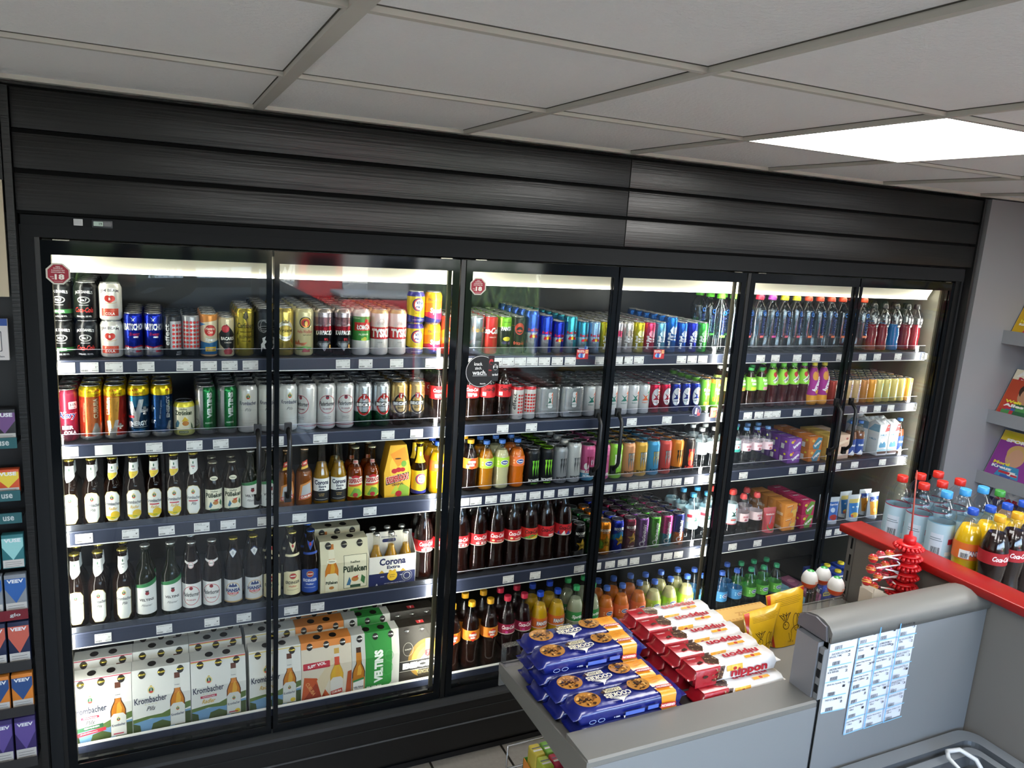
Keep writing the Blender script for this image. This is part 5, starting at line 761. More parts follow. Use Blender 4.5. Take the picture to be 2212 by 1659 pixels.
shelf(1,[('kery',146,890,3),('curuba_a',192,890,2),('curuba_b',243,888,2),('venergy_a',291,886,2),('venergy_b',341,884,2),('zitro',391,905,0),('veltins_can',436,877,3),('veltins_can',480,876,3),('krom_can',524,874,3),('krom_can',566,872,3),
 ('krom_can',619,874,2),('pader_can',659,874,2,1,-.9),('pader_can',700,872,2),('pader_can',740,870,2),('becks',781,872,3),('becks',822,870,3),('becks_gold',861,870,3),('becks_gold',897,870,3),('cola05a',954,872,2),
 ('cola05a',1000,868,2),('cola05a',1026,868,2),('cola05b',1060,868,2),('cola05b',1090,868,2),('effect_white',1118,868,3),('effect_white2',1145,868,3),('four_pack',1183,866,2),('four_pack',1232,866,2),('s1_silver',1272,866,5),('s1_silver2',1296,866,5),
 ('s1_silver',1331,864,5),('s1_silver',1352,863,5),('s1_silver',1371,862,5),('s1_silver2',1391,861,5),('s1_red',1412,860,5),('s1_red',1434,860,5),('s1_blue',1454,859,5),('s1_blue',1477,858,5),('s1_blue',1500,858,5),('fuze_can_g',1524,858,4),('fuze_can_o',1548,858,4),
 ('fuze_w',1602,838,1),('fuze_p',1622,838,1),('fuze_g',1646,836,1),('fuze_r',1668,836,1),('tymbark',1693,834,1),('tymbark',1716,834,1),('tymbark',1738,833,1),('tymbark',1759,833,1),('bravo_b',1783,832,1),('bravo_b',1805,832,1),
 ('nes_red',1833,848,4),('nes_red',1848,848,4),('nes_tan',1861,848,4),('nes_tan',1876,847,4),('nes_brown',1892,846,4),('nes_orange',1907,846,4),('mez_y',1923,845,4),('mez_y',1939,845,4),('mez_y',1955,844,4),('mez_y',1972,843,4),('mez_o',1990,842,4)])
shelf(2,[('krom33',153,1065,1),('krom33',203,1060,1),('radler33',249,1055,1),('radler33',292,1050,1),('radler0',336,1046,1),('radler0',379,1044,1),('pils0',421,1042,1),('pulleken',464,1048,1),('pulleken',500,1044,1),('velt33',543,1032,0),('velt33',579,1030,0),
 ('curuba33',615,1028,0),('curuba33',653,1028,0),('corona',694,1022,0),('corona',730,1020,1),('desperados',767,1022,1),('desperados',804,1020,1),('desp_carton',857,1015,0),('vita_bottle',908,1012,1),('fanta05',948,1010,2),
 ('sprite05',986,1006,1),('mezzo05',1018,1005,1),('apple05',1052,1005,1),('lemon05',1086,1003,1),('orange05',1120,1000,1),('mon_g',1155,1010,3),('mon_l',1184,1008,3),('mon_grey',1212,1004,3),('mon_w',1243,996,4),('mon_pink',1273,1000,4),('mon_rose',1307,1000,4),('mon_lime',1333,998,4),('mon_peach',1359,996,4),('mon_gold',1387,994,4),('mon_blue',1413,990,3),('mon_red',1440,988,3),('mon_reh',1465,984,3),('mon_jui',1490,980,3),
 ('gerol_g',1518,970,2),('gerol_g',1545,968,2),('gerol_t',1593,962,1),('evian',1614,962,1),('evian',1637,960,1),('evian',1661,958,1),('bravo_p',1712,975,3,2),('bravo_o',1757,970,3,2),('box_y',1795,966,2,2),('box_pale',1825,962,2,2),('kakao',1837,955,0),('kakao',1858,953,0),('milk',1903,948,2),('milk',1940,944,1),('kakao',1968,940,0)])
shelf(3,[('krom50',160,1280,1),('krom50',212,1275,1),('krom50',266,1268,1),('velt50',315,1262,1),('velt50',370,1255,0),('pader50',415,1246,1),('pader50',459,1240,0),('hansa50',505,1232,0),('hansa50',550,1226,1),
 ('erdinger',588,1222,1),('erdinger',634,1216,1),('erdinger_blue',676,1210,1),('six_pulleken',755,1210,1),('crate',868,1195,0),('cola1',930,1180,1),('cola1',953,1178,1),
 ('cola1',990,1165,1),('cola1',1027,1160,1),('cola1v',1066,1156,1),('cola1v',1102,1152,1),('cola1b',1141,1148,1),('cola1z',1183,1144,1),('cola1u',1221,1140,1),('rock_k',1254,1155,3),('rock_gr',1284,1150,3),('rock_o',1308,1150,3),('rock_b',1337,1148,4),('rock_m',1364,1144,4),('gon_p',1392,1140,4),('gon_g',1418,1136,4),('gon_m',1444,1132,4),('gon_b',1470,1128,4),
 ('s1_water',1499,1118,2),('s1_water',1529,1116,1),('s1_sport',1560,1110,1),('s1_sport',1583,1108,1),('evian_sport',1609,1108,1),('evian_sport',1638,1104,1),('melon',1668,1102,0),('box_or',1705,1098,3,2),('bravo_g',1743,1094,3,2),('capri_a',1802,1100,1),('capri_b',1848,1092,1),('capri_c',1890,1088,1)])
shelf(4,[('six_pils0',213,1500,1),('six_pils',347,1490,2),('six_rad0',472,1465,2),('six_rad',595,1440,2),('six_curuba',712,1420,2),('six_veltins',808,1400,2),('six_becks',905,1380,1),
 ('mezzo1',978,1370,1),('mezzo1',1021,1362,1),('mezzo1',1061,1356,1),('cherry1',1098,1350,1),('cherry1',1135,1344,1),('fanta1',1168,1338,1),('fanta1',1206,1334,1),('sprite1',1246,1330,1),('sprite1',1282,1320,1),('orange1',1312,1320,1),('orange1',1346,1316,1),('orange1',1383,1310,1),('lemon1',1416,1304,1),('lemon1',1450,1300,1),('lemon1',1486,1294,1),('wat_b',1522,1285,1),
 ('wat_b',1562,1278,1),('wat_b',1594,1272,1),('wat_g',1625,1266,1),('wat_g',1652,1262,1),('wat_g',1680,1256,1),('flatbox_b',1722,1285,1),('flatbox_p',1755,1280,1),('muller',1785,1255,1),('muller',1815,1250,1),('muller',1845,1245,1)])
print('PLACED',NPL)
for si,px,py,t,p in [(0,142,792,'COLA GING. 10%','549'),(0,193,790,"JACK DANIEL'S COLA 10%|DPG 0,33L",'549'),(0,246,789,'JIM BEAM & COLA DPG|0,33L','499'),(0,315,787,'GORBATSCHOW ENERGY|330ml','549'),(0,399,785,'EFFECT PINK ENERG. 10%|DPG 0,33L','549'),(0,451,785,'HAVANA CLUB SPEZI|0,33','549'),(0,496,784,'BACARDI COLA 10%|0,25L DPG','499'),(0,541,784,'CARLSBERG ELEPHANT|DPG 0,5L','299'),
 (0,741,784,'PAULANER HEFE WEISS|0,5L','299'),(0,790,783,'LOMZA PILS 0,5L','199'),(0,857,782,'TYSKIE PILSENER 0,5L','279'),(0,933,781,'VITA MALZ DPG 0,33L','199'),(0,959,781,'SPEZI 0,33L','199'),
 (1,150,976,'KERY COLA DPG 0,5L','299'),(1,224,972,'',''),(1,333,968,'VELT V+ ENERGY BANANA|0,5 DPG','249'),(1,420,962,'GREVENST. ZITRÖNKEN|330ml','199'),(1,477,960,'VELTINS PILSENER DPG|0,5L','249'),(1,597,954,'KROMBACHER','249'),(1,692,945,'PADERBORNER PILS DPG|0,5L','249'),(1,838,940,'BECKS PILS DPG 0,5L','249'),(1,900,937,'BECKS GOLD DPG 0,5L','249'),
 (1,1086,925,'COCA COLA 0,5L DPG','219'),(1,1148,922,'EFFECT ENERGY DPG 0,33L','199'),(1,1365,908,'S1 ENERGY DRINK|0,25L','109'),(1,1441,904,'S1 SUGARFREE|0,25L','109'),(1,1616,893,'FUZETEA 0,4L','199'),(1,1640,892,'FUZETEA ZITRONE','199'),(1,1660,891,'FUZETEA GRÜN','199'),(1,1678,890,'FUZETEA 0,4L','199'),(1,1722,889,'TYMBARK 0,5L','199'),(1,1767,887,'BRAVO MULTI 0,5','199'),(1,1865,885,'NESCAFE 0,25L','219'),(1,1895,884,'NESCAFE LATTE','219'),(1,1924,883,'NESCAFE','219'),(1,1972,882,'MEZCAFE','199'),
 (2,182,1170,'KROMBACHER 0,33L|Longneck Fl.','199'),(2,282,1158,'KROMBACHER RADLER|0,33L','199'),(2,360,1150,'KROMBACHER RADLER|ALKOHOLFR. 0,33L','199'),(2,436,1145,'KROMBACHER|ALKOHOLFR. 0,33L','199'),(2,493,1140,'VELTINS PÜLLEKEN 0,33','199'),(2,572,1134,'VELTINS PILSENER','199'),(2,647,1125,'VELTINS CURUBA 0,33L','229'),(2,724,1116,'BECKS GOLD 0,33 L','199'),(2,799,1109,'DESPERADOS 0,33L|FLASCHE','399'),(2,954,1095,'FANTA','219'),
 (3,223,1383,'KROMBACHER 0,5 L','219'),(3,355,1361,'VELTINS 0,5L FLASCHE','219'),(3,458,1345,'PADERBORNER 0,5','199'),(3,527,1334,'HANSA PILS 0,5','199'),(3,629,1319,'ERDINGER HEFE WEIZEN|0,5L','249'),(3,686,1310,'ERDINGER HEFE WEIZEN|ALKOHOLF. 0,5L','249'),(3,1098,1252,'COCA COLA 1,0L','289'),(3,1156,1244,'COCA COLA ZERO 1,0','289'),(3,1251,1228,'ROCKSTAR DRINK|DPG 0,5L','219'),(3,1288,1222,'ROCKSTAR','219'),(3,1582,1185,'S1 WATER 0,75','129'),(3,1636,1176,'EVIAN SPORT','199'),(3,1710,1167,'DURSTLÖSCHER','129'),
 (2,1605,1034,'GEROLSTEINER','179'),(2,1712,1024,'EVIAN 0,5L','199'),(2,1748,1021,'BRAVO','149'),(2,1775,1019,'BRAVO','149'),(2,1807,1016,'BRAVO','149'),(2,1845,1012,'KAKAO','199'),(2,1905,1006,'H MILCH','189'),(2,1950,1003,'H MILCH','189'),
 (3,1790,1140,'CAPRI-SUN','149'),(3,1812,1138,'CAPRI-SUN','149'),(4,1010,1468,'','')]+\
 [(0,x,y,n,p) for x,y,n,p in ((1020,780,'COCA COLA VAN.','169'),(1046,780,'COCA COLA 0,33','169'),(1072,780,'FANTA 0,33','169'),(1098,780,'FRITZ KOLA','189'),(1124,779,'RED BULL 0,473','349'),(1150,779,'RED BULL 0,355','289'),(1176,779,'RED BULL 0,25L','189'),(1204,779,'RED BULL SUGARF','189'),(1232,779,'RED BULL ZERO','189'),(1297,778,'RED BULL YELLOW','189'),(1338,778,'RED BULL PEACH','189'),(1356,778,'RED BULL EDITION','189'),(1380,777,'RED BULL PINK','189'),(1472,777,'RED BULL SEA','189'),(1495,777,'RED BULL BLUE','189'),(1518,776,'RED BULL GREEN','189'),(1643,775,'ACTIVE O2 0,75','199'),(1675,774,'ACTIVE O2','199'),(1722,774,'ACTIVE O2','199'),(1763,773,'ACTIVE O2','199'),(1815,772,'ACTIVE O2','199'),(1863,772,'POWERADE 0,5L','199'),(1895,771,'POWERADE','199'),(1940,770,'POWERADE','199'),(1998,769,'POWERADE','199'))]+\
 [(2,x,1106-(x-980)*.128-abs(x-1250)*.01,n,'2'+'19') for x,n in ((1000,'SPRITE 0,5L'),(1027,'MEZZO MIX 0,5L'),(1060,'VITALIS APFEL'),(1092,'VITALIS ZITRONE'),(1124,'VITALIS ORANGE'),(1155,'MONSTER ENERGY DPG'),(1185,'MONSTER ENERGY 0,5'),(1216,'MONSTER ULTRA|DPG 0,5L'),(1250,'MONSTER WHITE|0,5L'),(1282,'MONSTER'),(1312,'MONSTER'),(1342,'MONSTER'),(1368,'MONSTER'),(1390,'MONSTER JUICE'),(1418,'MONSTER REHAB'),(1440,'MONSTER'),(1462,'MONSTER'),(1488,'MONSTER'),(1526,'GEROLSTEINER'))]+\
 [(3,x,1222-(x-1290)*.155,n,'2'+'19') for x,n in ((1318,'ROCKSTAR BLUE'),(1345,'ROCKSTAR PUNCH'),(1371,'GÖNRGY'),(1418,'GÖNRGY'),(1443,'GÖNRGY'),(1466,'GÖNRGY'),(1506,'S1 WASSER'))]:
    price_tag(si,px,py,t,p,'MEHRWEG' if si in(2,3) and px<960 else 'EINWEG')
def promo(si,px,py,els,lab,dz=0):
    c=unp(px,py,y=.084); mi_=0 if c.x<1.2335 else 1 if c.x<2.4705 else 2; b=B(); decal(b,els,lambda u,v,l:(u/1000,-l*.00005,v/1000),'pap'); b.build('promotion_card',SHOBJ[si][mi_],loc=(c.x,.083,c.z),label=lab)
for px in (1258,1423): promo(0,px,765,[R(-26,-19,26,19,'b8262c'),T('MEHR ENERGY',-8,14,30,4,'f0e4e0',b=.03),T('WENIGER PREIS',-7,9,32,4,'f0e4e0',b=.03),R(12,3,24,16,'e8b880'),T('2,99',18,9,9,5,'b8262c',b=.03),E(-4,-6,15,8,'8ab0d0'),P([(-10,-14),(-8,4),(0,4),(2,-14)],'2a50a8'),P([(2,-12),(6,4),(12,2),(8,-14)],'c8ccd4'),P([(-18,-8),(-14,4),(-8,2),(-12,-12)],'7ab0d8')]+([R(-20,19,10,26,'24346c'),T('RISCHE KÖHLE',-6,22.5,24,4,'e8e8ee'),R(8,19,14,32,'2a50a8'),R(15,19,20,30,'8ab0d0')] if px<1300 else []),'red price card with cans')
promo(1,1503,890,[E(4,4,24,24,'2c3160',30),O(4,4,23,23,1,'b8bcd0'),P([(-6,-8),(-2,18),(6,18),(4,-10)],'c8ccd4'),P([(6,-8),(10,12),(16,10),(14,-10)],'b8707c'),R(8,-16,22,-4,'c83a44'),T('BISSCHEN',-22,-14,20,4,'d8d8e4',b=.02)],'round dark blue promotion card'); promo(1,1541,891,[R(-17,-22,17,22,'b8261e'),T('SCHNÄPPCHEN',0,17,28,4,'f0e0d8',b=.03),T('DES MONATS',0,12,26,4,'f0e0d8',b=.03),E(-7,-5,6,12,'3a9a3c'),E(8,-6,6,12,'3a9a3c'),P([(-8,-20),(8,-20),(4,-8),(-4,-8)],'dca02c')],'red bargain card with green bottles')
# ================================================================ counter gondola in front of the cooler
GT=M('6c6b67','sat'); GT2=M('777a7d','sat'); DK=M('1b1c1e','mat')
YF,YB,ZL,SHT=-1.381,-1.2955,1.105,1.0672; SHZ=SHT+.0008
def zu(px,py,z): return unp(px,py,z=z+FZ)
gon=empty('display_gondola',(0,0,0)); tag(gon,'grey metal display gondola with cookies and bars on its top shelf','shelving unit')
b=B(); b.prism([(YF,0),(YF,ZL-.004),(YF+.004,ZL),(YB,ZL),(YB,0)],'x',.9875,1.556,GT); b.box((.9885,YF-.0015,.02),(1.555,YF,ZL-.014),GT2)
b.build('low_back_panel',gon)
b=B(); b.box((.99,YB,SHT-.035),(2.075,-.978,SHT),GT); b.box((.9875,YB,SHT-.016),(.994,-.975,SHT+.003),GT).box((.9875,-.98,SHZ-.055),(2.08,-.975,SHT+.003),GT)
b.prism([(-1.381,ZL-.075),(-1.381,ZL-.002),(-1.29,ZL-.012),(-.98,SHT+.006),(-.98,SHT-.016),(-1.12,SHT-.022)],'x',.984,.9875,GT); b.build('shelf_board',gon)
b=B(); b.box((.9905,-.9755,SHZ),(1.03,-.994,SHZ+.05),CLR); b.box((.9905,-1.0,SHZ),(.992,-.975,SHZ+.05),CLR); b.build('clear_riser',gon)
# tall end panel with the rounded top
b=B(); prof=[(YF-.004,1.238),(YF-.004,1.262),(YF+.006,1.274),(YF+.022,1.281),(YF+.042,1.283),(YF+.062,1.279),(YF+.078,1.271),(YB+.004,1.262),(YB+.004,1.24)]
b.prism(prof,'x',1.566,2.09,GT,True); o=b.build('rounded_top_cap',gon)
b=B(); b.box((1.566,YF,0),(2.085,YF+.002,1.25),GT2).box((1.566,YB-.002,0),(2.085,YB,1.25),GT).box((1.55,YF+.014,0),(1.566,YB-.01,1.235),M('77787c','sat'))
b.box((1.5545,YF,1.106),(1.5655,YF+.012,1.225),M('777a7d','sat')).box((1.5565,YF+.004,0),(1.566,YF+.03,1.106),DK)
b.prism([(YF+.004,1.24),(YF+.01,1.272),(YF+.04,1.2805),(YF+.07,1.274),(YB,1.259),(YB,1.24)],'x',1.560,1.566,M('5c5a5e','sat'))
for k in range(3): b.box((1.5535,YF+.002,1.193-k*.036),(1.5552,YF+.011,1.212-k*.036),DK)
b.build('tall_end_panel',gon)
rwl=empty('partition_panel',(0,0,0)); tag(rwl,'grey partition panel with bright red top cap beside the lollipops','partition'); b=B(); b.box((2.092,-2.6,0),(2.129,-.962,1.274),M('7b7772','sat')); b.box((2.0895,-.985,0),(2.0925,-.962,1.274),GT)
for k in range(22): b.box((2.0886,-.978,1.218-k*.05),(2.0896,-.972,1.25-k*.05),DK)
b.build('panel',rwl)
b=B(); b.box((2.045,-2.6,1.272),(2.131,-.960,1.294),M('8e0e0c','pls'),.003); b.build('red_top_cap',rwl,label='red plastic top cap')
b=B(); b.box((1.045,-1.29,.685),(1.9,-.915,.70),GT); WR=M('b8b8ba','met'); b.tube([(1.05,-.925,.70),(1.05,-.925,.80)],.0022,WR,6).tube([(1.05,-.925,.80),(1.6,-.925,.80)],.0022,WR,6).tube([(1.05,-1.27,.735),(1.05,-.925,.735)],.0022,WR,6).tube([(1.05,-.925,.735),(1.6,-.925,.735)],.003,WR,6); b.build('lower_shelf',gon)
rsh=empty('bottle_display_shelf',(0,0,0)); tag(rsh,'grey display shelf carrying large bottles behind the red-capped wall','shelf'); b=B(); b.box((2.134,-2.6,1.13),(2.75,-.962,1.16),GT); b.box((2.134,-2.6,0),(2.70,-1.0,1.13),M('4a4846','sat')); b.build('shelf_board',rsh)
# price sheets
def sheet(TL,TR,BL,BR,els,lab,W,H,yo):
    P3=[unp(*q,y=YF-.001) for q in (TL,TR,BL,BR)]
    def mp(u,v,l): s,t=u/W,v/H; p=P3[2].lerp(P3[3],s).lerp(P3[0].lerp(P3[1],s),t); return (p.x,YF-yo-.00005*l,p.z)
    b=B(); decal(b,[R(0,0,W,H,'d3d9e4')]+els,mp,'pap'); o=b.build('price_sheet',None); 
    return tag(o,lab,'price sheet','price sheets on the grey end panel')
def cell(x,y,w,h,t,p): 
    q=t.split('|'); return [T(q[0],x+w*.42,y+h*.82,min(w*.86,len(q[0])*w*.056),h*.13,'2a2b30',b=.01)]+([T(q[1],x+w*.2,y+h*.65,len(q[1])*w*.052,h*.12,'2a2b30',b=.01)] if len(q)>1 else [])+[T(p,x+w*.82,y+h*.58,w*.12,h*.16,'33343a',b=.02),BAR(x+w*.26,y+h*.2,w*.34,h*.24,'4a4b50')]
els=[]
for i,t in enumerate(['MARS ICE CREAM EINZEL|74ML','SNICKERS ICE CREAM|EINZEL 73ML','SNICKERS WHITE XTRA|ICE RIEGEL','EINS Eis Nutella 70g','TWIX ICE CREAM RIEGEL']): els+=cell(6,200-40*(i+1),48,40,t,'2' if i!=3 else '1')+[R(0,200-40*(i+1),54,202.6-40*(i+1),'84bcd8')]
sheet((1797,1376),(1857,1362),(1772,1542),(1826,1530),els,'narrow white price sheet left of the wide one, five rows',60,200,.0008)
els=[]; TT=[['BOUNTY ICE CREAM|RIEGEL 50ML','Langnese Calippo Cola|105ml','Langnese King Cornetto|260ml','Langnese King Cornetto|Chocolate 1 260ml','LA ESSIGNFEST 100ML','Langnese Flutschfinger|64ml','Langnese Magnum Classic|110ml'],['LA MAGNUM LA PECHE|STIELEIS 90ML','LA MAGNUM LA|PISTACHE STIELEIS 90ML','LA Magnum Doppel|Billionaire 88ml','Langnese Magnum Weiss|110ml','Langnese Nogger Original|86ml','Langnese Nogger Choc|90ml','Langnese Riesenkaktus|90ml'],['LA TWISTER FREEZE 70ML','LANG VOLCANO STIELEIS|80ML','LANGN CORNETTO|ERDBEER 120ML','LANGN CORNETTO EIS','LANGN CORNETTO|HASELNUSS 120ML','LANGN PUSH UP HARIBO','Langnese Calippo Lime|105ml']]
for c in range(3):
    for r_ in range(7): els+=cell(c*56+2,280-40*(r_+1),52,40,TT[c][r_],'2132'[(c+r_)%4]); els+=[R(c*56,280-40*(r_+1),c*56+56,282.6-40*(r_+1),'84bcd8')]
    els+=[R(max(0,c*56-1),0,c*56+2,280,'6cacdc')]
sheet((1857,1362),(1982,1336),(1820,1587),(1943,1545),els,'wide white price sheet with three columns of ice cream prices',168,280,.0016)
# ---------------------------------------------------------------- cookies
def pillow(L,W_,H,m,n=10,fin=.012,m2=None,xm=0):
    """flow-wrapped pack: rounded block with crimped end fins; length on x"""
    b=B(); xs=[-L/2-fin,-L/2-.001,-L/2+.006]+[(-L/2+.006)+(L-.012)*i/6 for i in range(1,6)]+[L/2-.006,L/2+.001,L/2+fin]; k=0; N=16
    for i,x in enumerate(xs):
        e=i in(0,1,len(xs)-1,len(xs)-2); 
        for j in range(N):
            a=2*PI*j/N+PI/N; c,s=math.cos(a),math.sin(a); q=1/((abs(c)**5+abs(s)**5)**.2)
            hy=W_/2*(1.0 if not e else .92); hz=H/2*(1 if not e else .05); b.v.append((x,hy*q*c,H/2+hz*q*s+(0 if not e else random.uniform(-.001,.001))))
    mi=b.mi(m)
    for i in range(len(xs)-1):
        for j in range(N): a=i*N+j; c=i*N+(j+1)%N; b.f.append((a,c,c+N,a+N)); b.i.append(b.mi(m2) if m2 and xs[i]<xm else mi); b.sm.append(True)
    return b
def cookie(x,y,r): 
    rnd=random.Random(int(x*3+y)); e=[E(x,y,r,r,'ae7630',24)]; 
    for _ in range(54): a,d=rnd.uniform(0,6.28),r*rnd.uniform(.02,.84); s=rnd.uniform(.08,.19)*r; e.append(E(x+d*math.cos(a),y+d*math.sin(a),s,s*.7,rnd.choice(['2c170c','3e2212','7a4c20','d4a258','241208','c08a40']),7,rot=rnd.uniform(0,180)))
    return e
NV,YE='131c68','dc9226'
def topmap(H,W_): 
    def f(u,v,l): # u along x, v along y on the top, folding down the front side when v < -W/2
        if v*.86>=-W_/2*1000+3: v*=.86; return (u/1000,v/1000,H+.0006+.00004*l)
        v*=.86; d=(-W_/2*1000+3)-v; return (u/1000,-W_/2-.0008-.00004*l,H-.003-d/1000) if d>3 else (u/1000,(-W_/2*1000+3-d)/1000-.0004,H-.0004-.0008*d)
    return f
Lc,Wc,Hc=.248,.0625,.036
b=pillow(Lc,Wc,Hc,M(NV,'foil'))
decal(b,[P([(74,-74),(106,-74),(108,37),(60,37)],YE)]+cookie(-88,2,28)+cookie(40,14,25)+[R(-34,-14,-2,14,NV)]*0+[R(-46,3,-6,17,'d8cfae',rot=0),T('CLASSIC',-26,10,33,9,'2a2a3a',rot=180,b=.02),T('COOKIES',-22,-8,62,16,'e6e0cc',rot=180,b=.04),T('CHOCOLATE MOUNTAIN',-22,-18.5,46,4,'d8d4c8',rot=180,b=.03),P([(-40,-21),(-4,-21),(-14,-26),(-22,-33),(-30,-26)],'e6e0cc'),T('MIT SCHOKO CHIPS',-25,22,34,3,'a8b0d8',rot=180),P([(-56,8),(-48,14),(-44,8),(-50,2)],'3a2012'),P([(-48,14),(-40,18),(-38,12)],'4a2a16'),
  T('Wir lieben',82,20,22,3.6,'b8601c',rot=180),T('backen',82,13,16,3.6,'b8601c',rot=180),T('seit 1892',82,6,18,3,'b8601c',rot=180),R(66,-24,104,-12,'b8242c',rot=-4),T('GRIESSON',85,-18,34,7,'f0e8e0',rot=176,b=.04),R(66,-64,104,-52,'b8242c',rot=-4),T('GRIESSON',85,-58,34,7,'f0e8e0',rot=176,b=.04),T('150 g',-40,-56,14,5,'d8dcec',rot=180,b=.03),O(-96,-56,8,5,1,'9ab0e0'),O(-76,-56,8,5,1,'9ab0e0'),R(-20,-60,26,-50,'4a64b8'),R(34,-58,60,-48,'4a64b8')],topmap(Hc,Wc),'foil',cu=24,cv=[-32.9,-36.4],clip=(-116,-68,116,34))
CM=b.mesh('cookie_pack')
def pack(mesh,name,loc,rz,lab,cat,grp):
    o=bpy.data.objects.new(name,mesh); COL.objects.link(o); o.location=loc; o.rotation_euler=(random.uniform(-.004,.004),0,rz); tag(o,lab,cat,grp); return o
zt={3:SHZ+4*(Hc+.0008),2:SHZ+3*(Hc+.0008)}
cen=[((1243,1361),3),((1271,1395),3),((1303,1455),2),((1350,1498),2)]
nm=['rearmost top','second from the back, top','second from the front, top','foremost top']
for i,((px,py),n) in enumerate(cen): # four stacks
    c=unp(px,py,z=SHZ+n*(Hc+.001)); 
    for lv in range(n):
        top=lv==n-1
        yy=[-1.066,-1.131,-1.197,-1.262][i]; random.seed(i*9+lv); xx=c.x+.004 if top else c.x+random.uniform(.004,.014)
        pack(CM,'cookie_pack',(xx,yy,SHZ+lv*(Hc+.001)),random.uniform(-.02,.02) if not top else 0,f"{['rearmost','second rear','second front','foremost'][i]} blue cookie pack stack, pack {['bottom','second','third','fourth'][lv] if not top else 'on top'} layer",'cookie pack','blue cookie packs on the gondola')
print('cookie tops',[tuple(round(v,3) for v in unp(*c[0],z=SHZ+c[1]*(Hc+.001))) for c in cen])
# chocolate rice bars
Ln,Wn,Hn=.232,.052,.042; RD,WT='9c1622','e6e4e2'
b=pillow(Ln,Wn,Hn,M(WT,'foil'),fin=.014,m2=M(RD,'foil'),xm=-.09)
rnd=random.Random(5)
e=[P([(-116,-75),(-58,-75),(-46,-26),(-58,30),(-116,30)],RD),P([(-72,-4),(-46,-22),(-34,-2),(-40,24),(-66,22)],'4a3024'),P([(-64,-62),(-40,-58),(-34,-28),(-60,-28)],'4a3024')]
for _ in range(46): x,y=rnd.uniform(-68,-40),rnd.choice([rnd.uniform(-18,20),rnd.uniform(-58,-30)]); e.append(E(x,y,2.8,1.8,rnd.choice(['8a6a4c','a88a6a','3a241a','6a4a34']),7,rot=rnd.uniform(0,180)))
e+=[P([(-94,-2),(-82,4),(-76,-4),(-90,-8)],'3a1c14'),E(-88,-42,7,4,'3a1c14'),T('ORIGINAL',-96,18,22,4,'e8d0d0',rot=180,b=.02),T('nippon',32,4,98,27,'ac1a2a',rot=180,b=.035),R(28,-24,74,-13,'e0a02c'),R(42,-24,58,-13,'e8b84a'),E(50,-18.5,5,5,'b8302c'),T('PUFFREIS MIT SCHOKOLADE',-6,20,40,2.6,'6a6a6c',rot=180),
  R(-30,-40,14,-30,'e0a02c'),R(-16,-40,0,-30,'e8b84a'),E(-8,-35,5,4.6,'b8302c'),T('nippon',34,-50,104,30,'ac1a2a',rot=0,b=.035)]
decal(b,e,topmap(Hn,Wn),'foil',cu=25,cv=[-26.7,-30.2],clip=(-113,-70,113,27)); NM=b.mesh('chocolate_rice_bar_pack')
npx=[(1450,1308),(1477,1333),(1515,1362),(1551,1389),(1584,1414)]
for i,(px,py) in enumerate(npx):
    for lv in range(2 if i<4 else 2):
        yy=([-1.01,-1.066,-1.124,-1.180,-1.262] if lv==0 else [-1.008,-1.064,-1.126,-1.184,-1.240])[i]; z=SHZ+lv*(Hn+.001)
        pack(NM,'chocolate_bar_pack',((1.43 if lv else 1.435+.006*(i==4)),yy,z),0,f"{['rearmost','second rear','middle','second front','foremost'][i]} red and white chocolate bar pack in {['lower','upper'][lv]} layer",'chocolate bar pack','chocolate rice bar packs on the gondola')
print('nippon',[tuple(round(v,3) for v in unp(*c,z=SHZ+2*(Hn+.001))) for c in npx])
# biscuit box behind
b=B(); b.box((-.10,-.032,0),(.10,.032,.05),M('c8a058','pap'),.002); decal(b,[R(-99,-31,99,31,'cfa65c'),T('LEIBNIZ',30,-6,90,18,'b88a44',rot=180,b=.05)]+[E(-90+i*12,26,4,3,'b88a44') for i in range(16)]+[E(-90+i*12,-27,4,3,'b88a44') for i in range(16)],lambda u,v,l:(u/1000,v/1000,.0503+.00004*l),'pap'); c=unp(1590,1325,z=SHZ+.05)
tag(b.build('biscuit_box',None,loc=(c.x+.01,-1.032,SHZ+.0006)),'low tan biscuit box with embossed letters behind the white bars','biscuit box')
# yellow bags standing
def bag(q,th,els,lab,lean=.03):
    """standing bag from its four photographed corners: bottom left, bottom right, top right, top left"""
    bl,br=unp(*q[0],z=SHZ),unp(*q[1],z=SHZ); br.y=bl.y+(br.y-bl.y)*.6; yb=(bl.y+br.y)/2
    tr,tl=unp(*q[2],y=yb+lean),unp(*q[3],y=yb+lean); n=12; b=B(); N=Vector((0,-1,.1))
    g=lambda s,t:bl.lerp(br,s).lerp(tl.lerp(tr,s),t)
    rnd=random.Random(3)
    for side in (-1,1):
        k=len(b.v)
        for j in range(n+1):
            for i in range(n+1):
                s,t=i/n,j/n; o=th*(1-t)**.5*(4*s*(1-s))**.35*(1 if 0<i<n else 0)+rnd.uniform(-.0006,.0006); p=g(s,t)-N*o*side*-1*(-1) ; p=g(s,t)+N*(o*(1 if side<0 else -1)); 
                if j==0: p.z=SHZ+.0005
                b.v.append(tuple(p))
        for j in range(n):
            for i in range(n):
                a=k+j*(n+1)+i; f=(a,a+1,a+n+2,a+n+1); b.f.append(f if side<0 else f[::-1]); b.i.append(b.mi(M('d8ac1c','foil'))); b.sm.append(True)
    W_,H_=100,110
    def mp(u,v,l): s,t=min(1,max(0,u/W_)),min(1,max(0,v/H_)); o=th*(1-t)**.5*(4*s*(1-s))**.35+.0012+.00004*l; return tuple(g(s,t)+N*o)
    decal(b,els,mp,'foil',cu=8,cv=9,clip=(1,1,99,109)); return tag(b.build('snack_bag',None),lab,'snack bag','yellow snack bags on the gondola')
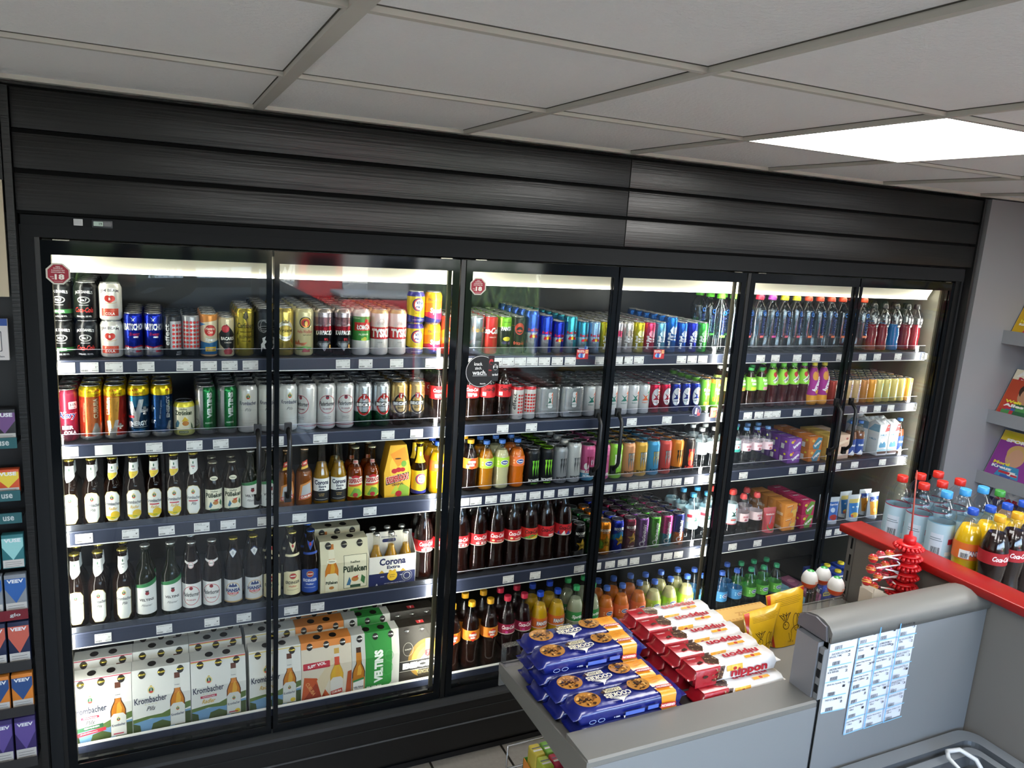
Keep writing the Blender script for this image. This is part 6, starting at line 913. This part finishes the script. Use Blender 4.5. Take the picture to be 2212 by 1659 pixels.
def elk(x,y): 
    K='1a1a18'; e=[O(x-18,y,9,8,1.4,K,16),O(x+12,y+2,9,18,1.4,K,18),O(x+20,y+4,6,14,1.3,K,16),O(x-8,y-16,5,16,1.3,K,14,180,360),O(x+16,y-16,22,12,1.4,K,18,0,180)]
    for a in (-40,-15,10,35): e.append(R(x-18+a*.25-.8,y+8,x-18+a*.25+.8,y+26,K,rot=-a))
    for a,dx in ((-60,-8),(60,6),(-50,0),(50,12)): e.append(R(x-18+dx-.7,y+16,x-18+dx+.7,y+26,K,rot=-a))
    return e+[E(x-21,y+2,1.5,1.5,K),E(x+10,y-10,1.5,1,K),E(x+18,y-8,1.5,1,K)]
tl_=lambda:[R(18,96-i*3.4,82+(i%2)*6,96.7-i*3.4,'7a6420') for i in range(5)]
E1=[P([(0,0),(8,0),(4,60),(14,109),(0,109)],'b8341c')]+tl_()+elk(56,34)
bag([(1664,1397),(1727,1376),(1736,1264),(1654,1287)],.016,[P([(0,0),(6,0),(3,60),(10,109),(0,109)],'b8341c'),P([(88,109),(99,109),(99,100)],'b8341c'),T('100 g',50,8,16,5,'6a5410')]+tl_()+elk(58,42),'taller yellow bag with animal sketch, nearer the white eggs')
bag([(1616,1416),(1656,1407),(1690,1299),(1605,1326)],.018,E1,'shorter yellow bag with animal sketch, beside the white bars')
# egg toys on clear cups
b=B(); pr=[]
for i in range(13):
    t=PI*i/12; z=-.036*math.cos(t); r=.0285*math.sin(t)*(1-.12*(z/.036)); pr.append((max(r,0),z+.036))
pr=[(r*.74,z*.74) for r,z in pr]
b.lathe(pr,[M('c84820','pls')]*5+[M('d8d8d6','pls')]*5+[M('2c8a3c','pls')]*2,22)
decal(b,[O(4,36,5,5,.8,'c85a50'),R(0,35.6,8,36.4,'c85a50',rot=45),R(-12,22,2,27,'e0a890'),T('FREE',10,22,10,5,'5a90c8',b=.05)],(lambda u,v,l:(lambda r:(r*math.sin(u/21),-r*math.cos(u/21),v/1000))(rad([(p*1000,q*1000) for p,q in pr],v)/1000+.0006)),'pap',cu=5,cv=4); EM=b.mesh('egg')
b=B(); b.lathe([(.024,0),(.026,.004),(.027,.05),(.030,.072),(.024,.080)],M((.93,.93,.93),'clr'),20); CM2=b.mesh('cup')
for i,(px,py,y,hz) in enumerate([(1749,1250,-1.075,.075),(1778,1243,-1.065,.088),(1806,1265,-1.135,.075)]):
    c=unp(px,py,y=y); r=empty('surprise_egg',(c.x,y,SHZ),.5); zz=c.z-.027-SHZ
    o=bpy.data.objects.new('egg',EM); COL.objects.link(o); o.parent=r; o.location=(0,0,zz)
    o=bpy.data.objects.new('clear_cup',CM2); COL.objects.link(o); o.parent=r; o.scale=(1,1,max(.3,(zz+.006)/.08))
    tag(r,['left white toy egg with orange base, behind yellow bag','rear white toy egg between two others, green top','right white toy egg in front of the brown box'][i],'toy egg','white toy eggs on the gondola')
b=B(); c=unp(1800,1290,y=-1.18); b.box((-.055,-.010,0),(.055,.010,.075),M('b8ab98','pap'),.001); b.box((-.0545,-.0105,0),(.0545,-.0102,.045),M('5a7a24','pap')); tag(b.build('egg_carton_tray',None,loc=(c.x+.02,-1.20,SHZ)),'torn beige and green cardboard tray below the eggs','cardboard tray')
# lollipop stand
st=empty('lollipop_stand',(0,0,0)); cx=unp(1964,1175,y=-1.2); sx,sy=cx.x,-1.2; RDP=M('c0141a','pls')
b=B(); b.lathe([(.012,SHZ),(.012,cx.z-.01)],RDP,14,cx=sx,cy=sy); b.build('pole',st)
for k in range(7):
    z=cx.z-k*.026; b=B(); b.lathe([(.010,z-.001),(.030,z-.003),(.030,z+.001),(.012,z+.003)],RDP,24,cx=sx,cy=sy)
    for i in range(20):
        a=2*PI*i/20+k*.1; p=Vector((sx+.028*math.cos(a),sy+.028*math.sin(a),z-.004)); b.tube([p,p+Vector((math.cos(a)*.008,math.sin(a)*.008,-.006))],.0042,RDP,7)
    b.build('holder_ring',st)
b=B(); b.lathe([(.015,cx.z+.002),(.0145,cx.z+.020),(.005,cx.z+.023),(.004,cx.z+.034),(.0025,cx.z+.036)],RDP,20,cx=sx,cy=sy); b.build('top_knob',st)
t=unp(1981,1016,y=-1.2); b=B(); b.tube([(sx,sy,cx.z+.034),(t.x,sy,t.z)],[.0024,.0016],M('b8584c','pls'),8); b.build('rod',st); tag(st,'red plastic lollipop stand with ruffled rings and a thin rod','lollipop stand')
lol=[(1886,1206,0),(1902,1199,2),(1921,1197,3),(1881,1229,0),(1897,1226,2),(1912,1220,3),(1896,1246,1),(1910,1243,3),(1872,1255,0),(1887,1266,2)]
LC=[('b8202a','e0b040'),('a81c30','d88a80'),('c02828','e8c050')]
for i,(px,py,k) in enumerate(lol):
    yy=-1.235+.016*k; h=unp(px,py,y=yy); lv=min(5,max(1,int((cx.z-h.z)/.026)+1)); r=empty('lollipop',tuple(h)); b=B(); 
    b.lathe([(.0,-.0115),(.007,-.0095),(.0106,-.0035),(.0108,.003),(.0075,.009),(.0,.0115)],M(LC[i%3][0],'foil'),16); decal(b,[P([(-30,-3),(-10,2),(10,-3),(30,2),(30,5),(10,0),(-10,5),(-30,0)],LC[i%3][1]),P([(-30,4),(-10,9),(10,4),(10,6),(-10,11),(-30,6)],LC[i%3][1])],lambda u,v,l:(.0112*math.sin(u/11),-.0112*math.cos(u/11),v/1250),'foil',cu=4); b.build('candy',r)
    tgt=Vector((sx-.028,sy-.004,h.z-.022))-h; d=tgt.normalized(); b=B(); b.tube([d*.011,d*.026],[.006,.0022],M('8a1c4a','foil'),8); b.build('wrapper_twist',r); b=B(); b.tube([d*.022,tgt],.0021,M('dcd8d4','pls'),6); b.build('stick',r)
    tag(r,f"red wrapped lollipop {['highest left one','top, second from left','top, nearest the stand','second tier, far left','second tier, middle','second tier, nearest stand','third tier, left','third tier, nearest stand','lowest, resting on white card','lowest, behind the white card'][i]}",'lollipop','red wrapped lollipops on the stand')
b=B(); p=[unp(1862,1258,y=-1.225),unp(1907,1277,y=-1.225)]; b.prism([(p[0].x-.004,SHZ),(p[0].x,p[0].z),(p[1].x,p[1].z),(p[1].x+.01,SHZ)],'y',-1.227,-1.225,M('cbc2b4','pap')); b.prism([(p[0].x-.004,SHZ),(p[0].x,p[0].z),(p[1].x,p[1].z),(p[1].x+.01,SHZ)],'y',-1.262,-1.260,M('cbc2b4','pap')); b.box((p[0].x-.004,-1.262,SHZ),(p[0].x-.002,-1.225,p[0].z-.01),M('cbc2b4','pap')); b.build('lollipop_card_box'); tag(bpy.data.objects['lollipop_card_box'],'white folded card box in front of the lollipops','card box')
# ---------------------------------------------------------------- bottles behind the red wall
W75=[(25,0),(33.5,4),(35,10),(35,178),(34,196),(28,216),(16,232),(13.5,238),(13.5,246)]
def w75(nm,cap,line,sh,desc): bottle(nm,W75,258,((.90,.93,.94),'clr'),sh,desc,('screw',cap),[R(-110,168,110,171,line),R(-40,60,-6,140,'c8d0da'),BAR(-23,84,22,34),RR(8,112,44,128,1,'dcdce0'),R(8,112,26,128,'a81c2c'),RR(4,78,40,90,1,'e0dcd8'),T('0,75 l',-10,36,26,8,'2c4450',b=.02),R(-40,120,-8,122,'6a7a84'),R(-40,126,-12,128,'6a7a84')],[(24,168,'a9c4d0')],obj='water_bottle',n=26)
w75('w75_red','c8281e','a8304c','red capped water','big water bottle, red cap'); w75('w75_blue','3f94d0','7aa8c0','blue capped water','big water bottle, light blue cap')
sodab('fanta_r','d8b012','dc6c2c',FB_(112,1.1)+[R(-40,96,-14,120,'e8e8e4'),BAR(-27,104,18,14)],'orange soda','yellow soda, orange label','2450b8',34,232,.40,.60,.06); sodab('cola_r',PC,'a01c24',[T('Coca-Cola',0,128,50,14,'f2ecec',sh=.35,b=.03)],'cola bottle','dark cola bottle, red label','d8a024',35,240,.46,.60,.14); water('green_r',34,240,'3c8c3c','a8c8b0',[],'green capped bottle','clear bottle, green cap')
RS=1.16
lst=[('w75_red',1944,1030,'farthest left in front row'),('w75_red',1992,1046,'second in front row'),('w75_blue',2043,1062,'third in front row'),('w75_red',1983,1027,'left in second row'),('w75_red',2029,1043,'middle of second row'),('w75_blue',2080,1057,'second row, behind first blue'),('w75_red',2012,1017,'left in rear row'),('w75_red',2054,1033,'right in rear row'),('w75_blue',2103,1049,'rear row, right of red caps')]
for i,(k,px,py,w) in enumerate(lst):
    c=(i%3,i//3); o=clone(k,'',(2.284+.079*c[1],-.955-.0715*c[0],RS),-.5); tag(o,KIND[k]['desc']+', '+w+' behind red wall','bottle','large water bottles behind the red wall')
print('water caps',[tuple(round(v,3) for v in unp(q[1],q[2]-4,z=RS+.256)) for q in lst])
for i,(k,c,r_,w) in enumerate([('fanta_r',0,3,'nearest the red wall edge'),('fanta_r',1,3,'second from the red wall'),('fanta_r',2,3,'third from the red wall'),('fanta_r',3,3,'farthest from the red wall'),('green_r',3,2,'among water and soda'),('cola_r',0,4,'nearest the red wall'),('cola_r',1,4,'second from the red wall'),('cola_r',2,4,'third from the red wall'),('cola_r',3,4,'right edge of the picture')]):
    o=clone(k,'',(2.30+.074*c,-.955-.0715*r_-(.0 if r_<4 else .002),RS),-.3); tag(o,KIND[k]['desc']+', '+w,'bottle','soda bottles behind the red wall')
# ---------------------------------------------------------------- chest freezer
fz=empty('chest_freezer',(0,0,0)); tag(fz,'grey chest freezer with sliding glass lid below the price sheets','freezer'); FZC=M('84898d','pls'); FD=M('4c5054','pls')
x0,x1,y0,y1,zt_=.95,2.088,-2.02,-1.384,.922
b=B(); b.box((x0+.03,y0+.03,.06),(x1-.03,y1-.01,zt_-.05),M('a8abad','sat'),.02); b.build('body',fz)
def rrect(x0,x1,y0,y1,r,n=6):
    p=[]
    for cx,cy_,a in ((x1-r,y1-r,0),(x0+r,y1-r,90),(x0+r,y0+r,180),(x1-r,y0+r,270)):
        for i in range(n+1): t=math.radians(a+90*i/n); p.append((cx+r*math.cos(t),cy_+r*math.sin(t)))
    return p
def ringb(b,steps,m):
    k=len(b.v); n=None
    for (ins_,z,r) in steps:
        p=rrect(x0+ins_,x1-ins_,y0+ins_,y1-ins_,r); n=len(p); b.v+=[(x,y,z) for x,y in p]
    for s in range(len(steps)-1):
        for j in range(n): a=k+s*n+j; c=k+s*n+(j+1)%n; b.f.append((a,c,c+n,a+n)); b.i.append(b.mi(m)); b.sm.append(False)
b=B(); ringb(b,[(0,zt_-.06,.05),(0,zt_-.006,.05),(.006,zt_,.046),(.040,zt_,.03)],FZC); ringb(b,[(.040,zt_,.03),(.043,zt_-.014,.03),(.052,zt_-.014,.026),(.055,zt_-.005,.026)],FD); ringb(b,[(.055,zt_-.005,.026),(.076,zt_-.005,.02)],FZC); ringb(b,[(.076,zt_-.005,.02),(.080,zt_-.03,.02),(.097,zt_-.03,.015),(.099,zt_-.4,.015)],FD); b.build('rim',fz)
b=B(); b.v+=[(x,y,zt_-.026) for x,y in rrect(x0+.082,x1-.082,y0+.082,y1-.082,.02)]; b.f.append(tuple(range(len(b.v)))); b.i.append(b.mi(M((.85,.88,.88),'glass'))); b.sm.append(False); b.build('glass_lid',fz)
b=B(); b.box((x0+.11,y0+.11,.45),(x1-.11,y1-.11,.5),M('7c8284','sat')); b.build('basket_floor',fz)
h=unp(2058,1652,z=zt_-.01); b=B(); HP=M('d0d2d2','pls'); b.tube([(h.x-.05,h.y-.035,zt_-.022),(h.x-.02,h.y-.03,zt_+.004),(h.x-.02,h.y+.0,zt_+.012),(h.x+.0,h.y+.018,zt_+.012),(h.x+.035,h.y+.012,zt_+.012),(h.x+.05,h.y-.02,zt_+.004),(h.x+.05,h.y-.05,zt_-.022)],.0055,HP,8); b.build('lid_handle',fz)
# ---------------------------------------------------------------- candy box on the lower shelf
c=unp(1187,1640,y=-1.0); cbx=empty('candy_box',(1.142,-1.012,.7012)); b=B(); b.box((-.05,-.08,0),(.05,.08,.002),M('4a8a34','pap')); 
b.prism([(-.08,0),(.08,0),(.08,.105),(.02,.105),(-.02,.085),(-.08,.085)],'x',.048,.05,M('4f8f36','pap')).prism([(-.08,0),(.08,0),(.08,.06),(.02,.055),(-.02,.045),(-.08,.04)],'x',-.05,-.048,M('d88a3a','pap')); b.prism([(-.05,0),(.05,0),(.05,.085),(.0,.085),(-.02,.05),(-.05,.04)],'y',-.08,-.078,M('4f8f36','pap')).box((-.05,.078,0),(.05,.08,.06),M('4f8f36','pap'))
decal(b,[R(-46,3,46,42,'b8982c'),R(-40,30,40,33,'8a6a20'),R(-40,22,36,25,'8a6a20'),R(-40,12,30,15,'8a6a20')],lambda u,v,l:(u/1000,-.0803-.00004*l,v/1000),'pap',smooth=False)
decal(b,[E(0,24,16,14,'e0c83a'),P([(-60,8),(-20,40),(-10,14)],'c85a8a'),P([(20,6),(34,38),(50,10)],'d84a3a'),E(50,24,10,12,'8ac04a'),E(-50,22,10,8,'e8a03a')],lambda u,v,l:(-.0503-.00004*l,-u/1000,v/1000),'pap',smooth=False); b.build('display_carton',cbx); tag(cbx,'green and orange display carton under the gondola shelf','display carton')
cc=['d04a6c','8ab04a','c8c04a','b8c84a','c83a5a','9ab0a0','c8b84a','7ab04a','b83a4a']
for i in range(9):
    b=B(); b.box((-.014,-.022,0),(.014,.022,.100 if i>2 else .092),M(cc[i],'foil'),.004); decal(b,[R(-12,-8,12,-2,'e0dcd8'),R(-12,3,12,6,'3a3a6c')],lambda u,v,l:(u/1000,v/1000,(.1003 if i>2 else .0923)+.00004*l),'foil')
    tag(b.build('chewing_candy_pack',None,loc=(1.142-.031+.031*(i%3),-1.012-.048+.048*(i//3),.7035)),f"{['pink','green','yellow','lime','red','pale green','mustard','leaf green','dark red'][i]} wrapped candy pack in the display carton, {['front','middle','back'][i//3]} row",'candy pack','candy packs in the display carton')
# ---------------------------------------------------------------- magazine rack on the right wall
rk=empty('magazine_rack',(0,0,0)); tag(rk,'grey metal magazine rack on the right wall','magazine rack')
MG=[]
for lv,(z,pz) in enumerate([(1.70,0),(1.30,0),(.985,0),(.68,0)]):
    b=B(); b.prism([(4.05,z-.03),(4.05,z+.035),(4.055,z+.035),(4.058,z-.022),(4.24,z-.01),(4.30,z+.24),(4.305,z+.24),(4.25,z-.03)],'y',-1.6,-.045,M('8b8d90','sat')); b.prism([(4.05,z-.03),(4.05,z+.035),(4.10,z+.05),(4.30,z+.24),(4.305,z+.24),(4.30,z-.03)],'y',-.045,-.042,M('77797c','sat')); b.build('rack_shelf',rk)
    for k in range(4): MG.append((lv,k,z))
def art(seed):
    r=random.Random(seed); c=[('c8a020','2c4c8c','b8283c'),('b8283a','e0c82c','3a6ab8'),('3a7a4c','c8b88a','a83c30'),('2c2c50','c8c8c8','b8343c'),('8a3a8c','e0c040','3a8ab0'),('b8482c','e8dcc0','2c5c3c')][seed%6]
    e=[R(0,0,210,280,c[0]),R(0,225,210,280,c[1])]; e+=[T(['Freizeit','tv','Motor','TV','sport','Alles'][seed%6],80,256,130,32,'f0ece4' if seed%2 else 'e0c82c',b=.07),T(['JETZT','TV 14','CLASSIC','SPAR','SPORT','NEU'][seed%6],90,230,120,18,'b8283a' if seed%2 else 'f0ece4',b=.06)]
    e+=[E(110,150,46,56,['d8a888','c89878','b88868'][seed%3],20),E(110,172,50,44,['6a4a2c','c8a060','3a2a20'][seed%3],20),E(110,150,34,44,['d8a888','c89878','b88868'][seed%3],20),P([(50,40),(170,40),(150,100),(70,100)],c[2])]
    for k in range(6): x,y=r.uniform(8,130),r.uniform(8,80); e.append(R(x,y,x+r.uniform(30,70),y+r.uniform(10,26),r.choice(['d8c83a','b8303a','e8e4dc','3a5a9c','4a8a4c'])))
    e+=[T(['Herber','ERLEBEN','Test','Hits','Mord','Welt'][seed%6],60,106,80,16,'e8d83a',b=.05),T(['Rückschlag','ALLE HITS','Extra','SPAN','Kreuz','Alles'][seed%6],70,86,100,16,'f0ece4',b=.05)]
    return e
WD=[['first','second','third','fourth'][k] for k in range(4)]
for lv,k,z in MG:
    b=B(); b.box((-.105,-.003,0),(.105,.0,.28),M('d8d4cc','pap')); decal(b,art(lv*5+k),lambda u,v,l:(u/1000-.105,-.0034-.00005*l,v/1000),'pap',clip=(1,1,209,279),smooth=False)
    o=b.build('magazine',None,loc=(4.085+.0,-.165-.225*k,z-.012)); o.rotation_euler=Euler((math.radians(-27),0,math.radians(-90)),'XYZ')
    tag(o,f"colourful magazine, {WD[k]} from the wall corner on the {['top','upper middle','lower middle','lowest'][lv]} rack shelf",'magazine','magazines on the rack')
# ---------------------------------------------------------------- left display cabinet with small boxes
cabl=empty('vape_display_cabinet',(0,0,0)); b=B(); b.box((-.60,.02,0),(-.066,.06,ZC-.01),M('191a1c','sat')).box((-.60,-.05,0),(-.5,.02,ZC-.01),M('191a1c','sat')); b.box((-.5,-.06,2.10),(-.066,.02,ZC-.012),MW); b.build('cabinet_body',cabl); tag(cabl,'dark display cabinet with small vape boxes at the left edge','display cabinet')
b=B(); b.box((-.5,-.048,1.80),(-.070,-.04,2.10),M('b8ac94','pap')); b.build('poster_panel',cabl)
c=unp(10,718,y=-.045); b=B(); b.box((-.5,-.055,1.632),(-.078,-.045,1.742),M('c4c0c0','pap')); decal(b,[R(-500,1724,-78,1743,'2c4a8c'),RR(-130,1655,-92,1710,3,'4a4a50'),RR(-128,1657,-94,1708,3,'c4c0c0'),T('schließen',-104,1642,32,5,'4a4a50')],lambda u,v,l:(u/1000,-.0556-.00004*l,v/1000),'pap',clip=(-500,1600,-78,1743)); b.build('notice',cabl,label='white notice card with blue bar')
lvz=[(1.41,'2c5a60','use'),(1.26,'2c5a60','use'),(1.195,'2c5a60','use'),(.905,'6a1c28','glo'),(.745,'2a2a2c',''),(.60,'2a2a2c',''),(.43,'2a2a2c','')]
for z,cl_,t in lvz:
    b=B(); b.box((-.5,-.06,z-.012),(-.072,.02,z-.006),M('2a2b2d','gls')).box((-.5,-.064,z-.02),(-.072,-.060,z+.010),M(cl_,'pls'))
    if t: decal(b,[T(t,-103,z*1000-5,26,13,'b8c0c0')],lambda u,v,l:(u/1000,-.0645,v/1000),'pap')
    b.build('cabinet_shelf',cabl)
bx=[(.905+.0,.115,'7a8088','2c5a9c','VEEV','blue and grey'),(.745,.13,'1c2440','b85a4c','VEEV','dark blue and coral'),(.60,.11,'c8782c','2c4a7c','VEEV','orange and blue'),(.43,.14,'33285c','5a4a8c','VEEV','dark violet'),(1.195-.155,.10,'2c6a70','8ac0c0','VUSE','teal'),(1.26-.0,.07,'c8502c','d8c040','VUSE','red and yellow'),(1.41,.09,'26272a','6a4a7c','VUSE','black')]
k_=0
for z,h,c1,c2,t,d in bx:
    for j in range(3):
        x=-.101-.058*j; b=B(); b.box((-.026,-.012,0),(.026,.012,h),M(c1,'pap'),.001); decal(b,[P([(-26,h*650),(0,h*250),(26,h*650),(26,h*900),(-26,h*900)],c2),T(t,0,h*830,40,11,'d8dce0',b=.04),R(-25,3,25,h*260,'b8b6b2'),R(-20,h*180,18,h*190,'5a5a5a'),R(-20,h*120,20,h*130,'5a5a5a'),R(-20,h*60,14,h*70,'5a5a5a')],lambda u,v,l:(u/1000,-.0123-.00004*l,v/1000),'pap',clip=(-25.5,1,25.5,h*1000-1),smooth=False)
        tag(b.build('vape_box',None,loc=(x,-.035,z-.005)),f"small {d} vape box, {['nearest the post','second from the post','third from the post'][j]}, left cabinet",'vape box','vape boxes in the left cabinet')
# ================================================================ outside the shop front and the photographer (seen in the glass)
RG=nodes_mat('asphalt','8e8e8a',.9,_tile); s_=B(); s_.box((-14,-24,-.12),(16,Y0-.1,-.02),RG); o=struct(s_,'ground')
GRN=nodes_mat('hedge_leaves','3f5a30',.8,_tile)
def hedge(x0,x1,y,h,lab,seed,c1='46603a',n=420):
    b=B(); rnd=random.Random(seed); g1,g2=M(c1,'mat'),M('6d8a4a','mat')
    b.box((x0+.1,y-.35,0),(x1-.1,y+.2,h*.85),M('2e4026','mat'))
    for i in range(n):
        x=rnd.uniform(x0,x1); z=rnd.uniform(.05,h); yy=y+.25+rnd.uniform(-.1,.1); a=rnd.uniform(-1,1); L=rnd.uniform(.12,.4); b.poly([(x-.012,yy,z),(x+.012,yy,z),(x+a*L*.5+.0,yy+.06,z+L)],g1 if i%2 else g2)
    o=b.build('hedge'); o['kind']='stuff'; return tag(o,lab,'hedge')
hedge(-4,1.9,-8.9,1.9,'tall green hedge outside the shop window, left',1); hedge(3.6,5.3,-7.6,1.75,'feathery green shrub outside the window, right',2,'4a6e4c'); hedge(4.6,14,-13,1.0,'low green verge across the street outside',3,'6a9a4c')
def pampas(x,y,seed,lab):
    r=empty('pampas_grass',(x,y,-.02)); rnd=random.Random(seed); b=B(); m=M('7a8a5a','mat')
    for i in range(110): a=rnd.uniform(0,6.28); L=rnd.uniform(.5,.95); q=rnd.uniform(.15,.4); b.poly([(.01,0,0),(-.01,0,0),(math.cos(a)*q*.5,math.sin(a)*q*.5,L),(math.cos(a)*q,math.sin(a)*q,L*.8)],m)
    b.build('blades',r); b=B(); m=M('b8ac90','mat')
    for i in range(9): a=rnd.uniform(0,6.28); q=rnd.uniform(.05,.35); p=Vector((math.cos(a)*q,math.sin(a)*q,rnd.uniform(1.35,1.6))); b.tube([p*.6,p],.004,m,5); b.tube([p,p+Vector((0,0,.1)),p+Vector((0,0,.3)),p+Vector((.02,0,.42))],[.01,.045,.035,.004],m,7)
    b.build('plumes',r); return tag(r,lab,'ornamental grass')
pampas(1.55,-7.35,4,'pampas grass with pale plumes outside the window')
def car():
    r=empty('parked_car',(.55,-6.0,-.02)); BL=M('1c2a38','gls'); b=B()
    pr=[(-2.1,.25),(-2.15,.6),(-2.0,.82),(-1.1,.95),(-.35,1.42),(.75,1.46),(1.6,1.05),(2.1,.95),(2.15,.4),(2.05,.25)]
    vs=[];n=len(pr)
    for y,s in ((-.85,.0),(-.8,.04),(.8,.04),(.85,0)): 
        vs+=[(x*(1 if s else .99),y,z+ (s if z>.9 else 0)) for x,z in pr]
    fs=[]; 
    for k in range(3): fs+=[(k*n+i,k*n+(i+1)%n,(k+1)*n+(i+1)%n,(k+1)*n+i) for i in range(n)]
    fs+=[tuple(range(n))[::-1],tuple(range(3*n,4*n))]; b.add(vs,fs,BL,False); b.build('body',r)
    for x,y in ((-1.35,-.8),(1.35,-.8),(-1.35,.8),(1.35,.8)):
        b=B(); b.lathe([(.0,-.1),(.2,-.1),(.31,-.09),(.31,.09),(.2,.1),(0,.1)],M('161616','sat'),20); o=b.build('wheel',r,loc=(x,y,.31)); o.rotation_euler=(PI/2,0,0)
    b=B(); b.prism([(-1.0,.97),(-.34,1.38),(.72,1.41),(1.45,1.06)],'y',.852,.862,M('9ab0c0','gls')); b.build('window',r); b=B(); b.prism([(-1.0,.97),(-.34,1.38),(.72,1.41),(1.45,1.06)],'y',-.862,-.852,M('9ab0c0','gls')); b.build('window',r)
    return tag(r,'dark blue car parked outside the shop window','car')
car()
r=empty('red_ice_cabinet',(2.95,-7.6,-.02)); b=B(); b.box((-.55,-.35,0),(.45,.35,1.12),M('a81c24','pls'),.03); b.build('body',r); b=B(); b.box((-.57,-.37,1.12),(.47,.37,1.17),M('8a8f94','sat'),.01); b.build('lid',r); tag(r,'red chest cabinet with grey lid outside the window','cabinet')
for i,(x,y,c,lab) in enumerate([(2.35,-8.6,'a81c24','red fuel pump farthest outside the window'),(3.35,-8.4,'7c8084','grey fuel pump outside beside the red one')]):
    r=empty('fuel_pump',(x,y,-.02)); b=B(); b.box((-.3,-.2,0),(.3,.2,1.9),M(c,'pls'),.03); b.build('housing',r); b=B(); b.box((-.2,.2,1.3),(.2,.215,1.6),M('14181c','gls')); b.build('display',r); b=B(); b.tube([(.32,0,1.2),(.4,.05,.6),(.36,.08,.3),(.33,.05,1.0)],.02,M('141414','sat'),8); b.build('hose',r); tag(r,lab,'fuel pump')
SUN=bpy.data.lights.new('sun','SUN'); SUN.energy=42; SUN.angle=.05; SUN.color=(1,.95,.88); so=bpy.data.objects.new('sun',SUN); COL.objects.link(so); so.rotation_euler=(math.radians(-48),0,math.radians(15))
# photographer
def person():
    V={'pelvis':(.10,-2.86,.98,.15),'waist':(.10,-2.86,1.14,.135),'chest':(.10,-2.85,1.36,.155),'neckb':(.10,-2.83,1.52,.08),'neck':(.11,-2.81,1.60,.055),
       'shL':(-.09,-2.84,1.50,.062),'elL':(-.10,-2.66,1.55,.045),'wrL':(.16,-2.52,1.90,.032),'shR':(.29,-2.84,1.50,.062),'elR':(.47,-2.66,1.60,.045),'wrR':(.43,-2.51,1.90,.032),
       'hipL':(.01,-2.86,.92,.10),'knL':(0,-2.84,.50,.068),'anL':(-.02,-2.88,.10,.048),'toL':(-.03,-2.76,.045,.04),'hipR':(.19,-2.86,.92,.10),'knR':(.21,-2.84,.50,.068),'anR':(.23,-2.88,.10,.048),'toR':(.25,-2.76,.045,.04)}
    ED=[('pelvis','waist'),('waist','chest'),('chest','neckb'),('neckb','neck'),('chest','shL'),('shL','elL'),('elL','wrL'),('chest','shR'),('shR','elR'),('elR','wrR'),('pelvis','hipL'),('hipL','knL'),('knL','anL'),('anL','toL'),('pelvis','hipR'),('hipR','knR'),('knR','anR'),('anR','toR')]
    ks=list(V); me=bpy.data.meshes.new('person'); me.from_pydata([V[k][:3] for k in ks],[(ks.index(a),ks.index(b)) for a,b in ED],[]); o=bpy.data.objects.new('person',me); COL.objects.link(o)
    m=o.modifiers.new('s','SKIN'); 
    for i,k in enumerate(ks): me.skin_vertices[0].data[i].radius=(V[k][3],)*2; me.skin_vertices[0].data[i].use_root=(k=='pelvis')
    m.use_smooth_shade=True; o.modifiers.new('u','SUBSURF').levels=1; me.materials.append(M('14161a','mat'))
    tag(o,'person in dark clothes holding up a phone, mirrored in the glass','person')
    SK=M('b88c74','sat'); b=B(); b.lathe([(0,1.66-.02),(.045,1.665),(.066,1.70),(.076,1.75),(.077,1.79),(.068,1.83),(.04,1.862),(0,1.872)],SK,18,cx=.12,cy=-2.79); b.lathe([(.0,1.57),(.05,1.58),(.05,1.66)],SK,14,cx=.112,cy=-2.80)
    b.lathe([(0,1.735),(.006,1.74),(.009,1.75),(.004,1.785)],SK,8,cx=.12,cy=-2.712)
    for s in (-1,1): b.lathe([(0,1.772),(.008,1.776),(.008,1.784),(0,1.788)],M('e8e4e0','sat'),8,cx=.12+s*.03,cy=-2.722); b.lathe([(0,1.74),(.01,1.75),(.012,1.78),(0,1.79)],SK,8,cx=.12+s*.078,cy=-2.79)
    b.box((.098,-2.722,1.708),(.142,-2.716,1.714),M('8a4a44','sat')); h=b.build('head',o)
    b=B(); b.lathe([(.079,1.775),(.083,1.81),(.074,1.85),(.045,1.88),(0,1.888)],M('1a1410','mat'),18,cx=.12,cy=-2.797); b.build('hair',h)
    for s,(wx,wy,wz) in ((1,V['wrL'][:3]),(-1,V['wrR'][:3])):
        b=B(); w=Vector((wx,wy,wz)); pc=w+Vector((s*.012,.025,.055)); b.tube([w,w+Vector((s*.004,.01,.025)),pc,pc+Vector((0,.006,.025))],[.026,.03,.036,.03],SK,12)
        for f in range(4): q=pc+Vector((s*.006,.008,-.03+f*.019+.02)); b.tube([q,q+Vector((s*.028,.03,.006)),q+Vector((s*.05,.012,.008)),q+Vector((s*.058-s*.0,-.004,.008))],[.0095,.009,.008,.0065],SK,8)
        q=pc+Vector((s*.0,-.014,-.02)); b.tube([q,q+Vector((s*.02,-.018,.02)),q+Vector((s*.042,-.014,.026))],[.011,.010,.0075],SK,8); b.build('hand',o)
    b=B(); b.box((.215,-2.452,1.985),(.375,-2.444,2.062),M('22242a','gls'),.003); b.lathe([(.0,0),(.01,0),(.01,.004),(0,.004)],M('0c0c10','gls'),12,cx=0,cy=0) if False else None
    tag(b.build('phone'),'dark phone held up by the mirrored person','phone')
person()
